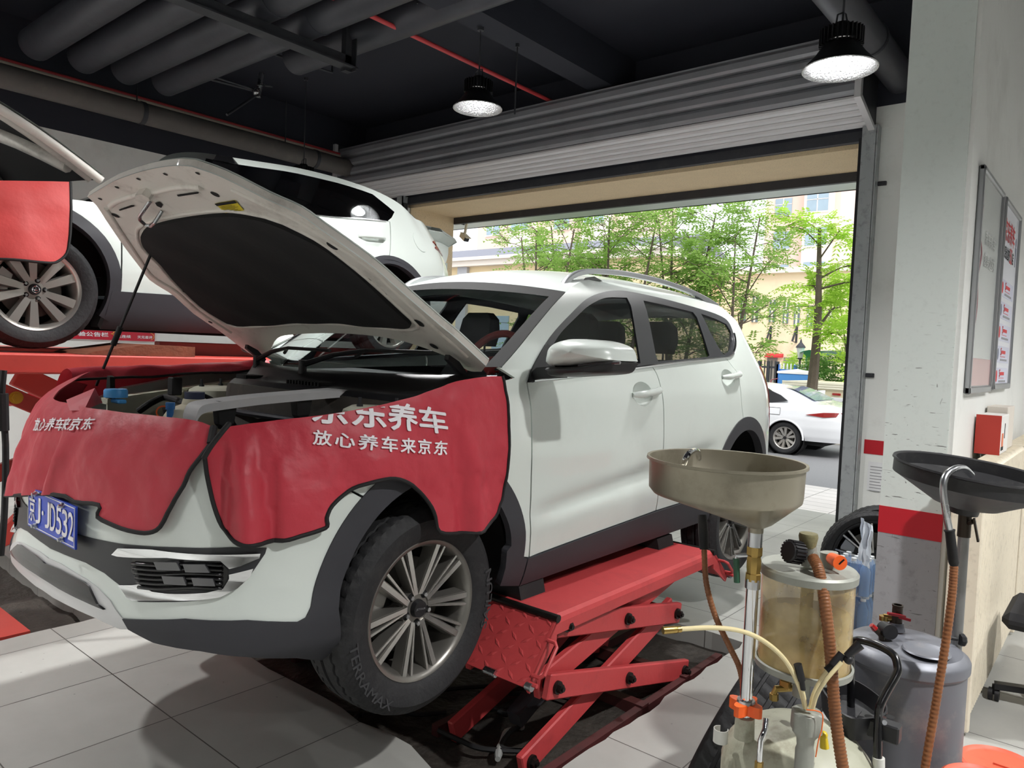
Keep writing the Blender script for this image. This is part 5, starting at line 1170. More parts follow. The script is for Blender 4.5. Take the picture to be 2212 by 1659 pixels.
# ================================================================ long lift on the left with its beams and scissor legs
L2 = thing('platform_lift', 'orange-red platform lift holding the raised white car at the left', 'car lift', (-5.8, 3.0, -0.08))
m_lift2 = mat('orange_red_lift_paint', (184, 66, 58), 0.5, var=0.08, scale=3, dirt=(120, 40, 34), dscale=3, damt=0.4)
for xa, xb in ((-5.32, -4.72), (-7.05, -6.45)):
    q = MB(); q.box(xa, xb, 0.3, 5.2, 1.395, 1.508, .008); q.box(xb - .004, xb + .004, .3, 5.2, 1.405, 1.42); obj('platform', q, m_lift2, L2, 0)
q = MB(); q.box(-5.42, -5.33, 2.45, 5.0, 1.45, 1.60, .006); obj('jacking_beam', q, m_lift2, L2, 0)
q = MB(); q.box(-6.45, -5.42, 3.0, 3.2, 1.40, 1.5); obj('cross_member', q, m_lift2, L2, 0)
for x in (-4.95, -5.15, -6.62, -6.85):
    for (ya, za), (yb, zb) in (((1.45, 1.38), (4.2, -.03)), ((.3, -.0), (4.25, 1.38))):
        if (x in (-4.95, -6.85)) == (za > zb):
            q = MB(); q.beam((x, ya, za), (x, yb, zb), .06, .13, (0, 0, 1), .006); ar = obj('scissor_arm', q, m_lift2, L2, 0)
            q = MB(); bolt(q, (x + .03, (ya + yb) / 2, (za + zb) / 2), r=.035); obj('pivot_bolt', q, m_brass, ar)
            q = MB(); k_ = .2; bolt(q, (x + .03, ya + (yb - ya) * k_, za + (zb - za) * k_), r=.04); obj('bearing', q, mat('yellow_bushing', (196, 150, 40), 0.5), ar)
q = MB(); q.box(-7.1, -4.6, 4.1, 4.4, 0, .03); obj('base_frame', q, m_lift2, L2, 0); q = MB(); q.box(-5.3, -4.56, 1.275, 1.42, -.08, -.012); obj('base_frame', q, m_lift2, L2, 0)
q = MB(); a, b, c = pX(0, 1185, -4.9), pX(70, 1098, -4.9), pX(0, 1140, -4.9); q.beam(pX(-40, 1205, -4.9), pX(56, 1104, -4.9), .05, .07); obj('lower_link', q, m_lift2, L2, 0)
q = MB(); q.hull([V((x, y, z)) for x in (-5.28, -4.76) for y, z in ((1.75, 1.51), (2.42, 1.51), (2.42, 1.575), (2.1, 1.58), (1.8, 1.53))]); tag(obj('wheel_chock', q, mat('rusty_wood', (112, 62, 42), 0.8, var=0.4, scale=8, dirt=(40, 28, 24), damt=0.6, bump=0.3), None, 0), 'rusty wedge block on the lift behind the raised car wheel', 'chock')
q = MB(); q.tube([V(p) for p in cr([pX(8, 800, -4.4), pX(4, 860, -4.4), pX(12, 960, -4.4), pX(10, 1100, -4.4), pX(2, 1200, -4.4)], 5)], .016, 8); ah = tag(obj('hanging_hose', q, m_rubber), 'black air hose hanging down at the left edge by the lift', 'hose')
q = MB(); q.tube([pX(4, 850, -4.4), pX(6, 930, -4.4)], .03, 10); obj('hose_sleeve', q, m_rubber, ah)
# ================================================================ white car raised on the left lift
XS2, XC2 = -4.95, -5.87
car2 = thing('hatchback_car', 'white car with black cladding raised on the lift at the left', 'car', (XC2, 2.9, 1.51))
SD2 = [(1.62, .12), (1.75, .05), (1.9, .02), (2.05, .0), (2.2, .005), (2.33, .03)]
PL2 = [(0.5, .55), (0.65, .32), (.85, .15), (1.1, .05), (1.5, .0), (4.4, .0), (4.7, .02), (4.95, .06), (5.15, .18), (5.35, .40), (5.45, .6)]
def _rf(y, z): return V((XS2 - .40 - sm(PL2, y), y, z))
ZR2 = []
_y, _z = 2.9, 2.95
for p in ((475, 336), (540, 346), (640, 362), (715, 380), (774, 398), (821, 416.6), (865.6, 442), (900, 474), (935, 504), (966, 524)):
    _y, _z = hit(_rf, p[0], p[1], _y, _z, 30)
    if not ZR2 or _y > ZR2[-1][0] + .02: ZR2.append((_y, _z))
def B2(y, z):
    zr_ = max(sm(ZR2, y), 2.36); k = min(1.15, max(0, (z - 2.33) / max(.1, zr_ - 2.33))); kk = min(1, max(0, (zr_ - 2.33) / .5))
    return V((XS2 - sm(SD2, min(z, 2.33)) - (.03 * 0 + .37 * kk * k ** 1.35) - sm(PL2, y), y, z))
def h2(pts, y0=3.0, z0=2.2):
    o = []
    for p in pts:
        y0, z0 = hit(B2, p[0], p[1], y0, z0, 25); o.append((y0, z0))
    return o
def mir2(mb):
    q = MB(); q.v = [V((2 * XC2 - p.x, p.y, p.z)) for p in mb.v]; q.f = [tuple(reversed(f)) for f in mb.f]; q.m = mb.m[:]
    q.n = {k: V((-n.x, n.y, n.z)) for k, n in mb.n.items()}; return q
def both2(name, mb, m, parent=None, **k): return obj(name, mb, m, parent or car2, **k), obj(name, mir2(mb), m, parent or car2, **k)
hb2 = pX(78, 625, XS2 - .02)
F2, R2 = (hb2.y, hb2.z + .06), (hb2.y + 2.72, hb2.z + .06)
def arc2(c, r, a0, a1, n=24): return [(c[0] + r * math.cos(math.radians(a0 + (a1 - a0) * i / n)), c[1] + r * math.sin(math.radians(a0 + (a1 - a0) * i / n))) for i in range(n + 1)]
roof2 = [(a, b) for a, b in cr(ZR2, 3) if 3.1 < a <= ZR2[-4][0] + .001]
dl_top = [(y_, sm(ZR2, y_) - .055) for y_ in [2.75 + .13 * k for k in range(13)]]
dl_bot = cr(h2([(833, 477.5), (762, 471.7), (715, 468), (654, 461), (560, 449)], 4.3, 2.55), 4)
dl_rear = [p for p in h2([(852, 458), (846, 470), (838, 477)], 4.3, 2.6)]; dl_top = [p for p in dl_top if p[0] < dl_rear[0][0] - .04]
gap2 = cr(h2([(842, 479), (843, 490.5), (844, 518.7), (841, 556)], 4.2, 2.5), 4)
yA, zA = dl_bot[-1]
front_low = [(2.05, 2.50), (2.0, 2.40)]
body_bot = 1.86
zr = body_bot + .05
# body side in three pieces: wing, doors, rear quarter
wing = [(2.02, 2.46)] + [(2.02, zr)] + arc2(F2, .47, -22, 202, 30) + [(.95, 1.85), (.8, 2.0), (.85, 2.3), (1.2, 2.42)]
mb = MB(); mb.panel([(y, z) for y, z in wing], B2, .08, th=.012); both2('front_fender', mb, m_white)
dbot = [(2.03, zr), (3.0, zr + .02), (F2[0] + 2.72 - .50, zr + .03)]
ar_r = arc2(R2, .47, 180, 60, 16)
door_all = [(2.03, 2.46)] + dbot + [p for p in ar_r if p[0] < gap2[-1][0] and p[1] > zr + .05] + gap2[::-1] + dl_bot
q1 = [(y, z) for y, z in door_all]
mid = 3.08
mb = MB(); mb.panel([p for p in door_all if p[0] < mid] [:2] + [(mid - .004, zr + .02), (mid - .004, lerp(sorted(dl_bot), mid))] + [p for p in dl_bot if p[0] < mid - .01], B2, .1, th=.012); dA = both2('front_door', mb, m_white)
mb = MB(); mb.panel([(mid + .004, lerp(sorted(dl_bot), mid)), (mid + .004, zr + .02), dbot[2]] + [p for p in ar_r if p[0] < gap2[-1][0] - .01 and p[1] > zr + .08] + [(a - .005, b) for a, b in gap2[::-1]] + [p for p in dl_bot if mid + .01 < p[0] < gap2[0][0] - .01], B2, .1, th=.012); dB = both2('rear_door', mb, m_white)
e0, e1 = h2([(774, 509), (830, 515)], 3.9, 2.4)
q = MB(); q.tube([B2(e0[0] + (e1[0] - e0[0]) * t, e0[1] + (e1[1] - e0[1]) * t) + V((.035 * min(1, 5 * t + .05, 5 * (1 - t) + .05), 0, 0)) for t in [k / 10 for k in range(11)]], .016, 10)
for d, m_ in zip(dB, (q, mir2(q))): obj('door_handle', m_, m_white, d, 60)
tail = ZR2[-3:]
qa = [(a + .004, b) for a, b in gap2] + [p for p in arc2(R2, .47, 96, -25, 20) if p[0] > gap2[-1][0] + .01] + [(4.95, 1.78), (5.2, 1.85), (5.22, 2.2), (5.18, 2.42)] + tail[::-1] + roof2[::-1][:1] + roof2[::-1][1:6] + dl_top[::-1][:6] + dl_rear[:2]
quart2 = [(a + .004, b) for a, b in gap2] + [p for p in arc2(R2, .47, 96, -25, 20) if p[0] > gap2[-1][0] + .01] + [(4.95, 1.74), (5.36, 1.78), (5.36, 2.28)] + tail[::-1] + [p for p in roof2[::-1] if p[0] > dl_rear[0][0] - .1] + [dl_top[-1]] + dl_rear
mb = MB(); mb.panel(quart2, B2, .07, th=.012); both2('rear_quarter', mb, m_white)
mb = MB(); mb.panel([(a, b) for a, b in dl_bot[::-1]] + dl_rear[::-1] + dl_top[::-1] + [(2.62, 2.74), (2.3, 2.58)], B2, .1, off=.001, th=.01); sw = both2('side_windows', mb, glass('dark_privacy_glass', (30, 30, 34), .9))
ck = MB(); ck.tube([B2(a, b) + V((.006, 0, 0)) for a, b in dl_bot[:-3]], .007, 6); both2('window_trim', ck, m_chrome)
mb = MB(); mb.panel(ell(h2([(906.7, 523)], 4.6, 2.4)[0], .085, .095, 24), B2, .05, off=.003, th=.004); obj('fuel_flap', mb, m_white, car2)
tl = h2([(934, 522), (944, 519), (971, 533), (973, 553), (950, 540)], 4.8, 2.4)
mb = MB(); mb.panel(tl, B2, .05, off=.008, th=.02); both2('tail_lamp', mb, m_redlens)
for c in (F2, R2):
    mb = MB(); mb.panel(arc2(c, .475, -28, 200, 34) + arc2(c, .405, 200, -28, 34), B2, .06, off=.008, th=.05); both2('arch_cladding', mb, m_clad)
mb = MB(); mb.panel([(F2[0] + .42, zr + .0), (3, zr + .02), (R2[0] - .42, zr + .03), (R2[0] - .40, 1.69), (F2[0] + .38, 1.67)], B2, .15, off=.01, th=.05); both2('sill_cladding', mb, m_clad)
q = MB(); q.box(XC2 - .85, XC2 + .82, F2[0] + .45, R2[0] - .45, 1.68, 1.80); q.box(XC2 - .5, XC2 + .5, .8, 5.1, 1.66, 1.85)
for c in (F2, R2):
    for xs, sgn in ((XS2 - .03, -1), (2 * XC2 - XS2 + .03, 1)): q.lathe([(.44, 0), (.43, .4), (0, .4)], (xs, c[0], c[1]), (sgn, 0, 0), 28, math.radians(172), math.radians(368))
obj('wheel_wells_and_floor_pan', q, m_dark, car2, 30)
# roof, screens, hood
def rf2(i, t):
    P = B2(*r2[i]); f = 1 - t * t; return V((XC2 + (P.x - XC2) * t, P.y - (.1 * f if P.y < 3 else 0), P.z + .05 * f))
wp = [(2.1, 2.47), (2.35, 2.60), (2.62, 2.76), (2.85, 2.87)]
r2 = [(2.85, sm(ZR2, 2.85)), (2.98, sm(ZR2, 2.98))] + roof2 + tail
mb = MB(); mb.grid(lambda t, i: rf2(i, t), [-1 + k / 10 for k in range(21)], range(len(r2))); obj('roof', mb, m_white, car2, 60)
mb = MB(); mb.panel([(2.98, sm(ZR2, 2.98))] + roof2 + [(roof2[-1][0], sm(ZR2, roof2[-1][0]) - .05)] + [p for p in dl_top[::-1] if 2.98 < p[0] < roof2[-1][0] - .01], B2, .1, th=.01); both2('cant_rail', mb, m_white)
mb = MB(); mb.panel([(2.1, 2.47), (2.35, 2.62), (2.72, 2.84), (2.85, sm(ZR2, 2.85)), (2.98, sm(ZR2, 2.98)), (2.98, sm(ZR2, 2.98) - .05), dl_top[0], (2.62, 2.745), (2.3, 2.585)], B2, .1, th=.01); both2('windscreen_pillar', mb, m_blackgloss)
def ws2(i, t):
    P = B2(*wp[i]); f = 1 - t * t; k = i / 3; return V((XC2 + (P.x - XC2) * t, P.y - f * (.25 * (1 - k) + .1 * k), P.z + f * .05 * k))
mb = MB(); mb.grid(lambda t, i: ws2(i, t), [-1 + k / 8 for k in range(17)], range(4)); obj('windscreen', mb, glass('dark_privacy_glass', (30, 30, 34), .9), car2, 60)
mb = MB(); mb.grid(lambda t, k: V((XC2 + (B2(5.36, 2.3).x - XC2) * t, 5.36 + .10 * (1 - t * t), 1.75 + .75 * k)), [-1, -.5, 0, .5, 1], [0, .5, 1]); obj('tailgate', mb, m_white, car2, 60)
a, b = pX(221, 388, -5.03), pX(0, 212, -5.03); d = (b - a) * 1.25
def hd2(u, v): 
    q = a + d * v; e = .10 * v ** 3
    return V((q.x + (-.0 - u * 1.62) - (.5 - u) * e * 2 * .9, q.y + .0, q.z + .06 * math.sin(math.pi * u) - .05 * v * v))
mb = MB(); mb.grid(lambda u, v: hd2(u, v) + V((0, .01, .03)), [k / 10 for k in range(11)], [k / 8 for k in range(9)]); ho2 = obj('hood', mb, m_white, car2, 60)
nn = V((0, d.z, -d.y)).normalized(); nn = -nn if nn.z < 0 else nn
mb = MB(); mb.grid(lambda u, v: hd2(u, v) - nn * .005, [k / 10 for k in range(11)], [k / 8 for k in range(9)]); obj('hood_inner_panel', mb, m_interior, ho2, 60)
mb = MB()
for L in ([(0, v / 8) for v in range(9)], [(.08 + .0 * v, .02 + .92 * math.sin(v / 8 * math.pi / 2)) for v in range(9)]): mb.tube([hd2(*p) - nn * .01 for p in L], .028, 8)
mb.tube([hd2(.1 + .8 * k / 10, .18 + .5 * math.sin(math.pi * k / 10)) - nn * .02 for k in range(11)], .05, 8)
obj('hood_frame', mb, m_hoodin, ho2, 60)
q = MB(); q.box(XC2 - .75, XC2 + .75, 1.0, 2.1, 2.0, 2.30); obj('engine_block', q, m_dark, car2, 0)
mb = MB(); mb.grid(lambda t, k: V((XC2 + .8 * t, 2.15 - .3 * k - .1 * (1 - t * t), 2.46 - .04 * k)), [-1, -.5, 0, .5, 1], [0, 1]); obj('cowl_panel', mb, m_black_plastic, car2, 60)
mb = MB(); mb.grid(lambda t, k: V((XC2 + .8 * math.sin(t * 1.3), .98 - .22 * math.cos(t * 1.3) * 1.0, 1.75 + .6 * k)), [-1 + k / 6 for k in range(13)], [0, .3, .6, 1]); obj('front_bumper', mb, m_white, car2, 60)
sp2 = []
for i in range(5):
    a_ = 2 * math.pi * i / 5; sp2 += [(a_ - .26, .017, .024, .0), (a_ + .26, .017, .024, .0)]
m_sil2 = mat('silver_alloy', (186, 182, 176), .28, .8, var=.05)
wc2 = V((hb2.x - .09, hb2.y, hb2.z))
rm = make_wheel(car2, wc2, (1, 0, 0), .352, .245, .225, sp2, m_sil2, None, rot=.35)
hx = wc2.x + .1125 * .86 - .0125
q = MB(); e_ = lambda r, t: V((hx, wc2.y - math.sin(t) * r, wc2.z + math.cos(t) * r))
q.tube([e_(.019, 2 * math.pi * k / 20) for k in range(20)], .0025, 6, closed=True)
q.tube([e_(.018, 1.25), e_(.009, 2.2), e_(.004, 3.14), e_(.009, -2.2), e_(.018, -1.25)], .0022, 6).tube([e_(.004, 3.14), e_(.018, .0)], .002, 6); obj('wheel_emblem', q, m_chrome, rm)
make_wheel(car2, (2 * XC2 - wc2.x, wc2.y, wc2.z), (-1, 0, 0), .352, .245, .225, sp2, m_sil2, None)
make_wheel(car2, (wc2.x, R2[0], wc2.z - .02), (1, 0, 0), .352, .245, .225, sp2, m_sil2, None, rot=.1)
make_wheel(car2, (2 * XC2 - wc2.x, R2[0], wc2.z - .02), (-1, 0, 0), .352, .245, .225, sp2, m_sil2, None)
# its red wing cover
def SC2(y, z):
    n_ = noise.noise(V((y * 4, z * 4, 9))) * .02 + .02 * math.sin(y * 14) * max(0, 2.4 - z) * 2
    p = B2(y, z); return V((p.x + .03 + n_ + .10 * max(0, 2.36 - z), y, z))
cv = h2([(148, 394), (149, 430), (148, 480), (145, 520), (138, 548), (118, 565), (100, 569), (60, 566), (20, 562), (-40, 560)], 1.7, 2.3)
cvp = [(a_, b_) for a_, b_ in cr(cv, 3)]
top = [(cvp[-1][0] - .25, cvp[-1][1]), (cvp[-1][0] - .25, 2.42), (1.3, 2.47), (cvp[0][0], cvp[0][1])]
c2 = thing('fender_cover', 'orange-red vinyl cover hung over the wing of the raised car', 'cover', (-4.9, 1.5, 2.2), 'red vinyl covers on the two raised cars')
mb = MB(); mb.panel(cvp + top[:-1], SC2, .03, th=.004); obj('cover_sheet', mb, mat('orange_red_vinyl', (200, 66, 64), .6, var=.08, bump=.2, bscale=12), c2, 180)
obj('binding', edge_tube(SC2, cvp, .008), m_edge, c2)
# ================================================================ waste-oil extractor in the foreground
m_tank = mat('dirty_pale_tank', (164, 164, 146), 0.5, var=0.08, scale=5, dirt=(84, 70, 48), dscale=7, damt=0.7, bump=0.1, bscale=20)
m_funnel = mat('dull_steel_funnel', (150, 144, 128), 0.42, 0.7, var=0.14, scale=5, dirt=(80, 70, 56), dscale=9, damt=0.35, rvar=0.1)
m_hose = mat('rust_brown_hose', (124, 78, 46), 0.45, var=0.2, scale=20, dirt=(70, 36, 18), dscale=12, damt=0.4)
m_cream = mat('cream_suction_tube', (214, 200, 156), 0.35, var=0.06)
m_orange = mat('orange_knob_plastic', (230, 94, 34), 0.4, var=0.05)
m_greycast = mat('grey_cast_fitting', (150, 152, 144), 0.5, 0.3, var=0.1, scale=14, dirt=(84, 80, 70), damt=0.35)
ED = 1.90
def Q(px, py, dd=0.0): return pD(px, py, ED + dd)
def zat(py, px, dd=0.0): return Q(px, py, dd).z
ex = thing('oil_extractor', 'pale waste oil extractor with steel funnel and amber sight chamber', 'oil extractor', (Q(1730, 1500).x, Q(1730, 1500).y, 0), 'waste oil drainers by the column')
tc = Q(1730, 1500, 0.05); cx_, cy_ = tc.x, tc.y; zt = zat(1560, 1730, 0.05)
R_ = 0.192
q = MB(); q.lathe([(0, zt), (0.05, zt - .002), (0.11, zt - .018), (0.15, zt - .042), (0.178, zt - .075), (R_, zt - .12), (R_, 0.16), (0.17, 0.12), (0, 0.12)], (cx_, cy_, 0), n=56); tank = obj('tank', q, m_tank, ex, 50)
for a in range(4):
    t = a * math.pi / 2 + .5; c = V((cx_ + .15 * math.cos(t), cy_ + .15 * math.sin(t), 0)); q = MB(); q.cyl(c + V((-.012, 0, .035)), c + V((.012, 0, .035)), .035, n=18).tube([c + V((0, 0, .04)), c + V((0, 0, .13))], .008, 8); obj('caster', q, m_black_plastic, ex)
# riser pole with fittings
pb, pt = Q(1613, 1530), Q(1626, 1215); ax_ = V((pb.x, pb.y, 0)); px_, py_ = (pb.x + pt.x) / 2, (pb.y + pt.y) / 2
P0 = lambda z: V((px_, py_, z))
zb, z1, z2, z3 = zat(1535, 1613), zat(1252, 1624), zat(1178, 1626), zat(1140, 1628)
q = MB(); q.lathe([(0, zb - .05), (.0155, zb - .05), (.0155, z1), (0, z1)], P0(0), n=24); pole = obj('riser_pole', q, m_chrome, ex)
q = MB(); q.lathe([(.0155, z1 - .02), (.019, z1 - .02), (.019, z1 + .005), (.0155, z1 + .005)], P0(0), n=24); obj('pole_collar', q, m_steel, pole); q = MB(); q.lathe([(.016, z2), (.0185, z2), (.0185, z3), (.015, z3)], P0(0), n=24); obj('pole_collar', q, m_steel, pole)
q = MB(); q.lathe([(.016, z1), (.020, z1), (.020, z1 + .018), (.017, z1 + .02), (.019, z1 + .035), (.019, z2 - .035), (.017, z2 - .025), (.0205, z2 - .02), (.0205, z2), (.015, z2)], P0(0), n=8); obj('ball_valve', q, m_brass, pole, 20)
q = MB(); a = P0(zat(1195, 1626)); b = Q(1590, 1200); c = Q(1592, 1258); q.tube([a, b, b.lerp(c, .15)], .006, 8); obj('valve_lever', q, m_steel, pole); q = MB(); q.tube([b.lerp(c, .1), c], .008, 10); obj('lever_sleeve', q, mat('green_vinyl', (44, 84, 62), .5), pole)
q = MB(); q.cyl(P0(zb - .075), P0(zb - .02), .026, .024, 24); obj('pole_socket', q, m_tank, tank)
q = MB(); z = zat(1532, 1613); pts = []
for i in range(40):
    t = 2 * math.pi * i / 40; r = .034 + .012 * math.cos(4 * t + .6); pts.append((r * math.cos(t), r * math.sin(t)))
q.prism([pts, [(.017 * math.cos(t), -.017 * math.sin(t)) for t in [2 * math.pi * k / 20 for k in range(20)]]], P0(z - .012), (1, 0, 0), (0, 1, 0), (0, 0, .028)); obj('star_knob', q, m_orange, pole, 25)
q = MB(); q.lathe([(.0155, z + .014), (.024, z + .014), (.022, z + .022), (.0155, z + .022)], P0(0), n=24); obj('knob_ring', q, m_steel, pole)
# eccentric funnel
fc_ = Q(1568, 996); zr_ = fc_.z; fR = 0.193
def fr_(cx0, cy0, r, z): return [V((cx0 + r * math.cos(2 * math.pi * k / 64), cy0 + r * math.sin(2 * math.pi * k / 64), z)) for k in range(64)]
zs_, zb2 = zr_ - 0.088, zat(1137, 1628)
def ring(t, z, r, inner=0): return fr_(fc_.x + (px_ - fc_.x) * t, fc_.y + (py_ - fc_.y) * t, r, z)
rings = [ring(1, zb2 - .012, .019), ring(1, zb2 + .0, .019), ring(.93, zb2 + .012, .045), ring(.05, zs_ + .0, fR - .008), ring(0, zs_ + .012, fR - .002), ring(0, zr_ - .004, fR), ring(0, zr_ - .002, fR + .007), ring(0, zr_ + .005, fR + .006), ring(0, zr_ + .004, fR - .001), ring(0, zs_ + .012, fR - .006), ring(.05, zs_ + .004, fR - .012), ring(.93, zb2 + .016, .04), ring(1, zb2 + .006, .014)]
q = MB(); q.v = [p for r in rings for p in r]
for i in range(len(rings) - 1):
    for k in range(64): q.face((i * 64 + k, i * 64 + (k + 1) % 64, (i + 1) * 64 + (k + 1) % 64, (i + 1) * 64 + k))
obj('funnel', q, m_funnel, ex, 40)
q = MB(); q.tube([V(p) for p in cr([Q(1473, 1012, -.02), Q(1484, 985, -.03), Q(1497, 974, .02), Q(1508, 977, .10), Q(1510, 990, .15)], 6)], .0075, 10); dg = obj('hose_gun_spout', q, m_chrome, ex)
q = MB(); g0, g1 = Q(1517, 1112, .14), Q(1521, 1187, .12); q.tube([g0, g0.lerp(g1, .1), g0.lerp(g1, .5), g0.lerp(g1, .9), g1], [.011, .0125, .0135, .0125, .0115], 12); obj('hose_grip', q, m_rubber, ex)
def ribbed(pts, r, m, parent, nm='oil_hose', pitch=5):
    L = [V(p) for p in cr(pts, 40)]; R2_ = [r * (1.06 if (k // 2) % 2 else 0.97) for k in range(len(L))]
    return obj(nm, MB().tube(L, R2_, 12), m, parent, 30)
ribbed([g1, Q(1526, 1260, .1), Q(1545, 1330, .08), Q(1575, 1395, .06), Q(1598, 1445, .04), Q(1606, 1500, .03), Q(1607, 1560, .02)], .0075, m_hose, ex)
# amber sight chamber
sc0 = Q(1740, 1340, .03); sx, sy_ = sc0.x, sc0.y; zc0, zc1 = zat(1432, 1738, .03), zat(1240, 1740, .03); sR = .114
C0 = lambda z: V((sx, sy_, z))
m_amber = bpy.data.materials.new('oily_amber_glass'); m_amber.use_nodes = True
_nt = m_amber.node_tree; _p = _nt.nodes['Principled BSDF']; _tc = _nt.nodes.new('ShaderNodeTexCoord'); _n = _nt.nodes.new('ShaderNodeTexNoise'); _n.inputs['Scale'].default_value = 7; _n.inputs['Detail'].default_value = 8
_r = _nt.nodes.new('ShaderNodeValToRGB'); _r.color_ramp.elements[0].color = lin((120, 96, 54)) + (1,); _r.color_ramp.elements[1].color = lin((240, 214, 150)) + (1,); _r.color_ramp.elements[0].position = .3; _r.color_ramp.elements[1].position = .62
_nt.links.new(_tc.outputs['Object'], _n.inputs['Vector']); _nt.links.new(_n.outputs[0], _r.inputs[0]); _nt.links.new(_r.outputs[0], _p.inputs['Base Color'])
_p.inputs['Roughness'].default_value = .15; _p.inputs['Alpha'].default_value = .55; _p.inputs['Coat Weight'].default_value = .5
q = MB(); q.lathe([(sR, zc0), (sR, zc1)], C0(0), n=56); ch_ = obj('sight_glass', q, m_amber, ex)
q = MB(); q.lathe([(sR - .006, zc0 + .04), (sR - .004, zc0 + .06), (sR - .004, zc0 + .12), (sR - .006, zc0 + .135)], C0(0), n=48); obj('oil_film', q, mat('brown_oil_film', (104, 78, 44), .3, var=.4, scale=12, alpha=.6), ch_)
q = MB(); q.lathe([(.016, zc0), (.016, zc1)], C0(0), n=16); obj('centre_rod', q, m_dark_metal, ch_)
q = MB(); q.lathe([(0, zc0 + .002), (sR - .003, zc0 + .002), (sR - .003, zc0 + .03), (0, zc0 + .03)], C0(0), n=40); obj('settled_oil', q, mat('settled_oil', (120, 84, 40), .3, var=.3), ch_)
q = MB(); q.lathe([(0, zc0 - .022), (sR - .02, zc0 - .022), (sR + .006, zc0 - .012), (sR + .008, zc0 + .004), (sR + .002, zc0 + .006), (sR + .001, zc0)], C0(0), n=56); q.cyl(C0(zc0 - .09), C0(zc0 - .02), .022); obj('lower_flange', q, m_greycast, ch_)
q = MB(); q.lathe([(sR + .001, zc1 - .002), (sR + .006, zc1 - .002), (sR + .007, zc1 + .016), (sR + .002, zc1 + .022), (0, zc1 + .024)], C0(0), n=56); cap_ = obj('upper_cap', q, m_greycast, ch_)
a = V((sx + .0, sy_ - .02, zc1 + .02)); vb = Q(1748, 1222, .03)
q = MB(); q.cyl(Q(1748, 1222, .0), Q(1748, 1180, .0), .020, .018, 24); q.cyl(Q(1762, 1200, -.02), Q(1750, 1200, .0), .010); obj('valve_body', q, m_greycast, cap_)
q = MB(); q.lathe([(0, 0), (.019, 0), (.024, .028), (.022, .036), (0, .036)], Q(1745, 1182, .0), n=20)
me_ = obj('mesh_breather', q, mat('olive_breather', (116, 110, 78), .6, var=.5, scale=160), cap_, 40)
q = MB()
for i in range(20): t = 2 * math.pi * i / 20
a, b = Q(1738, 1196, -.01), Q(1702, 1190, -.03); q.lathe([(0, 0), (.024, 0), (.027, .004), (.027, .034), (.024, .040), (0, .040)], b, a - b, 20)
for i in range(20):
    u, w_, d = frame(a - b); t = 2 * math.pi * i / 20; o = b + d * .02 + (u * math.cos(t) + w_ * math.sin(t)) * .0275; q.obox(o, (d, u * math.cos(t) + w_ * math.sin(t), d.cross(u * math.cos(t) + w_ * math.sin(t))), (.017, .0022, .0022))
obj('vacuum_knob', q, m_black_plastic, cap_, 30)
q = MB(); q.cyl(Q(1792, 1228, .02), Q(1791, 1193, .02), .024, .022, 24); sp_ = obj('suction_port', q, m_greycast, cap_)
q = MB(); a, b = Q(1796, 1206, .0), Q(1815, 1216, -.045); q.cyl(a, b, .0145, .0185, 20); u, w_, d = frame(b - a); q2 = MB(); q2.obox(b + d * .0006, (V((.6, .2, .75)), d, V((.6, .2, .75)).cross(d)), (.013, .001, .0018)); tp_ = obj('orange_plug', q, m_orange, cap_); obj('plug_slot', q2, m_dark, tp_, 0)
ribbed([Q(1755, 1203, -.03), Q(1768, 1230, -.06), Q(1780, 1290, -.09), Q(1790, 1370, -.11), Q(1797, 1450, -.12), Q(1803, 1530, -.13), Q(1813, 1610, -.14), Q(1826, 1690, -.15)], .0135, m_hose, ex)
# probe holder with suction tubes, wand, valves
hq0, hq1 = Q(1744, 1532, -.13), Q(1744, 1600, -.13)
hx_, hy_ = hq0.x, hq0.y; zh = hq0.z
q = MB(); b = 0; prof = [(.0, zh - .002), (.03, zh - .002), (.034, zh - .006), (.035, zh - .05), (.026, zh - .062), (.021, zh - .07), (.019, zh - .09), (.022, zh - .1), (.022, zh - .3), (0, zh - .3)]
n = 48
for r, z in prof:
    for k in range(n):
        t = 2 * math.pi * k / n; rr_ = r * (1 + (.07 * math.cos(6 * t) if .03 < r else 0)); q.v.append(V((hx_ + rr_ * math.cos(t), hy_ + rr_ * math.sin(t), z)))
for i in range(len(prof) - 1):
    for k in range(n): q.face((i * n + k, i * n + (k + 1) % n, (i + 1) * n + (k + 1) % n, (i + 1) * n + k))
ph = obj('probe_holder', q, m_greycast, ex, 40)
tubes = [([(1740, 1530, -.13), (1725, 1480, -.14), (1695, 1425, -.16), (1650, 1385, -.18), (1600, 1363, -.2), (1540, 1356, -.22), (1470, 1359, -.24)], .0055), ([(1741, 1532, -.14), (1737, 1505, -.15), (1733, 1488, -.15)], .0042), ([(1750, 1530, -.13), (1757, 1500, -.13), (1772, 1470, -.13), (1790, 1445, -.13)], .0045), ([(1755, 1532, -.15), (1765, 1500, -.16), (1785, 1468, -.17), (1818, 1430, -.17)], .0048)]
for L, r in tubes: obj('suction_tube', MB().tube([Q(*p) for p in cr(L, 8)], r, 10), m_cream, ph)
q = MB(); q.cyl(Q(1470, 1359, -.24), Q(1462, 1360, -.243), .0075); q.lathe([(0, 0), (.0085, 0), (.0085, .03), (.007, .034), (.007, .038), (0, .038)], Q(1432, 1362, -.25), Q(1470, 1359, -.24) - Q(1432, 1362, -.25), 16); obj('brass_tip', q, m_brass, ph)
q = MB(); q.cyl(Q(1735, 1490, -.15), Q(1732, 1468, -.15), .006).cyl(Q(1732, 1470, -.15), Q(1723, 1435, -.15), .0085, .0095); obj('black_nozzle', q, m_black_plastic, ph)
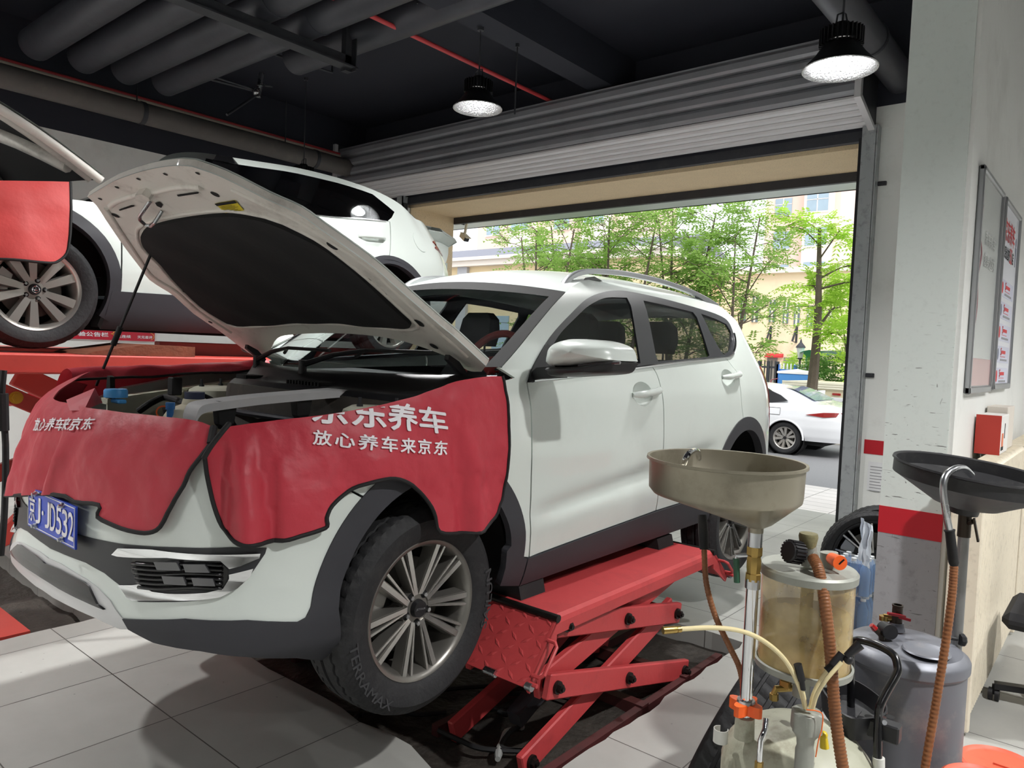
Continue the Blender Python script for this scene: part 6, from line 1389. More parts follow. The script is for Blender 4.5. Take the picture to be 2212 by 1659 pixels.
q = MB(); q.cyl(Q(1786, 1450, -.13), Q(1800, 1438, -.13), .010).cyl(Q(1800, 1438, -.14), Q(1820, 1412, -.14), .011, .010).sphere(Q(1833, 1425, -.15), .011).cyl(Q(1828, 1418, -.15), Q(1858, 1392, -.15), .008, .012); obj('black_nozzle', q, m_black_plastic, ph)
q = MB(); q.tube([V(p) for p in cr([Q(1742, 1533, -.16), Q(1765, 1536, -.17), Q(1777, 1545, -.17), Q(1775, 1575, -.17), Q(1768, 1600, -.17), Q(1762, 1635, -.16)], 8)], .0014, 6); obj('orange_string', q, mat('orange_string', (226, 110, 50), .8), ph)
q = MB(); q.tube([Q(1655, 1552, -.15), Q(1653, 1575, -.16), Q(1643, 1600, -.17), Q(1640, 1650, -.17), Q(1637, 1720, -.17)], .0065, 12); wd_ = obj('wand', q, m_chrome, ex); q = MB(); q.cyl(Q(1640, 1645, -.17), Q(1639, 1662, -.17), .010, n=6); obj('wand_nut', q, m_brass, wd_, 0)
q = MB(); q.lathe([(.017, 0), (.019, 0), (.019, .035), (.017, .035), (.017, 0)], Q(1556, 1602, .05), (0, 0, 1), 24, .5, 5.4); obj('hose_clip', q, mat('white_steel', (206, 206, 200), .45), tank)
q = MB(); q.cyl(Q(1672, 1512, .08), Q(1672, 1498, .08), .012, n=6).tube([Q(1672, 1500, .08), Q(1676, 1488, .08), Q(1712, 1486, .08)], .009, 8).box(Q(1697, 1474, .08).x - .014, Q(1697, 1474, .08).x + .014, Q(1697, 1474, .08).y - .01, Q(1697, 1474, .08).y + .01, Q(1697, 1478, .08).z - .012, Q(1697, 1478, .08).z + .012, .003); obj('air_valve', q, m_brass, tank, 30)
q = MB(); q.cyl(Q(1781, 1615, -.1), Q(1779, 1585, -.1), .011, .008, 14).sphere(Q(1779, 1588, -.1), .010); obj('yellow_valve', q, mat('yellow_valve_plastic', (206, 180, 40), .4), tank)
# parts tray and push handle
def tray(u, h, inner):
    pass
tr_px = [(1772, 1478), (1800, 1466), (1830, 1462), (1868, 1480), (1905, 1508), (1918, 1530), (1910, 1546), (1880, 1552), (1840, 1552), (1812, 1536), (1790, 1510)]
zt_ = zat(1510, 1850, .12)
top_ = [pZ(x, y, zt_) for x, y in cr(tr_px, 3, True)]; cc = sum(top_, V((0, 0, 0))) / len(top_)
q = MB(); k = len(top_)
for sc, z in ((.70, zt_ - .065), (.92, zt_ - .062), (1.0, zt_), (.94, zt_ + .001), (.86, zt_ - .045), (.3, zt_ - .048), (.02, zt_ - .048)):
    for p in top_: q.v.append(V((cc.x + (p.x - cc.x) * sc, cc.y + (p.y - cc.y) * sc, z)))
for i in range(6):
    for j in range(k): q.face((i * k + j, i * k + (j + 1) % k, (i + 1) * k + (j + 1) % k, (i + 1) * k + j))
q.face(list(range(k)))
ty_ = obj('parts_tray', q, m_black_plastic, ex, 40)
q = MB(); p = pZ(1905, 1552, zt_); q.box(p.x - .055, p.x + .045, p.y - .02, p.y + .02, zt_ - .05, zt_ - .004, .004); obj('tool_rack', q, m_black_plastic, ty_, 0)
for px in (1878, 1922): p = pZ(px, 1548, zt_ - .003); obj('tool_hole', MB().lathe([(0, 0), (.012, 0)], p, (0, 0, 1), 18), m_dark, ty_)
hp = [(1898, 1720, -.02), (1896, 1640, -.02), (1897, 1560, .0), (1901, 1525, .0), (1915, 1495, .01), (1936, 1458, .02), (1939, 1440, .03), (1930, 1415, .05), (1900, 1396, .09), (1865, 1384, .13), (1845, 1385, .16), (1838, 1400, .18), (1838, 1440, .18), (1838, 1600, .18)]
q = MB(); q.tube([V(p) for p in cr([Q(*p) for p in hp], 5)], .0105, 14); hn = obj('push_handle', q, m_blackgloss, ex)
q = MB(); q.cyl(Q(1899, 1740, -.02), Q(1898, 1636, -.02), .0145); obj('handle_socket', q, mat('white_steel', (206, 206, 200), .45), hn)
obj('handle_screw', MB().cyl(Q(1907, 1561, -.02), Q(1911, 1561, -.035), .006), m_steel, hn)
# ================================================================ grey oil drainer behind it, with black pan
m_drum = mat('grey_drum_paint', (106, 108, 115), 0.45, 0.3, var=0.06, scale=4, dirt=(168, 160, 150), dscale=6, damt=0.4)
DD = 2.45
def D_(px, py, dd=0.0): return pD(px, py, DD + dd)
c = D_(1957, 1400, .0); dx_, dy_ = c.x, c.y; zd = D_(1957, 1392).z; dR = .182
dr = thing('oil_drainer', 'grey drum oil drainer with a wide black catch pan beside the column', 'oil extractor', (dx_, dy_, 0), 'waste oil drainers by the column')
q = MB(); q.lathe([(0, zd + .012), (.06, zd + .012), (dR - .02, zd + .003), (dR, zd - .012), (dR + .004, zd - .02), (dR + .004, zd - .045), (dR - .004, zd - .055), (dR - .004, .14), (dR - .03, .10), (0, .10)], (dx_, dy_, 0), n=56); drum = obj('drum', q, m_drum, dr, 30)
for a in range(4):
    t = a * math.pi / 2; c2 = V((dx_ + .14 * math.cos(t), dy_ + .14 * math.sin(t), 0)); obj('caster', MB().cyl(c2 + V((-.012, 0, .035)), c2 + V((.012, 0, .035)), .035, n=18).tube([c2 + V((0, 0, .04)), c2 + V((0, 0, .11))], .008, 8), m_black_plastic, dr)
p = V((dx_ + .07, dy_ - .06, zd + .012)); q = MB(); q.lathe([(.062, 0), (.07, .004), (.066, .008), (.05, .002), (0, .001)], p, (0, 0, 1), 32); obj('pressed_recess', q, m_drum, drum)
q = MB(); q.cyl(D_(1937, 1362, .08), D_(1937, 1345, .08), .026, .022); q.cyl(D_(1937, 1350, .08), D_(1937, 1330, .08), .014); vs_ = obj('valve_base', q, m_drum, drum)
q = MB(); q.lathe([(.013, 0), (.017, 0), (.017, .03), (.0165, .055), (.018, .057), (.018, .062), (.013, .062)], D_(1937, 1345, .08), (0, 0, 1), 20); obj('filler_neck', q, mat('dark_bronze', (62, 54, 46), .4, .6, var=.2), vs_)
q = MB(); q.beam(D_(1918, 1325, .05), D_(1955, 1332, .05), .012, .008).tube([D_(1942, 1333, .06), D_(1967, 1340, .05)], .005); obj('red_tap', q, mat('red_tap', (170, 30, 44), .4), vs_)
q = MB(); q.cyl(D_(1908, 1333, .1), D_(1930, 1336, .09), .012); q.cyl(D_(1910, 1340, .1), D_(1910, 1330, .1), .016); obj('brass_elbow', q, m_brass, vs_)
q = MB(); q.tube([D_(1905, 1385, .0), D_(1903, 1372, .0), D_(1893, 1362, .0), D_(1888, 1357, .0)], .009, 10).tube([D_(1903, 1372, .0), D_(1912, 1367, .0)], .009); gv = obj('gauge_tee', q, mat('dark_bronze', (62, 54, 46), .4, .6), drum)
obj('pressure_gauge', MB().cyl(D_(1909, 1357, .03), D_(1924, 1366, -.02), .024, n=24), m_black_plastic, gv); obj('red_cap', MB().cyl(D_(1890, 1359, .0), D_(1882, 1350, .0), .011, .008), m_redlens, gv)
q = MB(); q.lathe([(.025, 0), (.03, 0), (.03, .045), (.025, .045), (.025, 0)], D_(2047, 1493, -.05), (0, 0, 1), 24, 1.8, 5.4); obj('hose_clip', q, m_drum, drum)
pb, pt = D_(2066, 1392, .02), D_(2083, 1140, .02); px2, py2 = pt.x, pt.y
q = MB(); q.tube([pb - V((0, 0, .1)), pb, pt], .017, 16); po = obj('riser_pole', q, mat('scratched_steel', (138, 138, 138), .4, .8, var=.2, scale=14), dr)
q = MB(); q.cyl(D_(2052, 1378, .0), D_(2068, 1381, .0), .006).lathe([(0, 0), (.018, 0), (.022, .006), (.018, .016), (0, .016)], D_(2083, 1383, .0), D_(2068, 1381, .0) - D_(2083, 1383, .0), 8); obj('clamp_knob', q, m_black_plastic, po, 20)
q = MB(); q.cyl(pt - V((0, 0, .03)), pt + V((0, 0, .05)), .02, n=20); q.cyl(D_(2093, 1130, .0), D_(2103, 1126, -.03), .008); q.beam(D_(2104, 1120, -.03), D_(2113, 1170, -.03), .014, .006, (1, 0, 0)); obj('ball_valve', q, mat('dark_bronze', (62, 54, 46), .4, .6), po, 20)
pan = D_(2097, 1030, .0); pz = pan.z; pR = .232; bz = D_(2094, 1104).z
tl_ = V((0.11, -.02, 1)).normalized()
prof = [(.0, bz + .012), (.03, bz + .01), (.03, bz - .012), (.042, bz - .012), (.045, bz + .006), (.10, bz + .02), (pR - .03, pz - .035), (pR - .002, pz - .02), (pR, pz + .02), (pR + .006, pz + .024), (pR + .004, pz + .03), (pR - .006, pz + .026), (pR - .01, pz - .012), (pR - .035, pz - .028), (.09, bz + .03), (.0, bz + .018)]
q = MB(); u_ = V((1, 0, 0)); u_ = (u_ - tl_ * u_.dot(tl_)).normalized(); q.lathe([(r, z - pz) for r, z in prof], pan, tl_, 56); obj('catch_pan', q, mat('worn_black_plastic', (36, 36, 38), .45, var=.25, scale=6, dirt=(92, 90, 86), dscale=14, damt=.25), dr, 40)
q = MB(); q.tube([V(p) for p in cr([D_(2052, 1150, -.22), D_(2044, 1110, -.23), D_(2038, 1060, -.23), D_(2042, 1030, -.22), D_(2060, 1014, -.2), D_(2082, 1012, -.16), D_(2098, 1026, -.13)], 8)], .0105, 12); gu = obj('hose_gun_spout', q, m_steel, dr)
q = MB(); q.tube([D_(2051, 1145, -.22), D_(2052, 1150, -.22), D_(2060, 1215, -.22), D_(2061, 1222, -.22)], [.016, .0135, .0145, .011], 12); obj('hose_grip', q, m_rubber, gu)
ribbed([D_(2061, 1222, -.22), D_(2056, 1290, -.23), D_(2044, 1380, -.24), D_(2030, 1470, -.25), D_(2015, 1560, -.26), D_(1998, 1660, -.27), D_(1990, 1720, -.27)], .0115, m_hose, dr)
# ================================================================ tyre leaning behind the extractor, alloy wheels by the door post
tt = thing('car_tyre', 'loose black car tyre leaning behind the pale oil extractor', 'tyre', (0, 0, 0))
tcn = pD(1645, 1520, 2.5); tcn.z = max(tcn.z, .0)
tax = (CR * .8 - CU * .45 - CD * .56).normalized(); e1 = (V((0, 0, 1)) - tax * tax.z).normalized(); e2 = tax.cross(e1); TR, TW = .35, .118
lowz = min((tcn + tax * h + (e1 * math.cos(t) + e2 * math.sin(t)) * TR).z for t in [k * .1 for k in range(63)] for h in (-TW, TW)); tcn.z -= lowz
WORLD[tt.name] = V((0, 0, 0))
q = MB(); prof = [(.19, -.09), (.205, -.105), (.26, -.118), (.295, -.112), (.309, -.098), (.314, -.07), (.314, -.058), (.304, -.056), (.304, -.046), (.3145, -.044), (.315, -.014), (.305, -.012), (.305, .002), (.315, .004), (.3145, .04), (.304, .042), (.304, .052), (.314, .054), (.313, .075), (.308, .098), (.295, .112), (.26, .118), (.205, .105), (.19, .09), (.2, .07), (.27, .08), (.285, 0), (.27, -.08), (.2, -.07), (.19, -.09)]
NS = 150
for i in range(NS):
    a = 2 * math.pi * i / NS
    for j, (r, h) in enumerate(prof):
        r += .035
        if 4 < j < 19 and r > .345 and i % 3 == 0: r -= .007
        q.v.append(tcn + tax * h + (e1 * math.cos(a + h * .5) + e2 * math.sin(a + h * .5)) * r)
k = len(prof)
for i in range(NS):
    for j in range(k - 1): q.face((i * k + j, ((i + 1) % NS) * k + j, ((i + 1) % NS) * k + j + 1, i * k + j + 1))
obj('tread_and_sidewall', q, m_tyre, tt, 40)
spm = []
for i in range(10): a_ = 2 * math.pi * i / 10; spm += [(a_ - .07, .006, .007, -.02), (a_ + .07, .006, .007, .02)]
m_blk_alloy = mat('black_alloy', (40, 40, 43), .35, .5, var=.1)
for k, (px, py, dd, lab) in enumerate(((1884, 1221, 5.0, 'black alloy wheel with bright spoke edges, front one by the door post'), (1906, 1190, 5.22, 'black alloy wheel standing behind the other one by the door post'))):
    w0 = pD(px, py, dd); R0 = .325; wt = thing('alloy_wheel', lab, 'wheel', (w0.x, w0.y, 0), 'alloy wheels stood by the door post'); w0.z = R0 * math.cos(.12) + .012
    ax3 = (CAM - w0); ax3.z = 0; ax3 = ax3.normalized() + V((.18, 0, .12))
    make_wheel(wt, w0, ax3, R0, .268, .2, spm, m_blk_alloy, m_rimcut, rot=.2)
# water bottle packs between the wheels and the column
m_water = mat('blue_water_bottle', (120, 168, 226), .1, var=.15, alpha=.75, coat=.5); m_capw = mat('white_cap', (240, 242, 244), .4)
m_film = mat('shrink_film', (226, 234, 244), .12, var=.2, scale=20, alpha=.22, coat=1.0, bump=.4, bscale=24)
b0 = pD(1862, 1300, 4.55); bx, by = b0.x, b0.y + .05
def bottle(p, lab):
    t = thing('water_bottle', lab, 'bottle', p, 'water bottles in shrink-wrapped packs')
    q = MB(); q.lathe([(0, 0), (.03, 0), (.032, .01), (.03, .07), (.032, .09), (.032, .15), (.014, .195), (.0135, .2)], p, n=14); obj('bottle_body', q, m_water, t)
    q = MB(); q.lathe([(0, .218), (.0155, .218), (.016, .2), (.013, .2)], p, n=14); obj('bottle_cap', q, m_capw, t); return t
bt = None
for lay in range(2):
    for i in range(3):
        for j in range(3):
            p = (bx - .12 + .067 * i, by - .08 + .067 * j, .005 + lay * .235)
            if bt is None: bt = bottle((0, 0, 0), 'white-capped water bottle in the shrink-wrapped packs beside the column'); bt.location = p
            else: dup(bt, p)
    q = MB(); q.hull([V((x, y, z)) for x in (bx - .162, bx + .055) for y in (by - .122, by + .095) for z in (.002 + lay * .235, .2 + lay * .235)] + [V((bx - .05, by - .01, .228 + lay * .235))])
    tag(obj('shrink_wrap', q, m_film, None, 0), ('lower' if lay == 0 else 'upper') + ' clear shrink wrap round the water bottles beside the column', 'packaging', 'shrink-wrapped water packs')
q = MB(); a = pD(1872, 1180, 4.5); q.grid(lambda u, v: V((bx - .02 + .07 * u + .02 * noise.noise(V((u * 3, v * 3, 0))), by - .12 + .03 * noise.noise(V((u * 4, v * 4, 5))), .46 + .26 * v - .04 * u)), [k / 8 for k in range(9)], [k / 8 for k in range(9)]); tag(obj('plastic_bag', q, mat('white_film_bag', (222, 230, 240), .4, var=.06)), 'white plastic bag hanging beside the column above the water bottles', 'bag')
# ================================================================ wall things
q = MB(); a = pY(1876, 996, YD - .006); b = pY(1905, 1062, YD - .006); nt_ = thing('paper_notice', 'white paper notice taped to the wall by the door post', 'notice', (a.x, YD - .01, 1.2)); q.box(a.x, a.x + .21, YD - .008, YD - .005, b.z, a.z); obj('sheet', q, mat('paper', (222, 222, 224), .8), nt_, 0)
q = MB()
for k in range(9): q.box(a.x + .02, a.x + .16 - .05 * (k % 3 == 2), YD - .0095, YD - .008, a.z - .05 - k * .028, a.z - .043 - k * .028)
obj('printed_lines', q, mat('grey_print', (150, 150, 154), .8), nt_, 0)
def poster(y0, y1, z0, z1, label):
    t = thing('framed_poster', label, 'poster', (-.62, (y0 + y1) / 2, z0), 'framed posters on the partition wall')
    x = -.622; q = MB(); w_ = .028
    for a, b, c, d in ((y0, y1, z0, z0 + w_ * 1.3), (y0, y1, z1 - w_, z1), (y0, y0 + w_, z0, z1), (y1 - w_, y1, z0, z1)): q.box(x, x + .026, a, b, c, d, .006)
    obj('frame', q, m_silver, t, 0); return t, x + .012
pt1, xf = poster(4.19, 4.93, 1.52, 2.63, 'silver framed pale poster nearest the column')
q = MB(); q.box(xf - .01, xf, 4.2, 4.92, 1.53, 2.62); obj('print', q, mat('pale_poster', (196, 200, 198), .25, var=.06, scale=2), pt1, 0)
q = MB(); q.box(xf, xf + .001, 4.22, 4.90, 1.56, 1.70); obj('pink_band', q, mat('pink_print', (198, 170, 168), .3), pt1, 0)
q = MB(); lettering(q, '京东养车', lambda u, v: V((xf + .0015, 4.42 + .36 * u, 2.28 + .07 * v)), .012); lettering(q, '您身边的', lambda u, v: V((xf + .0015, 4.42 + .36 * u, 2.17 + .07 * v)), .012); obj('lettering', q, mat('faint_white_print', (220, 222, 220), .4), pt1, 0)
q = MB(); q.tube([V((xf + .002, y, z)) for y, z in cr([(4.28, 2.45), (4.26, 2.3), (4.33, 2.22), (4.27, 2.1), (4.3, 1.95), (4.25, 1.8), (4.27, 1.7)], 6)], .004, 6); obj('printed_curve', q, mat('mauve_print', (150, 112, 116), .5), pt1)
pt2, xf = poster(5.02, 5.75, 1.53, 2.63, 'silver framed white poster with red heading beyond the pale one')
q = MB(); q.box(xf - .01, xf, 5.03, 5.74, 1.54, 2.62); obj('print', q, mat('white_poster', (226, 228, 236), .3, var=.02), pt2, 0)
m_redprint = mat('red_print', (206, 40, 48), .5)
q = MB(); lettering(q, '京东养车', lambda u, v: V((xf + .0015, 5.10 + .46 * u, 2.40 + .13 * v)), .02); obj('heading', q, m_redprint, pt2, 0)
q = MB(); lettering(q, '您身边的', lambda u, v: V((xf + .0015, 5.10 + .27 * u, 2.30 + .075 * v)), .012); lettering(q, '店', lambda u, v: V((xf + .0015, 5.50 + .06 * u, 2.30 + .075 * v)), .012); obj('subheading', q, m_dark, pt2, 0)
q = MB(); lettering(q, '5S', lambda u, v: V((xf + .0015, 5.385 + .10 * u, 2.295 + .09 * v)), .02); obj('red_figures', q, m_redprint, pt2, 0)
q = MB(); q.sphere((xf, 5.65, 2.45), .03, sc=(.05, 1, 1)); q.hull([V((xf + d, y, z)) for d in (0, .001) for y, z in ((5.62, 2.42), (5.68, 2.42), (5.66, 2.3), (5.64, 2.3))]); obj('printed_figure', q, mat('slate_print', (110, 116, 136), .5), pt2, 0)
for k in range(5):
    z = 2.08 - k * .13; q = MB(); q.box(xf, xf + .001, 5.08, 5.66, z, z + .10); rw = obj('row_panel', q, mat('lavender_print', (206, 208, 226), .4), pt2, 0)
    q = MB(); lettering(q, 'S', lambda u, v: V((xf + .002, 5.28 + .04 * u, z + .045 + .045 * v)), .02); q.box(xf + .001, xf + .002, 5.33, 5.5, z + .055, z + .075); q.box(xf + .001, xf + .002, 5.28, 5.5, z + .036, z + .039); obj('row_heading', q, m_redprint, rw, 0)
    q = MB(); q.box(xf + .001, xf + .002, 5.28, 5.58, z + .012, z + .024); obj('row_text', q, mat('grey_print', (150, 150, 154), .8), rw, 0)
    q = MB(); q.lathe([(0, 0), (.035, 0)], (xf + .002, 5.17, z + .05), (1, 0, 0), 20); obj('row_icon', q, mat('slate_print', (110, 116, 136), .5) if k % 2 else m_redprint, rw)
m_rad = mat('cream_radiator', (222, 212, 192), .45, var=.03, dirt=(120, 108, 90), dscale=16, damt=.35)
def radiator(y0, y1, label, x=-.46, zt=1.2):
    t = thing('radiator', label, 'radiator', (x - .07, (y0 + y1) / 2, 0), 'cream panel radiators')
    q = MB(); n = int((y1 - y0) / .034)
    for k in range(n):
        y = y0 + .017 + k * .034; q.hull([V((x - .12 + dx, y + dy, z)) for dx, dy in ((0, -.010), (0, .010), (.115, -.012), (.12, -.006), (.12, .006), (.115, .012)) for z in (.10, zt - .02)] + [V((x - .10, y, zt)), V((x - .02, y, zt))])
    obj('fins', q, m_rad, t, 0)
    q = MB(); q.box(x - .115, x - .02, y0 - .03, y1 + .03, .06, .13, .008); q.box(x - .115, x - .02, y0 - .03, y1 + .03, zt - .10, zt - .04, .008); q.box(x - .125, x + .0, y0 - .035, y0, .02, zt - .01, .006); q.box(x - .11, x - .03, y0 + .1, y0 + .14, 0, .1); q.box(x - .11, x - .03, y1 - .14, y1 - .1, 0, .1); obj('manifold', q, m_rad, t, 0)
    return t
radiator(3.86, 5.4, 'cream ribbed radiator beside the column under the posters')
radiator(5.55, 7.0, 'cream ribbed radiator farther along the partition wall')
bx1 = thing('carton', 'red and white carton standing on the radiator under the posters', 'box', (-.54, 4.75, 1.2)); q = MB(); q.box(-.615, -.505, 4.6, 4.92, 1.2, 1.405, .003); obj('carton_body', q, mat('white_carton', (224, 222, 218), .6), bx1, 0)
q = MB(); q.box(-.617, -.503, 4.596, 4.6, 1.2, 1.407); obj('red_face', q, mat('red_carton', (176, 56, 46), .6), bx1, 0)
q = MB(); q.box(-.505, -.503, 4.66, 4.72, 1.24, 1.31); obj('orange_print', q, mat('orange_print', (214, 120, 84), .6), bx1, 0)
q = MB(); q.box(-.505, -.503, 4.65, 4.73, 1.22, 1.24); q.box(-.505, -.503, 4.76, 4.77, 1.28, 1.36); obj('dark_print', q, m_dark, bx1, 0)
q = MB(); q.box(-.615, -.515, 4.95, 5.25, 1.2, 1.44, .003); tag(obj('carton', q, mat('cream_carton', (214, 206, 196), .6), None, 0), 'plain cream carton behind the red one on the radiator', 'box')
# buckets, chair
for px, py, zz, r, lab in ((2162, 1648, .27, .125, 'orange-red oil bucket with lid at the lower right corner'), (2128, 1692, .45, .11, 'orange-red bucket lid edge in front of the other bucket')):
    p = pZ(px, py, zz); t = thing('oil_bucket', lab, 'bucket', (p.x, p.y, 0), 'orange-red buckets')
    q = MB(); q.lathe([(0, 0), (r - .02, 0), (r - .004, zz - .035), (r - .004, zz - .015)], (p.x, p.y, 0), n=40); obj('bucket_body', q, mat('orange_red_plastic', (196, 74, 52), .45), t)
    q = MB(); q.lathe([(r - .004, zz - .03), (r + .004, zz - .03), (r + .004, zz - .005), (r - .004, zz + .001), (r - .012, zz - .007), (r - .02, zz - .011), (0, zz - .009)], (p.x, p.y, 0), n=40); q.hull([V((p.x + a, p.y + b, c)) for a in (-.02, .03) for b in (-.01, .01) for c in (zz - .01, zz - .003)]); obj('bucket_lid', q, mat('orange_red_lid', (206, 92, 66), .5, var=.06, dirt=(150, 60, 40), dscale=9, damt=.4), t, 40)
cc = pZ(2290, 1545, 0); ct = thing('office_chair', 'black office chair on casters at the right edge', 'chair', (cc.x, cc.y, 0))
q = MB(); q.cyl((cc.x, cc.y, .08), (cc.x, cc.y, .42), .025); 
for k in range(5): a = 2 * math.pi * k / 5 + 3.3; q.beam((cc.x, cc.y, .1), (cc.x + .27 * math.cos(a), cc.y + .27 * math.sin(a), .075), .045, .03)
obj('star_base', q, m_black_plastic, ct, 30)
for k in range(5):
    a = 2 * math.pi * k / 5 + 3.3; p = V((cc.x + .27 * math.cos(a), cc.y + .27 * math.sin(a), .03)); q = MB()
    for s_ in (-.014, .014): q.cyl(p + V((s_ - .009, 0, 0)), p + V((s_ + .009, 0, 0)), .03, n=20)
    q.cyl(p, p + V((0, 0, .05)), .01); obj('caster', q, m_black_plastic, ct)
q = MB(); q.box(cc.x - .24, cc.x + .24, cc.y - .24, cc.y + .24, .42, .50, .03); obj('seat', q, m_interior, ct, 0)
q = MB(); q.box(cc.x + .16, cc.x + .24, cc.y - .22, cc.y + .22, .55, 1.0, .03); q.box(cc.x + .2, cc.x + .23, cc.y - .03, cc.y + .03, .45, .6); obj('backrest', q, m_interior, ct, 0)
# left wall: sign, radiator, notices
sx_ = XL + .012; a = pX(146, 712, sx_); b = pX(334, 738, sx_); sgn_ = thing('notice_banner', 'red banner with white lettering on the left wall under the raised car', 'sign', (sx_, b.y, b.z)); zl, zh_ = pX(334, 738, sx_).z, pX(334, 717, sx_).z
y1_ = b.y; y0_ = y1_ - 1.55
q = MB(); q.box(XL, sx_, y0_, y1_, zl, zh_); obj('board', q, mat('crimson_board', (192, 38, 58), .4), sgn_, 0)
H_ = zh_ - zl; q = MB(); lettering(q, '客户体验公告栏', lambda u, v: V((sx_ + .002, y0_ + .42 + .58 * u, zl + H_ * (.3 + .42 * v))), .03); lettering(q, '已连续', lambda u, v: V((sx_ + .002, y0_ + 1.10 + .16 * u, zl + H_ * (.26 + .30 * v))), .02); lettering(q, '天无差评', lambda u, v: V((sx_ + .002, y0_ + 1.34 + .18 * u, zl + H_ * (.26 + .30 * v))), .02); obj('lettering', q, m_white_text, sgn_, 0)
q = MB(); q.tube([V((sx_ + .003, y0_ + 1.08 + .05 * math.cos(t) * (1 if k % 2 else .45), zl + H_ * .62 + .04 * math.sin(t) * (1 if k % 2 else .45))) for k, t in enumerate([math.pi * j / 5 for j in range(10)])], .004, 6, closed=True); q.tube([V((sx_ + .003, y0_ + 1.44 + .1 * math.cos(t), zl + H_ * .5 + .055 * math.sin(t))) for t in [-.9 + .2 * j for j in range(14)]], .003, 6); obj('gold_star', q, mat('gold_print', (230, 186, 90), .5), sgn_)
for i, (ya, yb) in enumerate(((3.3, 4.7), (4.85, 6.2))):
    t = thing('radiator', ('cream radiator on the left wall behind the lift legs, nearer one', 'cream radiator on the left wall behind the lift legs, farther one')[i], 'radiator', (XL + .1, ya, 0), 'cream panel radiators'); q = MB(); n = int((yb - ya) / .05)
    for k in range(n): y = ya + k * .05; q.box(XL + .06, XL + .15, y, y + .026, .14, 1.05, .006)
    obj('fins', q, m_rad, t, 0); q = MB(); q.box(XL + .01, XL + .14, ya - .02, yb, .1, .16); q.box(XL + .01, XL + .14, ya - .02, yb, 1.0, 1.07); q.box(XL + .02, XL + .1, ya, ya + .04, 0, .12); q.box(XL + .02, XL + .1, yb - .1, yb - .06, 0, .12); obj('manifold', q, m_rad, t, 0)
# ================================================================ outside
def leafmat(name, rgb, tr):
    m = bpy.data.materials.new(name); m.use_nodes = True; nt = m.node_tree; N = nt.nodes; L = nt.links; N.remove(N['Principled BSDF'])
    n = N.new('ShaderNodeTexNoise'); n.inputs['Scale'].default_value = 1.3; n.inputs['Detail'].default_value = 4; tc = N.new('ShaderNodeTexCoord'); L.new(tc.outputs['Object'], n.inputs['Vector'])
    mx = N.new('ShaderNodeMix'); mx.data_type = 'RGBA'; c = lin(rgb); mx.inputs[6].default_value = tuple(x * .65 for x in c) + (1,); mx.inputs[7].default_value = tuple(min(1, x * 1.3) for x in c) + (1,); L.new(n.outputs[0], mx.inputs[0])
    d = N.new('ShaderNodeBsdfDiffuse'); t = N.new('ShaderNodeBsdfTranslucent'); ms = N.new('ShaderNodeMixShader'); ms.inputs[0].default_value = tr
    L.new(mx.outputs[2], d.inputs[0]); L.new(mx.outputs[2], t.inputs[0]); L.new(d.outputs[0], ms.inputs[1]); L.new(t.outputs[0], ms.inputs[2]); L.new(ms.outputs[0], N['Material Output'].inputs[0]); return m
m_leaf = leafmat('green_leaf', (150, 184, 96), .42); m_leaf2 = leafmat('bright_green_leaf', (176, 212, 86), .45); m_leaf3 = leafmat('dark_bush_leaf', (110, 150, 78), .3)
m_bark = mat('grey_bark', (96, 84, 74), .9, var=.3, scale=8, bump=.6); m_wash = mat('whitewash', (226, 224, 218), .9, var=.08)
def leaf_spray(mb, p, d, L, n, w, rnd):
    """a pinnate leaf: pairs of leaflets along a drooping stalk"""
    d = V(d).normalized(); s = d.cross(V((0, 0, 1)));
    if s.length < .1: s = V((1, 0, 0))
    s.normalize(); up = s.cross(d)
    for k in range(n):
        t = (k + 1) / n; q = p + d * (L * t) + V((0, 0, -.25 * L * t * t))
        for sg in (-1, 1):
            a = (s * sg + d * .5 + up * rnd.uniform(-.3, .3)).normalized(); l = w * 2.4 * (1 - .3 * t); b = d * (w * .5)
            i = len(mb.v); e = q + a * l + V((0, 0, -.25 * l)); m_ = q + a * l * .5
            mb.v += [q, m_ + b, e, m_ - b]; mb.face((i, i + 1, i + 2, i + 3))
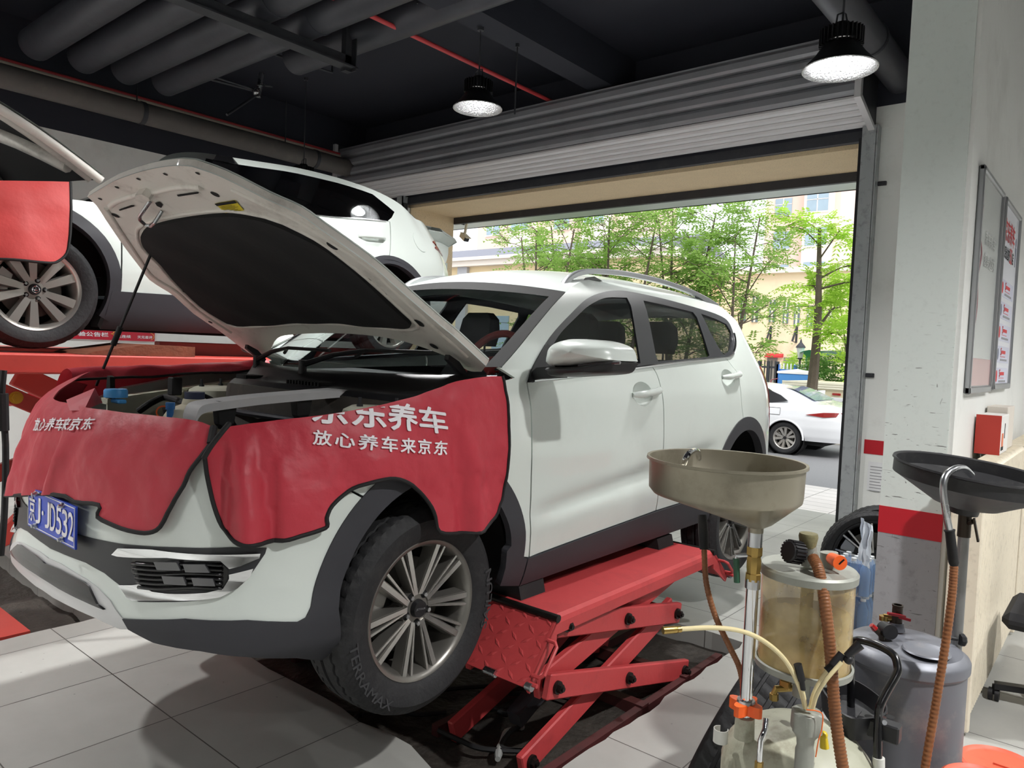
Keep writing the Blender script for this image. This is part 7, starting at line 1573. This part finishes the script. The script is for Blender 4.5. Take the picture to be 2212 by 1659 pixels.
def tree(label, base, H, trunks, spread, sprays, mleaf, seed, wash=0.0, r0=.07, low=.45, leaf=.085, cz=.68, group='street trees outside the door', flat=1.0):
    rnd = random.Random(seed); t = thing('street_tree', label, 'tree', base, group); base = V(base)
    w_ = MB(); tips = []
    for k in range(trunks):
        a = 2 * math.pi * k / max(1, trunks) + rnd.uniform(0, 1); lean = .0 if trunks == 1 else .16
        top = base + V((math.cos(a) * lean * H, math.sin(a) * lean * H * .6, H * rnd.uniform(.78, .92)))
        mid = base.lerp(top, .5) + V((rnd.uniform(-.1, .1), rnd.uniform(-.1, .1), 0)); L = [V(p) for p in cr([base + V((math.cos(a) * .08, 0, 0)) * (trunks > 1), mid, top], 6)]
        w_.tube(L, [r0 * (1 - .75 * i / (len(L) - 1)) for i in range(len(L))], 8)
        for b in range(9):
            u = low + (1 - low) * (b + rnd.random()) / 9; i = min(len(L) - 2, int(u * (len(L) - 1))); p = L[i].lerp(L[i + 1], u * (len(L) - 1) - i)
            an = rnd.uniform(0, 2 * math.pi); ln = spread * rnd.uniform(.55, 1.0) * (1.15 - abs(u - cz)); e = p + V((math.cos(an) * ln, math.sin(an) * ln, ln * rnd.uniform(.1, .7) * flat))
            B_ = [V(q) for q in cr([p, p.lerp(e, .5) + V((rnd.uniform(-.12, .12), rnd.uniform(-.12, .12), rnd.uniform(0, .2))), e], 4)]; rb = r0 * .32 * (1.2 - u)
            w_.tube(B_, [rb * (1 - .7 * j / (len(B_) - 1)) + .004 for j in range(len(B_))], 5, caps=False)
            for c in range(4):
                f = rnd.uniform(.35, 1); j = min(len(B_) - 2, int(f * (len(B_) - 1))); q = B_[j]; tips.append((q, (e - p).normalized()))
                e2 = q + V((rnd.uniform(-1, 1), rnd.uniform(-1, 1), rnd.uniform(-.3, .7))) * ln * .5; w_.tube([q, q.lerp(e2, .5) + V((0, 0, .04)), e2], [.008, .006, .003], 4, caps=False); tips += [(q.lerp(e2, .5), (e2 - q).normalized()), (e2, (e2 - q).normalized())]
    obj('trunk_and_branches', w_, m_bark, t, 40)
    f_ = MB()
    for k in range(sprays):
        p, d = tips[k % len(tips)]; dd = d + V((rnd.uniform(-1, 1), rnd.uniform(-1, 1), rnd.uniform(-.5, .6))); leaf_spray(f_, p + V((rnd.uniform(-.12, .12), rnd.uniform(-.12, .12), rnd.uniform(-.1, .12))), dd, leaf * rnd.uniform(2.6, 4.2), 5, leaf * .42, rnd)
    obj('foliage', f_, mleaf, t, 0)
    if wash: q = MB(); q.cyl(base, base + V((0, 0, wash)), r0 * 1.06, r0 * 1.0, 16); obj('whitewashed_foot', q, m_wash, t)
    return t
GZ = -.05
vg = MB(); vg.grid(lambda x, y: (x, y, GZ + .03 * noise.noise(V((x, y, 0)))), [-60 + 2 * k for k in range(50)], [17.35 + .3 * k for k in range(6)]); o = struct('lawn', vg, mat('verge_grass', (124, 160, 66), .95, var=.3, scale=30, bump=.6, bscale=60), 60)
def at(px, py, D): return pD(px, py, D)
def gb_(px, D): p = at(px, 800, D); return (p.x, p.y, GZ)
tree('slim street tree with whitewashed foot and sparse bright leaves beside the door post', gb_(1752, 18.0), 5.6, 1, 1.35, 520, m_leaf2, 5, wash=1.05, r0=.16, low=.38, leaf=.13)
for lab, px, D, H, n, sp, k, seed in (('leafy street tree left of centre, nearest the roof edge of the raised car', 1158, 17.6, 5.3, 3, 1.35, 700, 11), ('two-stemmed street tree behind the near corner of the SUV roof', 1240, 19.0, 5.4, 2, 1.2, 620, 13),
                                ('leafy street tree rising over the front of the SUV roof rail', 1330, 18.0, 5.5, 3, 1.45, 900, 17), ('tall leafy street tree over the middle of the SUV roof', 1455, 18.4, 5.9, 3, 1.5, 1050, 19), ('street tree with drooping leaves over the tail of the SUV', 1560, 17.4, 5.5, 3, 1.2, 800, 23)):
    tree(lab, gb_(px, D), H, n, sp, k, m_leaf, seed, r0=.065, low=.30, leaf=.12)
tree('bright green young tree behind the slim tree at the door post', gb_(1850, 24.0), 5.2, 3, 1.3, 1000, m_leaf2, 29, r0=.05, low=.3, leaf=.14)
def bush(label, px, py, D, rx, rz, n, m_, seed):
    rnd = random.Random(seed); c = at(px, py, D); t = thing('shrub', label, 'shrub', (c.x, c.y, GZ), 'shrubs across the street'); f_ = MB(); s_ = MB(); c = V((c.x, c.y, GZ))
    for k in range(10): a = rnd.uniform(0, 6.28); s_.tube([c, c + V((math.cos(a) * rx * .4, math.sin(a) * rx * .4, rz * .7))], .02, 5)
    for k in range(n):
        a, u, v = rnd.uniform(0, 6.28), rnd.random() ** .4, rnd.uniform(.05, 1); r = rx * u * math.sin(math.pi * (.12 + .8 * v)) ** .6; p = c + V((r * math.cos(a), r * math.sin(a), 2 * rz * v)); leaf_spray(f_, p, V((math.cos(a), math.sin(a), rnd.uniform(-.3, 1))), .3, 4, .055, rnd)
    obj('stems', s_, m_bark, t); obj('foliage', f_, m_, t, 0)
bush('large dark green bush across the street behind the flatbed', 1808, 800, 26, 1.5, .95, 1500, m_leaf3, 3)
bush('bright leafy bush under the street lamp', 1735, 790, 29, .8, 1.0, 600, m_leaf2, 4)
# ---- buildings
def face_wall(mb, x0, x1, y, z0, z1, th=.4): mb.box(x0, x1, y, y + th, z0, z1)
m_beige = mat('beige_facade', (232, 208, 168), .85, var=.04, scale=.5); m_slate = mat('slate_roof', (128, 130, 142), .8, var=.1, scale=6, bump=.3); m_pink = mat('pink_tower_render', (222, 196, 184), .85, var=.05, scale=.6); m_pale = mat('pale_tower_trim', (232, 220, 210), .85, var=.04)
m_pane = mat('grey_blue_pane', (148, 168, 182), .12, var=.15, scale=1, coat=.4); m_cream2 = mat('cream_church_render', (240, 220, 190), .85, var=.05, scale=.6, dirt=(206, 180, 150), dscale=.8, damt=.5)
Y1 = 29.0
zE = pY(1000, 578, Y1).z; xL, xR = pY(900, 560, Y1).x, pY(1440, 560, Y1).x
b1 = thing('low_building', 'low beige building with slate roof and white eaves behind the trees', 'building', ((xL + xR) / 2, Y1 + 3, GZ))
q = MB(); face_wall(q, xL - 8, xR, Y1, GZ, zE, 6); obj('wall', q, m_beige, b1, 0)
q = MB(); q.box(xL - 8, xR + .3, Y1 - .45, Y1 + 6, zE, zE + .28); q.box(xL - 8, xR + .3, Y1 - .6, Y1 + 6, zE + .28, zE + .45); obj('eaves', q, m_pale, b1, 0)
q = MB(); q.hull([V((x, y, z)) for x in (xL - 8, xR + .3) for y, z in ((Y1 - .5, zE + .45), (Y1 + 3, zE + 1.45), (Y1 + 6, zE + .45))]); obj('roof', q, m_slate, b1, 0)
for px in (1003,):
    p = pY(px, 600, Y1); q = MB(); q.box(p.x - .35, p.x + .35, Y1 - .2, Y1, GZ, zE); obj('pilaster', q, mat('grey_pilaster', (180, 178, 182), .8), b1, 0)
for pa, pb, pc, pd in ((1055, 1100, 589, 606),):
    a, b = pY(pa, pc, Y1), pY(pb, pd, Y1); q = MB(); q.box(a.x, b.x, Y1 - .05, Y1, b.z - 1, a.z); obj('window', q, m_pane, b1, 0)
for k in range(3):
    x = xL + 6 + k * 3.1; q = MB(); q.box(x, x + 1.1, Y1 - .05, Y1, 1.2, 3.4); obj('window', q, m_pane, b1, 0)
def tower(label, pxa, pxb, D, ztop, seed, yoff=0.0, m_=m_pink, nf=11, bays=True):
    rnd = random.Random(seed); a, b = at(pxa, 700, D), at(pxb, 700, D); y = (a.y + b.y) / 2; x0, x1 = pY(pxa, 700, y).x, pY(pxb, 700, y).x
    t = thing('apartment_tower', label, 'building', ((x0 + x1) / 2, y + 4, GZ), 'apartment towers in the distance')
    q = MB(); q.box(x0, x1, y, y + 9, GZ, ztop); obj('walls', q, m_, t, 0)
    W = x1 - x0; n = max(2, int(W / 3.6)); fh = 2.95
    for k in range(n):
        xc = x0 + W * (k + .5) / n; bay = bays and k % 2 == 1
        if bay: q = MB(); q.box(xc - 1.15, xc + 1.15, y - .9, y, GZ, ztop); obj('bay_stack', q, m_pale, t, 0)
        for f in range(2, nf):
            z = f * fh
            if z + 1.8 > ztop: break
            yy = y - .9 if bay else y; q = MB(); hw = .9 if bay else .75
            q.box(xc - hw, xc + hw, yy - .06, yy, z, z + 1.55); w_ = obj('window', q, m_pane, t, 0)
            q = MB(); q.box(xc - hw - .1, xc + hw + .1, yy - .14, yy - .02, z - .14, z - .02); q.box(xc - .04, xc + .04, yy - .09, yy, z, z + 1.55); q.box(xc - hw, xc + hw, yy - .09, yy, z + 1.0, z + 1.05); obj('window_frame', q, m_pale, w_, 0)
    return t
tower('pale pink apartment block behind the trees at centre', 1024, 1330, 62, 22, 1, nf=7)
tower('pinkish brown apartment tower with bay windows at the upper right of the doorway', 1640, 1800, 66, 30, 2, nf=10)
tower('cream apartment tower at the far right of the doorway', 1805, 1990, 74, 34, 3, m_=m_pale, nf=11)
Y2 = 34.0
xa, xb = pY(1470, 700, Y2).x, pY(1960, 700, Y2).x
b2 = thing('church_like_building', 'cream building with tall narrow windows and red awning across the street', 'building', ((xa + xb) / 2, Y2 + 4, GZ))
zt2 = pY(1700, 590, Y2).z
q = MB(); q.box(xa, xb, Y2, Y2 + 8, GZ, zt2); q.box(pY(1560, 700, Y2).x, pY(1590, 700, Y2).x, Y2 - .3, Y2, GZ, zt2); obj('wall', q, m_cream2, b2, 0)
q = MB(); q.box(xa, xb, Y2 - .25, Y2 + 8, zt2, zt2 + .25); obj('cornice', q, m_pale, b2, 0)
for px, pya, pyb, wd in ((1606, 646, 694, 10), (1632, 640, 696, 10), (1669, 648, 696, 10), (1698, 652, 699, 9), (1722, 656, 703, 9), (1750, 660, 706, 9), (1772, 664, 708, 8), (1795, 668, 712, 8), (1560, 640, 690, 10), (1520, 636, 690, 10)):
    a, b = pY(px - wd / 2, pya, Y2), pY(px + wd / 2, pyb, Y2); q = MB(); q.box(a.x, b.x, Y2 - .05, Y2, b.z, a.z); w_ = obj('window', q, mat('dark_slit_pane', (96, 112, 118), .15, coat=.4), b2, 0)
    q = MB(); q.box((a.x + b.x) / 2 - .04, (a.x + b.x) / 2 + .04, Y2 - .08, Y2, b.z, a.z); q.box(a.x, b.x, Y2 - .08, Y2, (a.z * .6 + b.z * .4) - .04, (a.z * .6 + b.z * .4) + .04); obj('window_bars', q, m_pale, w_, 0)
a, b = pY(1657, 763, Y2), pY(1692, 772, Y2); q = MB(); q.hull([V((x, y, z)) for x in (a.x, b.x) for y, z in ((Y2, a.z), (Y2 - .3, b.z + .06), (Y2 - .3, b.z - .02), (Y2, b.z))]); obj('awning', q, mat('red_awning', (200, 50, 58), .6), b2, 0)
for x0_, x1_ in ((1658, 1678), (1694, 1716)): a, b = pY(x0_, 772, Y2), pY(x1_, 800, Y2); q = MB(); q.box(a.x, b.x, Y2 - .06, Y2, GZ, a.z); obj('doorway', q, mat('grey_doorway', (128, 122, 116), .8), b2, 0)
for px in (1664, 1720):
    a = pY(px, 733, Y2); q = MB(); q.tube([a + V((0, 0, .6)), a + V((0, -.5, -.1)), a + V((0, 0, -.15)), a + V((0, 0, .6))], .05, 6); obj('wall_bracket', q, m_dark_metal, b2)
# ---- street lamp, fences, tarp, cart
p = at(1729, 760, 28); lp = thing('street_lamp', 'black lantern street lamp in front of the cream building', 'street lamp', (p.x, p.y, GZ)); zl_ = at(1729, 757, 28).z
obj('post', MB().cyl((p.x, p.y, GZ), (p.x, p.y, zl_ - .3), .05, .035), m_dark_metal, lp)
q = MB(); q.lathe([(.08, -.3), (.16, .1), (.16, .12)], (p.x, p.y, zl_), n=8); obj('lantern_glass', q, mat('lantern_glass', (206, 206, 200), .2), lp, 0)
q = MB(); q.lathe([(.19, .1), (.17, .16), (.05, .3), (.02, .42), (0, .45)], (p.x, p.y, zl_), n=8); q.cyl((p.x, p.y, zl_ - .34), (p.x, p.y, zl_ - .28), .09); obj('lantern_hood', q, m_dark_metal, lp, 0)
Yf = 27.0
def fence(label, pxa, pxb, mrail, mpale, H, cap=None):
    xa_, xb_ = pY(pxa, 800, Yf).x, pY(pxb, 800, Yf).x; t = thing('picket_fence', label, 'fence', ((xa_ + xb_) / 2, Yf, GZ)); n = int((xb_ - xa_) / .13)
    q = MB()
    for z in (H * .42, H * .85): q.box(xa_, xb_, Yf - .02, Yf + .02, GZ + z, GZ + z + .07)
    for x in (xa_, (xa_ + xb_) / 2, xb_): q.box(x - .05, x + .05, Yf - .05, Yf + .05, GZ, GZ + H)
    obj('rails', q, mrail, t, 0); q = MB()
    for k in range(n): x = xa_ + .065 + k * .13; q.hull([V((x + a, Yf + b, GZ + z)) for a in (-.022, .022) for b in (-.012, .012) for z in (.05, H)] + [V((x, Yf, GZ + H + .06))])
    obj('pickets', q, mpale, t, 0)
fence('blue railed white picket fence across the street', 1681, 1756, mat('blue_rail', (62, 120, 206), .5), mat('white_picket', (236, 238, 242), .5), 1.6)
fence('black and gold tipped railing left of the blue fence', 1640, 1679, m_dark_metal, mat('black_picket', (60, 58, 56), .5), 1.7)
a = at(1808, 770, 27.5); tp2 = MB(); tp2.grid(lambda u, v: V((a.x - 1.2 + 2.6 * u, a.y - .6 + 1.4 * v, a.z + .25 - .5 * abs(u - .35) - .2 * v + .06 * math.sin(u * 14 + v * 5))), [k / 14 for k in range(15)], [k / 6 for k in range(7)])
for x in (-1.1, 1.3): tp2.tube([V((a.x + x, a.y, GZ)), V((a.x + x, a.y, a.z - .05))], .03, 6)
tag(obj('tarpaulin', tp2, mat('teal_tarpaulin', (62, 176, 150), .5, var=.15), None, 60), 'teal tarpaulin shelter behind the dark bush', 'tarpaulin')
c = at(1722, 815, 25.5); ca = thing('cargo_tricycle', 'blue cargo tricycle box parked before the blue fence', 'cart', (c.x, c.y, GZ)); q = MB(); q.box(c.x - .5, c.x + .6, c.y - .4, c.y + .4, .55, 1.25, .03); obj('cargo_box', q, mat('blue_cart_paint', (72, 134, 196), .5), ca, 0)
q = MB(); q.hull([V((c.x + x, c.y + y, z)) for x in (-.55, .65) for y in (-.42, .42) for z in (1.25, 1.32)] + [V((c.x, c.y, 1.42))]); obj('load_cover', q, mat('white_cover', (236, 232, 230), .6), ca, 0)
for x in (-.3, .4, -.95): q = MB(); q.lathe([(.2, -.03), (.28, -.03), (.28, .03), (.2, .03), (.2, -.03)], (c.x + x, c.y - .3, GZ + .28), (0, 1, 0), 24); q.tube([(c.x + x - .2, c.y - .3, GZ + .28), (c.x + x + .2, c.y - .3, GZ + .28)], .012); obj('wheel', q, m_rubber, ca)
q = MB(); q.tube([(c.x - .5, c.y, .6), (c.x - .95, c.y - .3, .3), (c.x - .85, c.y - .1, 1.0), (c.x - .7, c.y + .1, 1.05)], .02); q.box(c.x - .75, c.x - .55, c.y - .12, c.y + .12, .8, .88); obj('frame', q, m_redlens, ca, 20)
# ---- flatbed truck passing, with a white car beyond it
def zY(py, px, Y): return pY(px, py, Y).z
Yt = 21.5
x0_, x1_ = pY(1690, 830, Yt).x, pY(1690, 830, Yt).x + 9.0
zt1, zt0 = zY(822, 1692, Yt), zY(838, 1700, Yt)
fb_ = thing('flatbed_truck', 'cream flatbed truck with red and white reflective strip on the street', 'truck', ((x0_ + x1_) / 2, Yt + 1.2, -.14)); m_truck = mat('cream_truck', (216, 202, 176), .45, var=.06)
q = MB(); q.box(x0_, x1_, Yt, Yt + 2.4, zt0, zt1 - .0); obj('bed', q, m_truck, fb_, 0)
for k in range(3): z = zt0 + (zt1 - zt0) * (.2 + .3 * k); q = MB(); q.box(x0_, x1_, Yt - .03, Yt, z, z + .05); obj('side_rail', q, mat('pale_rail', (236, 228, 212), .4), fb_, 0)
q = MB(); q.box(x0_ + 1.2, x1_, Yt + .02, Yt + 2.3, zt0 - .18, zt0); obj('chassis', q, m_truck, fb_, 0)
for k in range(14): q = MB(); q.box(x0_ + 1.4 + k * .5, x0_ + 1.62 + k * .5, Yt - .01, Yt + .02, zt0 - .12, zt0 - .06); obj('reflector', q, m_redlens, fb_, 0)
for x in (1.9, 2.9, 7.4):
    q = MB(); q.lathe([(0, -.12), (.3, -.14), (.42, -.12), (.43, 0), (.43, .2), (0, .2)], (x0_ + x, Yt + .3, -.14 + .43), (0, 1, 0), 28); obj('wheel', q, m_rubber, fb_)
def simple_car(label, xr, ys, gz, sgn, prof, belt, W, paint, L, group=None):
    """saloon: rear end at xr, nose towards -X; prof gives (u, top z)"""
    t = thing('saloon_car', label, 'car', (xr - L / 2, ys + W / 2, gz), group)
    def S(u, v):   # v: 0 sill .. 1 roof centre across one side; mirrored by sign
        zt = sm(prof, u); 
        e = .10 * math.exp(-u / .12) + .14 * math.exp(-(L - u) / .25); pl = .16 * math.exp(-u / .3) + .3 * math.exp(-(L - u) / .35)
        rows = [(.30, .06), (.38, .03), (.55, .0), (.72, .0), (min(zt - .06, .88), .03), (min(zt - .02, .95), .07), ]
        top = zt
        g = max(0, zt - 1.0); rows += [(min(top, 1.0) + g * .0, .10 if g > 0 else .20), (1.0 + g * .55 if g else top, .24 if g else .4), (1.0 + g * .93 if g else top, .36 if g else .6), (top, W / 2)]
        k = v * (len(rows) - 1); i = min(int(k), len(rows) - 2); f = k - i
        z = rows[i][0] * (1 - f) + rows[i + 1][0] * f; ins = rows[i][1] * (1 - f) + rows[i + 1][1] * f
        return xr - u - 0.0, min(W / 2, ins + pl), z
    us = sorted(set([L * k / 170 for k in range(171)] + [.02, .04, .08])); vs = [k / 45 for k in range(46)]
    mb = MB()
    for side in (0, 1):
        b = len(mb.v)
        for u in us:
            for v in vs:
                x, ins, z = S(u, v); y = ys + ins if side == 0 else ys + W - ins; mb.v.append(V((x, y, gz + z)))
        m = len(vs)
        for i in range(len(us) - 1):
            for j in range(m - 1):
                cu_, cz_ = (us[i] + us[i + 1]) / 2, (S(us[i], vs[j])[2] + S(us[i], vs[j + 1])[2]) / 2
                if any(math.hypot(cu_ - w_, cz_ - .31) < .36 for w_ in (1.0, 1.0 + 2.7)): continue
                q = (b + i * m + j, b + (i + 1) * m + j, b + (i + 1) * m + j + 1, b + i * m + j + 1); mb.face(q if side else q[::-1])
    for u in (0,):
        b = len(mb.v); rows = [S(0, v) for v in vs]
        for x, ins, z in rows: mb.v += [V((x, ys + ins, gz + z)), V((x, ys + W - ins, gz + z))]
        for j in range(len(rows) - 1): mb.face((b + 2 * j, b + 2 * j + 1, b + 2 * j + 3, b + 2 * j + 2))
    body = obj('body_shell', mb, paint, t, 40)
    for w_ in (1.0, 3.7):
        for yy in (ys + .012, ys + W - .012): q = MB(); q.tube([(xr - w_ + .362 * math.cos(a), yy + (.06 if yy < ys + 1 else -.06) * 0, gz + .31 + .362 * math.sin(a)) for a in [math.pi * j / 24 for j in range(25)]], .018, 8); obj('arch_lip', q, paint, t)
    q = MB(); q.box(xr - L + .4, xr - .3, ys + .15, ys + W - .15, gz + .22, gz + .5); 
    for w_ in (1.0, 3.7):
        for yy, sg in ((ys + .04, 1), (ys + W - .04, -1)): q.lathe([(.37, 0), (.37, .3), (0, .3)], (xr - w_, yy, gz + .33), (0, sg, 0), 24)
    obj('underside', q, m_dark, t, 0)
    return t, S
Ys = 14.2
hx = pY(1689, 943, Ys - .0); gz = -.13; xr = hx.x + 1.03
top = [pY(x, y, Ys + .9) for x, y in ((1827, 877), (1785, 866), (1756, 851), (1727, 838.5), (1700, 832), (1668, 827))]
prof = [(0, .90)] + [(max(.03, xr - p.x), p.z - gz) for p in top] 
prof = [(0, .80), (.03, .91), (.16, .975), (.52, 1.045), (.79, 1.165), (1.06, 1.262), (1.31, 1.31), (1.61, 1.337), (2.2, 1.36), (2.8, 1.30), (3.4, 1.08), (3.7, .96), (4.4, .84), (4.62, .6)]
wp_ = mat('bright_white_paint', (236, 237, 240), .22, var=.01, coat=.9)
sed, S3 = simple_car('white saloon parked on the street outside the door', xr, Ys, gz, 1, prof, .9, 1.78, wp_, 4.64)
def on3(u, v, d=.006): x, i, z = S3(u, v); return V((x, Ys + i - d, gz + z))
def side_px(L): return [pY(x, y, Ys + .12) for x, y in L]
q = MB(); pts = side_px([(1660, 838), (1669, 844), (1688, 853), (1704, 866), (1670, 869), (1640, 870), (1640, 838)]); b = len(q.v)
q.prism([(p.x, p.z) for p in pts], (0, Ys + .075, 0), (1, 0, 0), (0, 0, 1), (0, .04, 0)); obj('side_window', q, mat('dark_car_pane', (52, 54, 58), .08, coat=.6), sed, 0)
q = MB(); q.grid(lambda t, k: V((xr - .54 - .6 * k, Ys + .89 + (t * (.60 - .08 * k)), gz + sm(prof, .54 + .6 * k) + .012)), [-1, -.5, 0, .5, 1], [0, .25, .5, .75, 1]); obj('rear_window', q, mat('sky_blue_pane', (150, 160, 190), .06, coat=.8), sed, 60)
tlp = [(1740, 887), (1752, 883), (1800, 883), (1806, 890), (1795, 897), (1770, 894)]
q = MB(); q.hull([V((xr - u, Ys + i_ - .012, gz + z)) for u, i_, z in ((.62, .02, .80), (.3, .06, .86), (.12, .12, .87), (.12, .12, .79), (.3, .06, .77))] + [V((xr + .012, Ys + y_, gz + z)) for y_, z in ((.22, .87), (.60, .86), (.64, .80), (.24, .77))]); obj('tail_lamp', q, m_redlens, sed, 0)
q = MB(); q.hull([V((xr + .016, Ys + y_, gz + z)) for y_, z in ((.3, .80), (.6, .82), (.56, .75), (.3, .755))] + [V((xr - .02, Ys + y_, gz + z)) for y_, z in ((.3, .80), (.6, .75))]); obj('reversing_lamp', q, m_clearlens, sed, 0)
q = MB(); q.box(xr + .0, xr + .014, Ys + .69, Ys + 1.09, gz + .66, gz + .80); np_ = obj('number_plate', q, mat('pale_blue_plate', (108, 150, 218), .4), sed, 0)
q = MB()
for k in range(6): y_ = Ys + .72 + k * .06; q.box(xr + .014, xr + .016, y_, y_ + .035, gz + .69, gz + .77)
obj('blurred_characters', q, m_white_text, np_, 0)
q = MB(); q.hull([V((xr + dx, Ys + y_, gz + z)) for dx in (.01, -.25) for y_, z in ((.25, .30), (1.53, .30), (1.3, .44), (.48, .44))]); obj('rear_diffuser', q, m_black_plastic, sed, 0)
q = MB(); q.box(xr - .05, xr + .03, Ys + .3, Ys + 1.48, gz + .27, gz + .31, .01); obj('diffuser_lip', q, wp_, sed, 0)
for u_ in (1.0, 3.7):
    for yy, sg in ((Ys + .13, -1), (Ys + 1.65, 1)): make_wheel(sed, (xr - u_, yy, gz + .318), (0, sg, 0), .318, .215, .2, sp2, m_sil2, None, rot=.2)
q = MB(); q.tube([on3(1.55, v) for v in (.1, .2, .3, .4, .5, .6)], .004, 5); obj('door_gap', q, m_dark, sed)
q = MB(); a = [on3(u, v) for u, v in ((1.32, .46), (1.10, .46), (1.10, .36), (1.32, .36))]; q.tube(a, .004, 5, closed=True); obj('fuel_flap_gap', q, m_dark, sed)
Yc = 24.5
hx2 = pY(1800, 830, Yc); prof2 = [(0, .8), (.1, .95), (.7, 1.05), (1.5, 1.42), (2.4, 1.44), (3.2, 1.05), (4.4, .8), (4.6, .6)]
c2_, S4 = simple_car('white saloon on the far lane beyond the flatbed', hx2.x + 3.4, Yc, -.14, 1, prof2, .9, 1.8, wp_, 4.6)
q = MB(); q.prism([(hx2.x + 3.4 - u, z - .14) for u, z in ((1.15, 1.02), (1.6, 1.34), (2.4, 1.36), (3.0, 1.04))], (0, Yc + .09, 0), (1, 0, 0), (0, 0, 1), (0, .05, 0)); obj('side_window', q, mat('dark_car_pane', (52, 54, 58), .08), c2_, 0)
for u_ in (1.0, 3.7): make_wheel(c2_, (hx2.x + 3.4 - u_, Yc + .13, -.14 + .318), (0, -1, 0), .318, .215, .2, sp2, m_sil2, None)
# ---- canopy edge and CCTV camera outside the door
cn = MB(); cn.box(XJ - 1, XP + .6, 8.5, 9.15, 3.66, 3.70); cn.box(XJ - 1, XP + .6, 9.1, 9.15, 3.66, 4.1); struct('trim_3', cn, mat('brushed_canopy', (196, 202, 204), .3, .6, var=.08, scale=2))
m_cctv = mat('cream_plastic', (222, 212, 186), .5, var=.05)
p = pY(1003, 512, 8.55); cc_ = thing('security_camera', 'cream security camera hanging at the left corner of the doorway', 'camera', (p.x, p.y, p.z))
k0, k1 = pY(992, 502, 8.55), pY(1014, 523, 8.5); d_ = (k1 - k0); d_.y = -.06; kc = (k0 + k1) / 2; d_.normalize(); s_ = d_.cross(V((0, 0, 1))).normalized()
q = MB(); q.obox(kc, (d_, s_, s_.cross(d_)), (.085, .045, .038), .01); obj('housing', q, m_cctv, cc_, 0); q = MB(); q.obox(kc + d_ * .08, (d_, s_, s_.cross(d_)), (.012, .042, .034), .004); obj('lens_window', q, m_black_plastic, cc_, 0)
q = MB(); q.obox(kc + d_ * .02 + s_.cross(d_) * .04 * (1 if s_.cross(d_).z > 0 else -1), (d_, s_, s_.cross(d_)), (.1, .05, .005)); obj('sun_shield', q, m_cctv, cc_, 0)
q = MB(); a = pY(1005, 484, 8.52); q.tube([V((kc.x, kc.y, kc.z)), V((a.x, 8.55, a.z)), V((a.x, 8.55, 3.66))], .022, 10); q.box(a.x - .05, a.x + .05, 8.5, 8.6, 3.63, 3.66); obj('bracket', q, m_cctv, cc_)
q = MB(); q.tube([V(p_) for p_ in cr([pY(976, 472, 8.5), pY(985, 480, 8.5), pY(1003, 485, 8.52)], 5)], .012, 6); obj('cable', q, m_black_plastic, cc_)
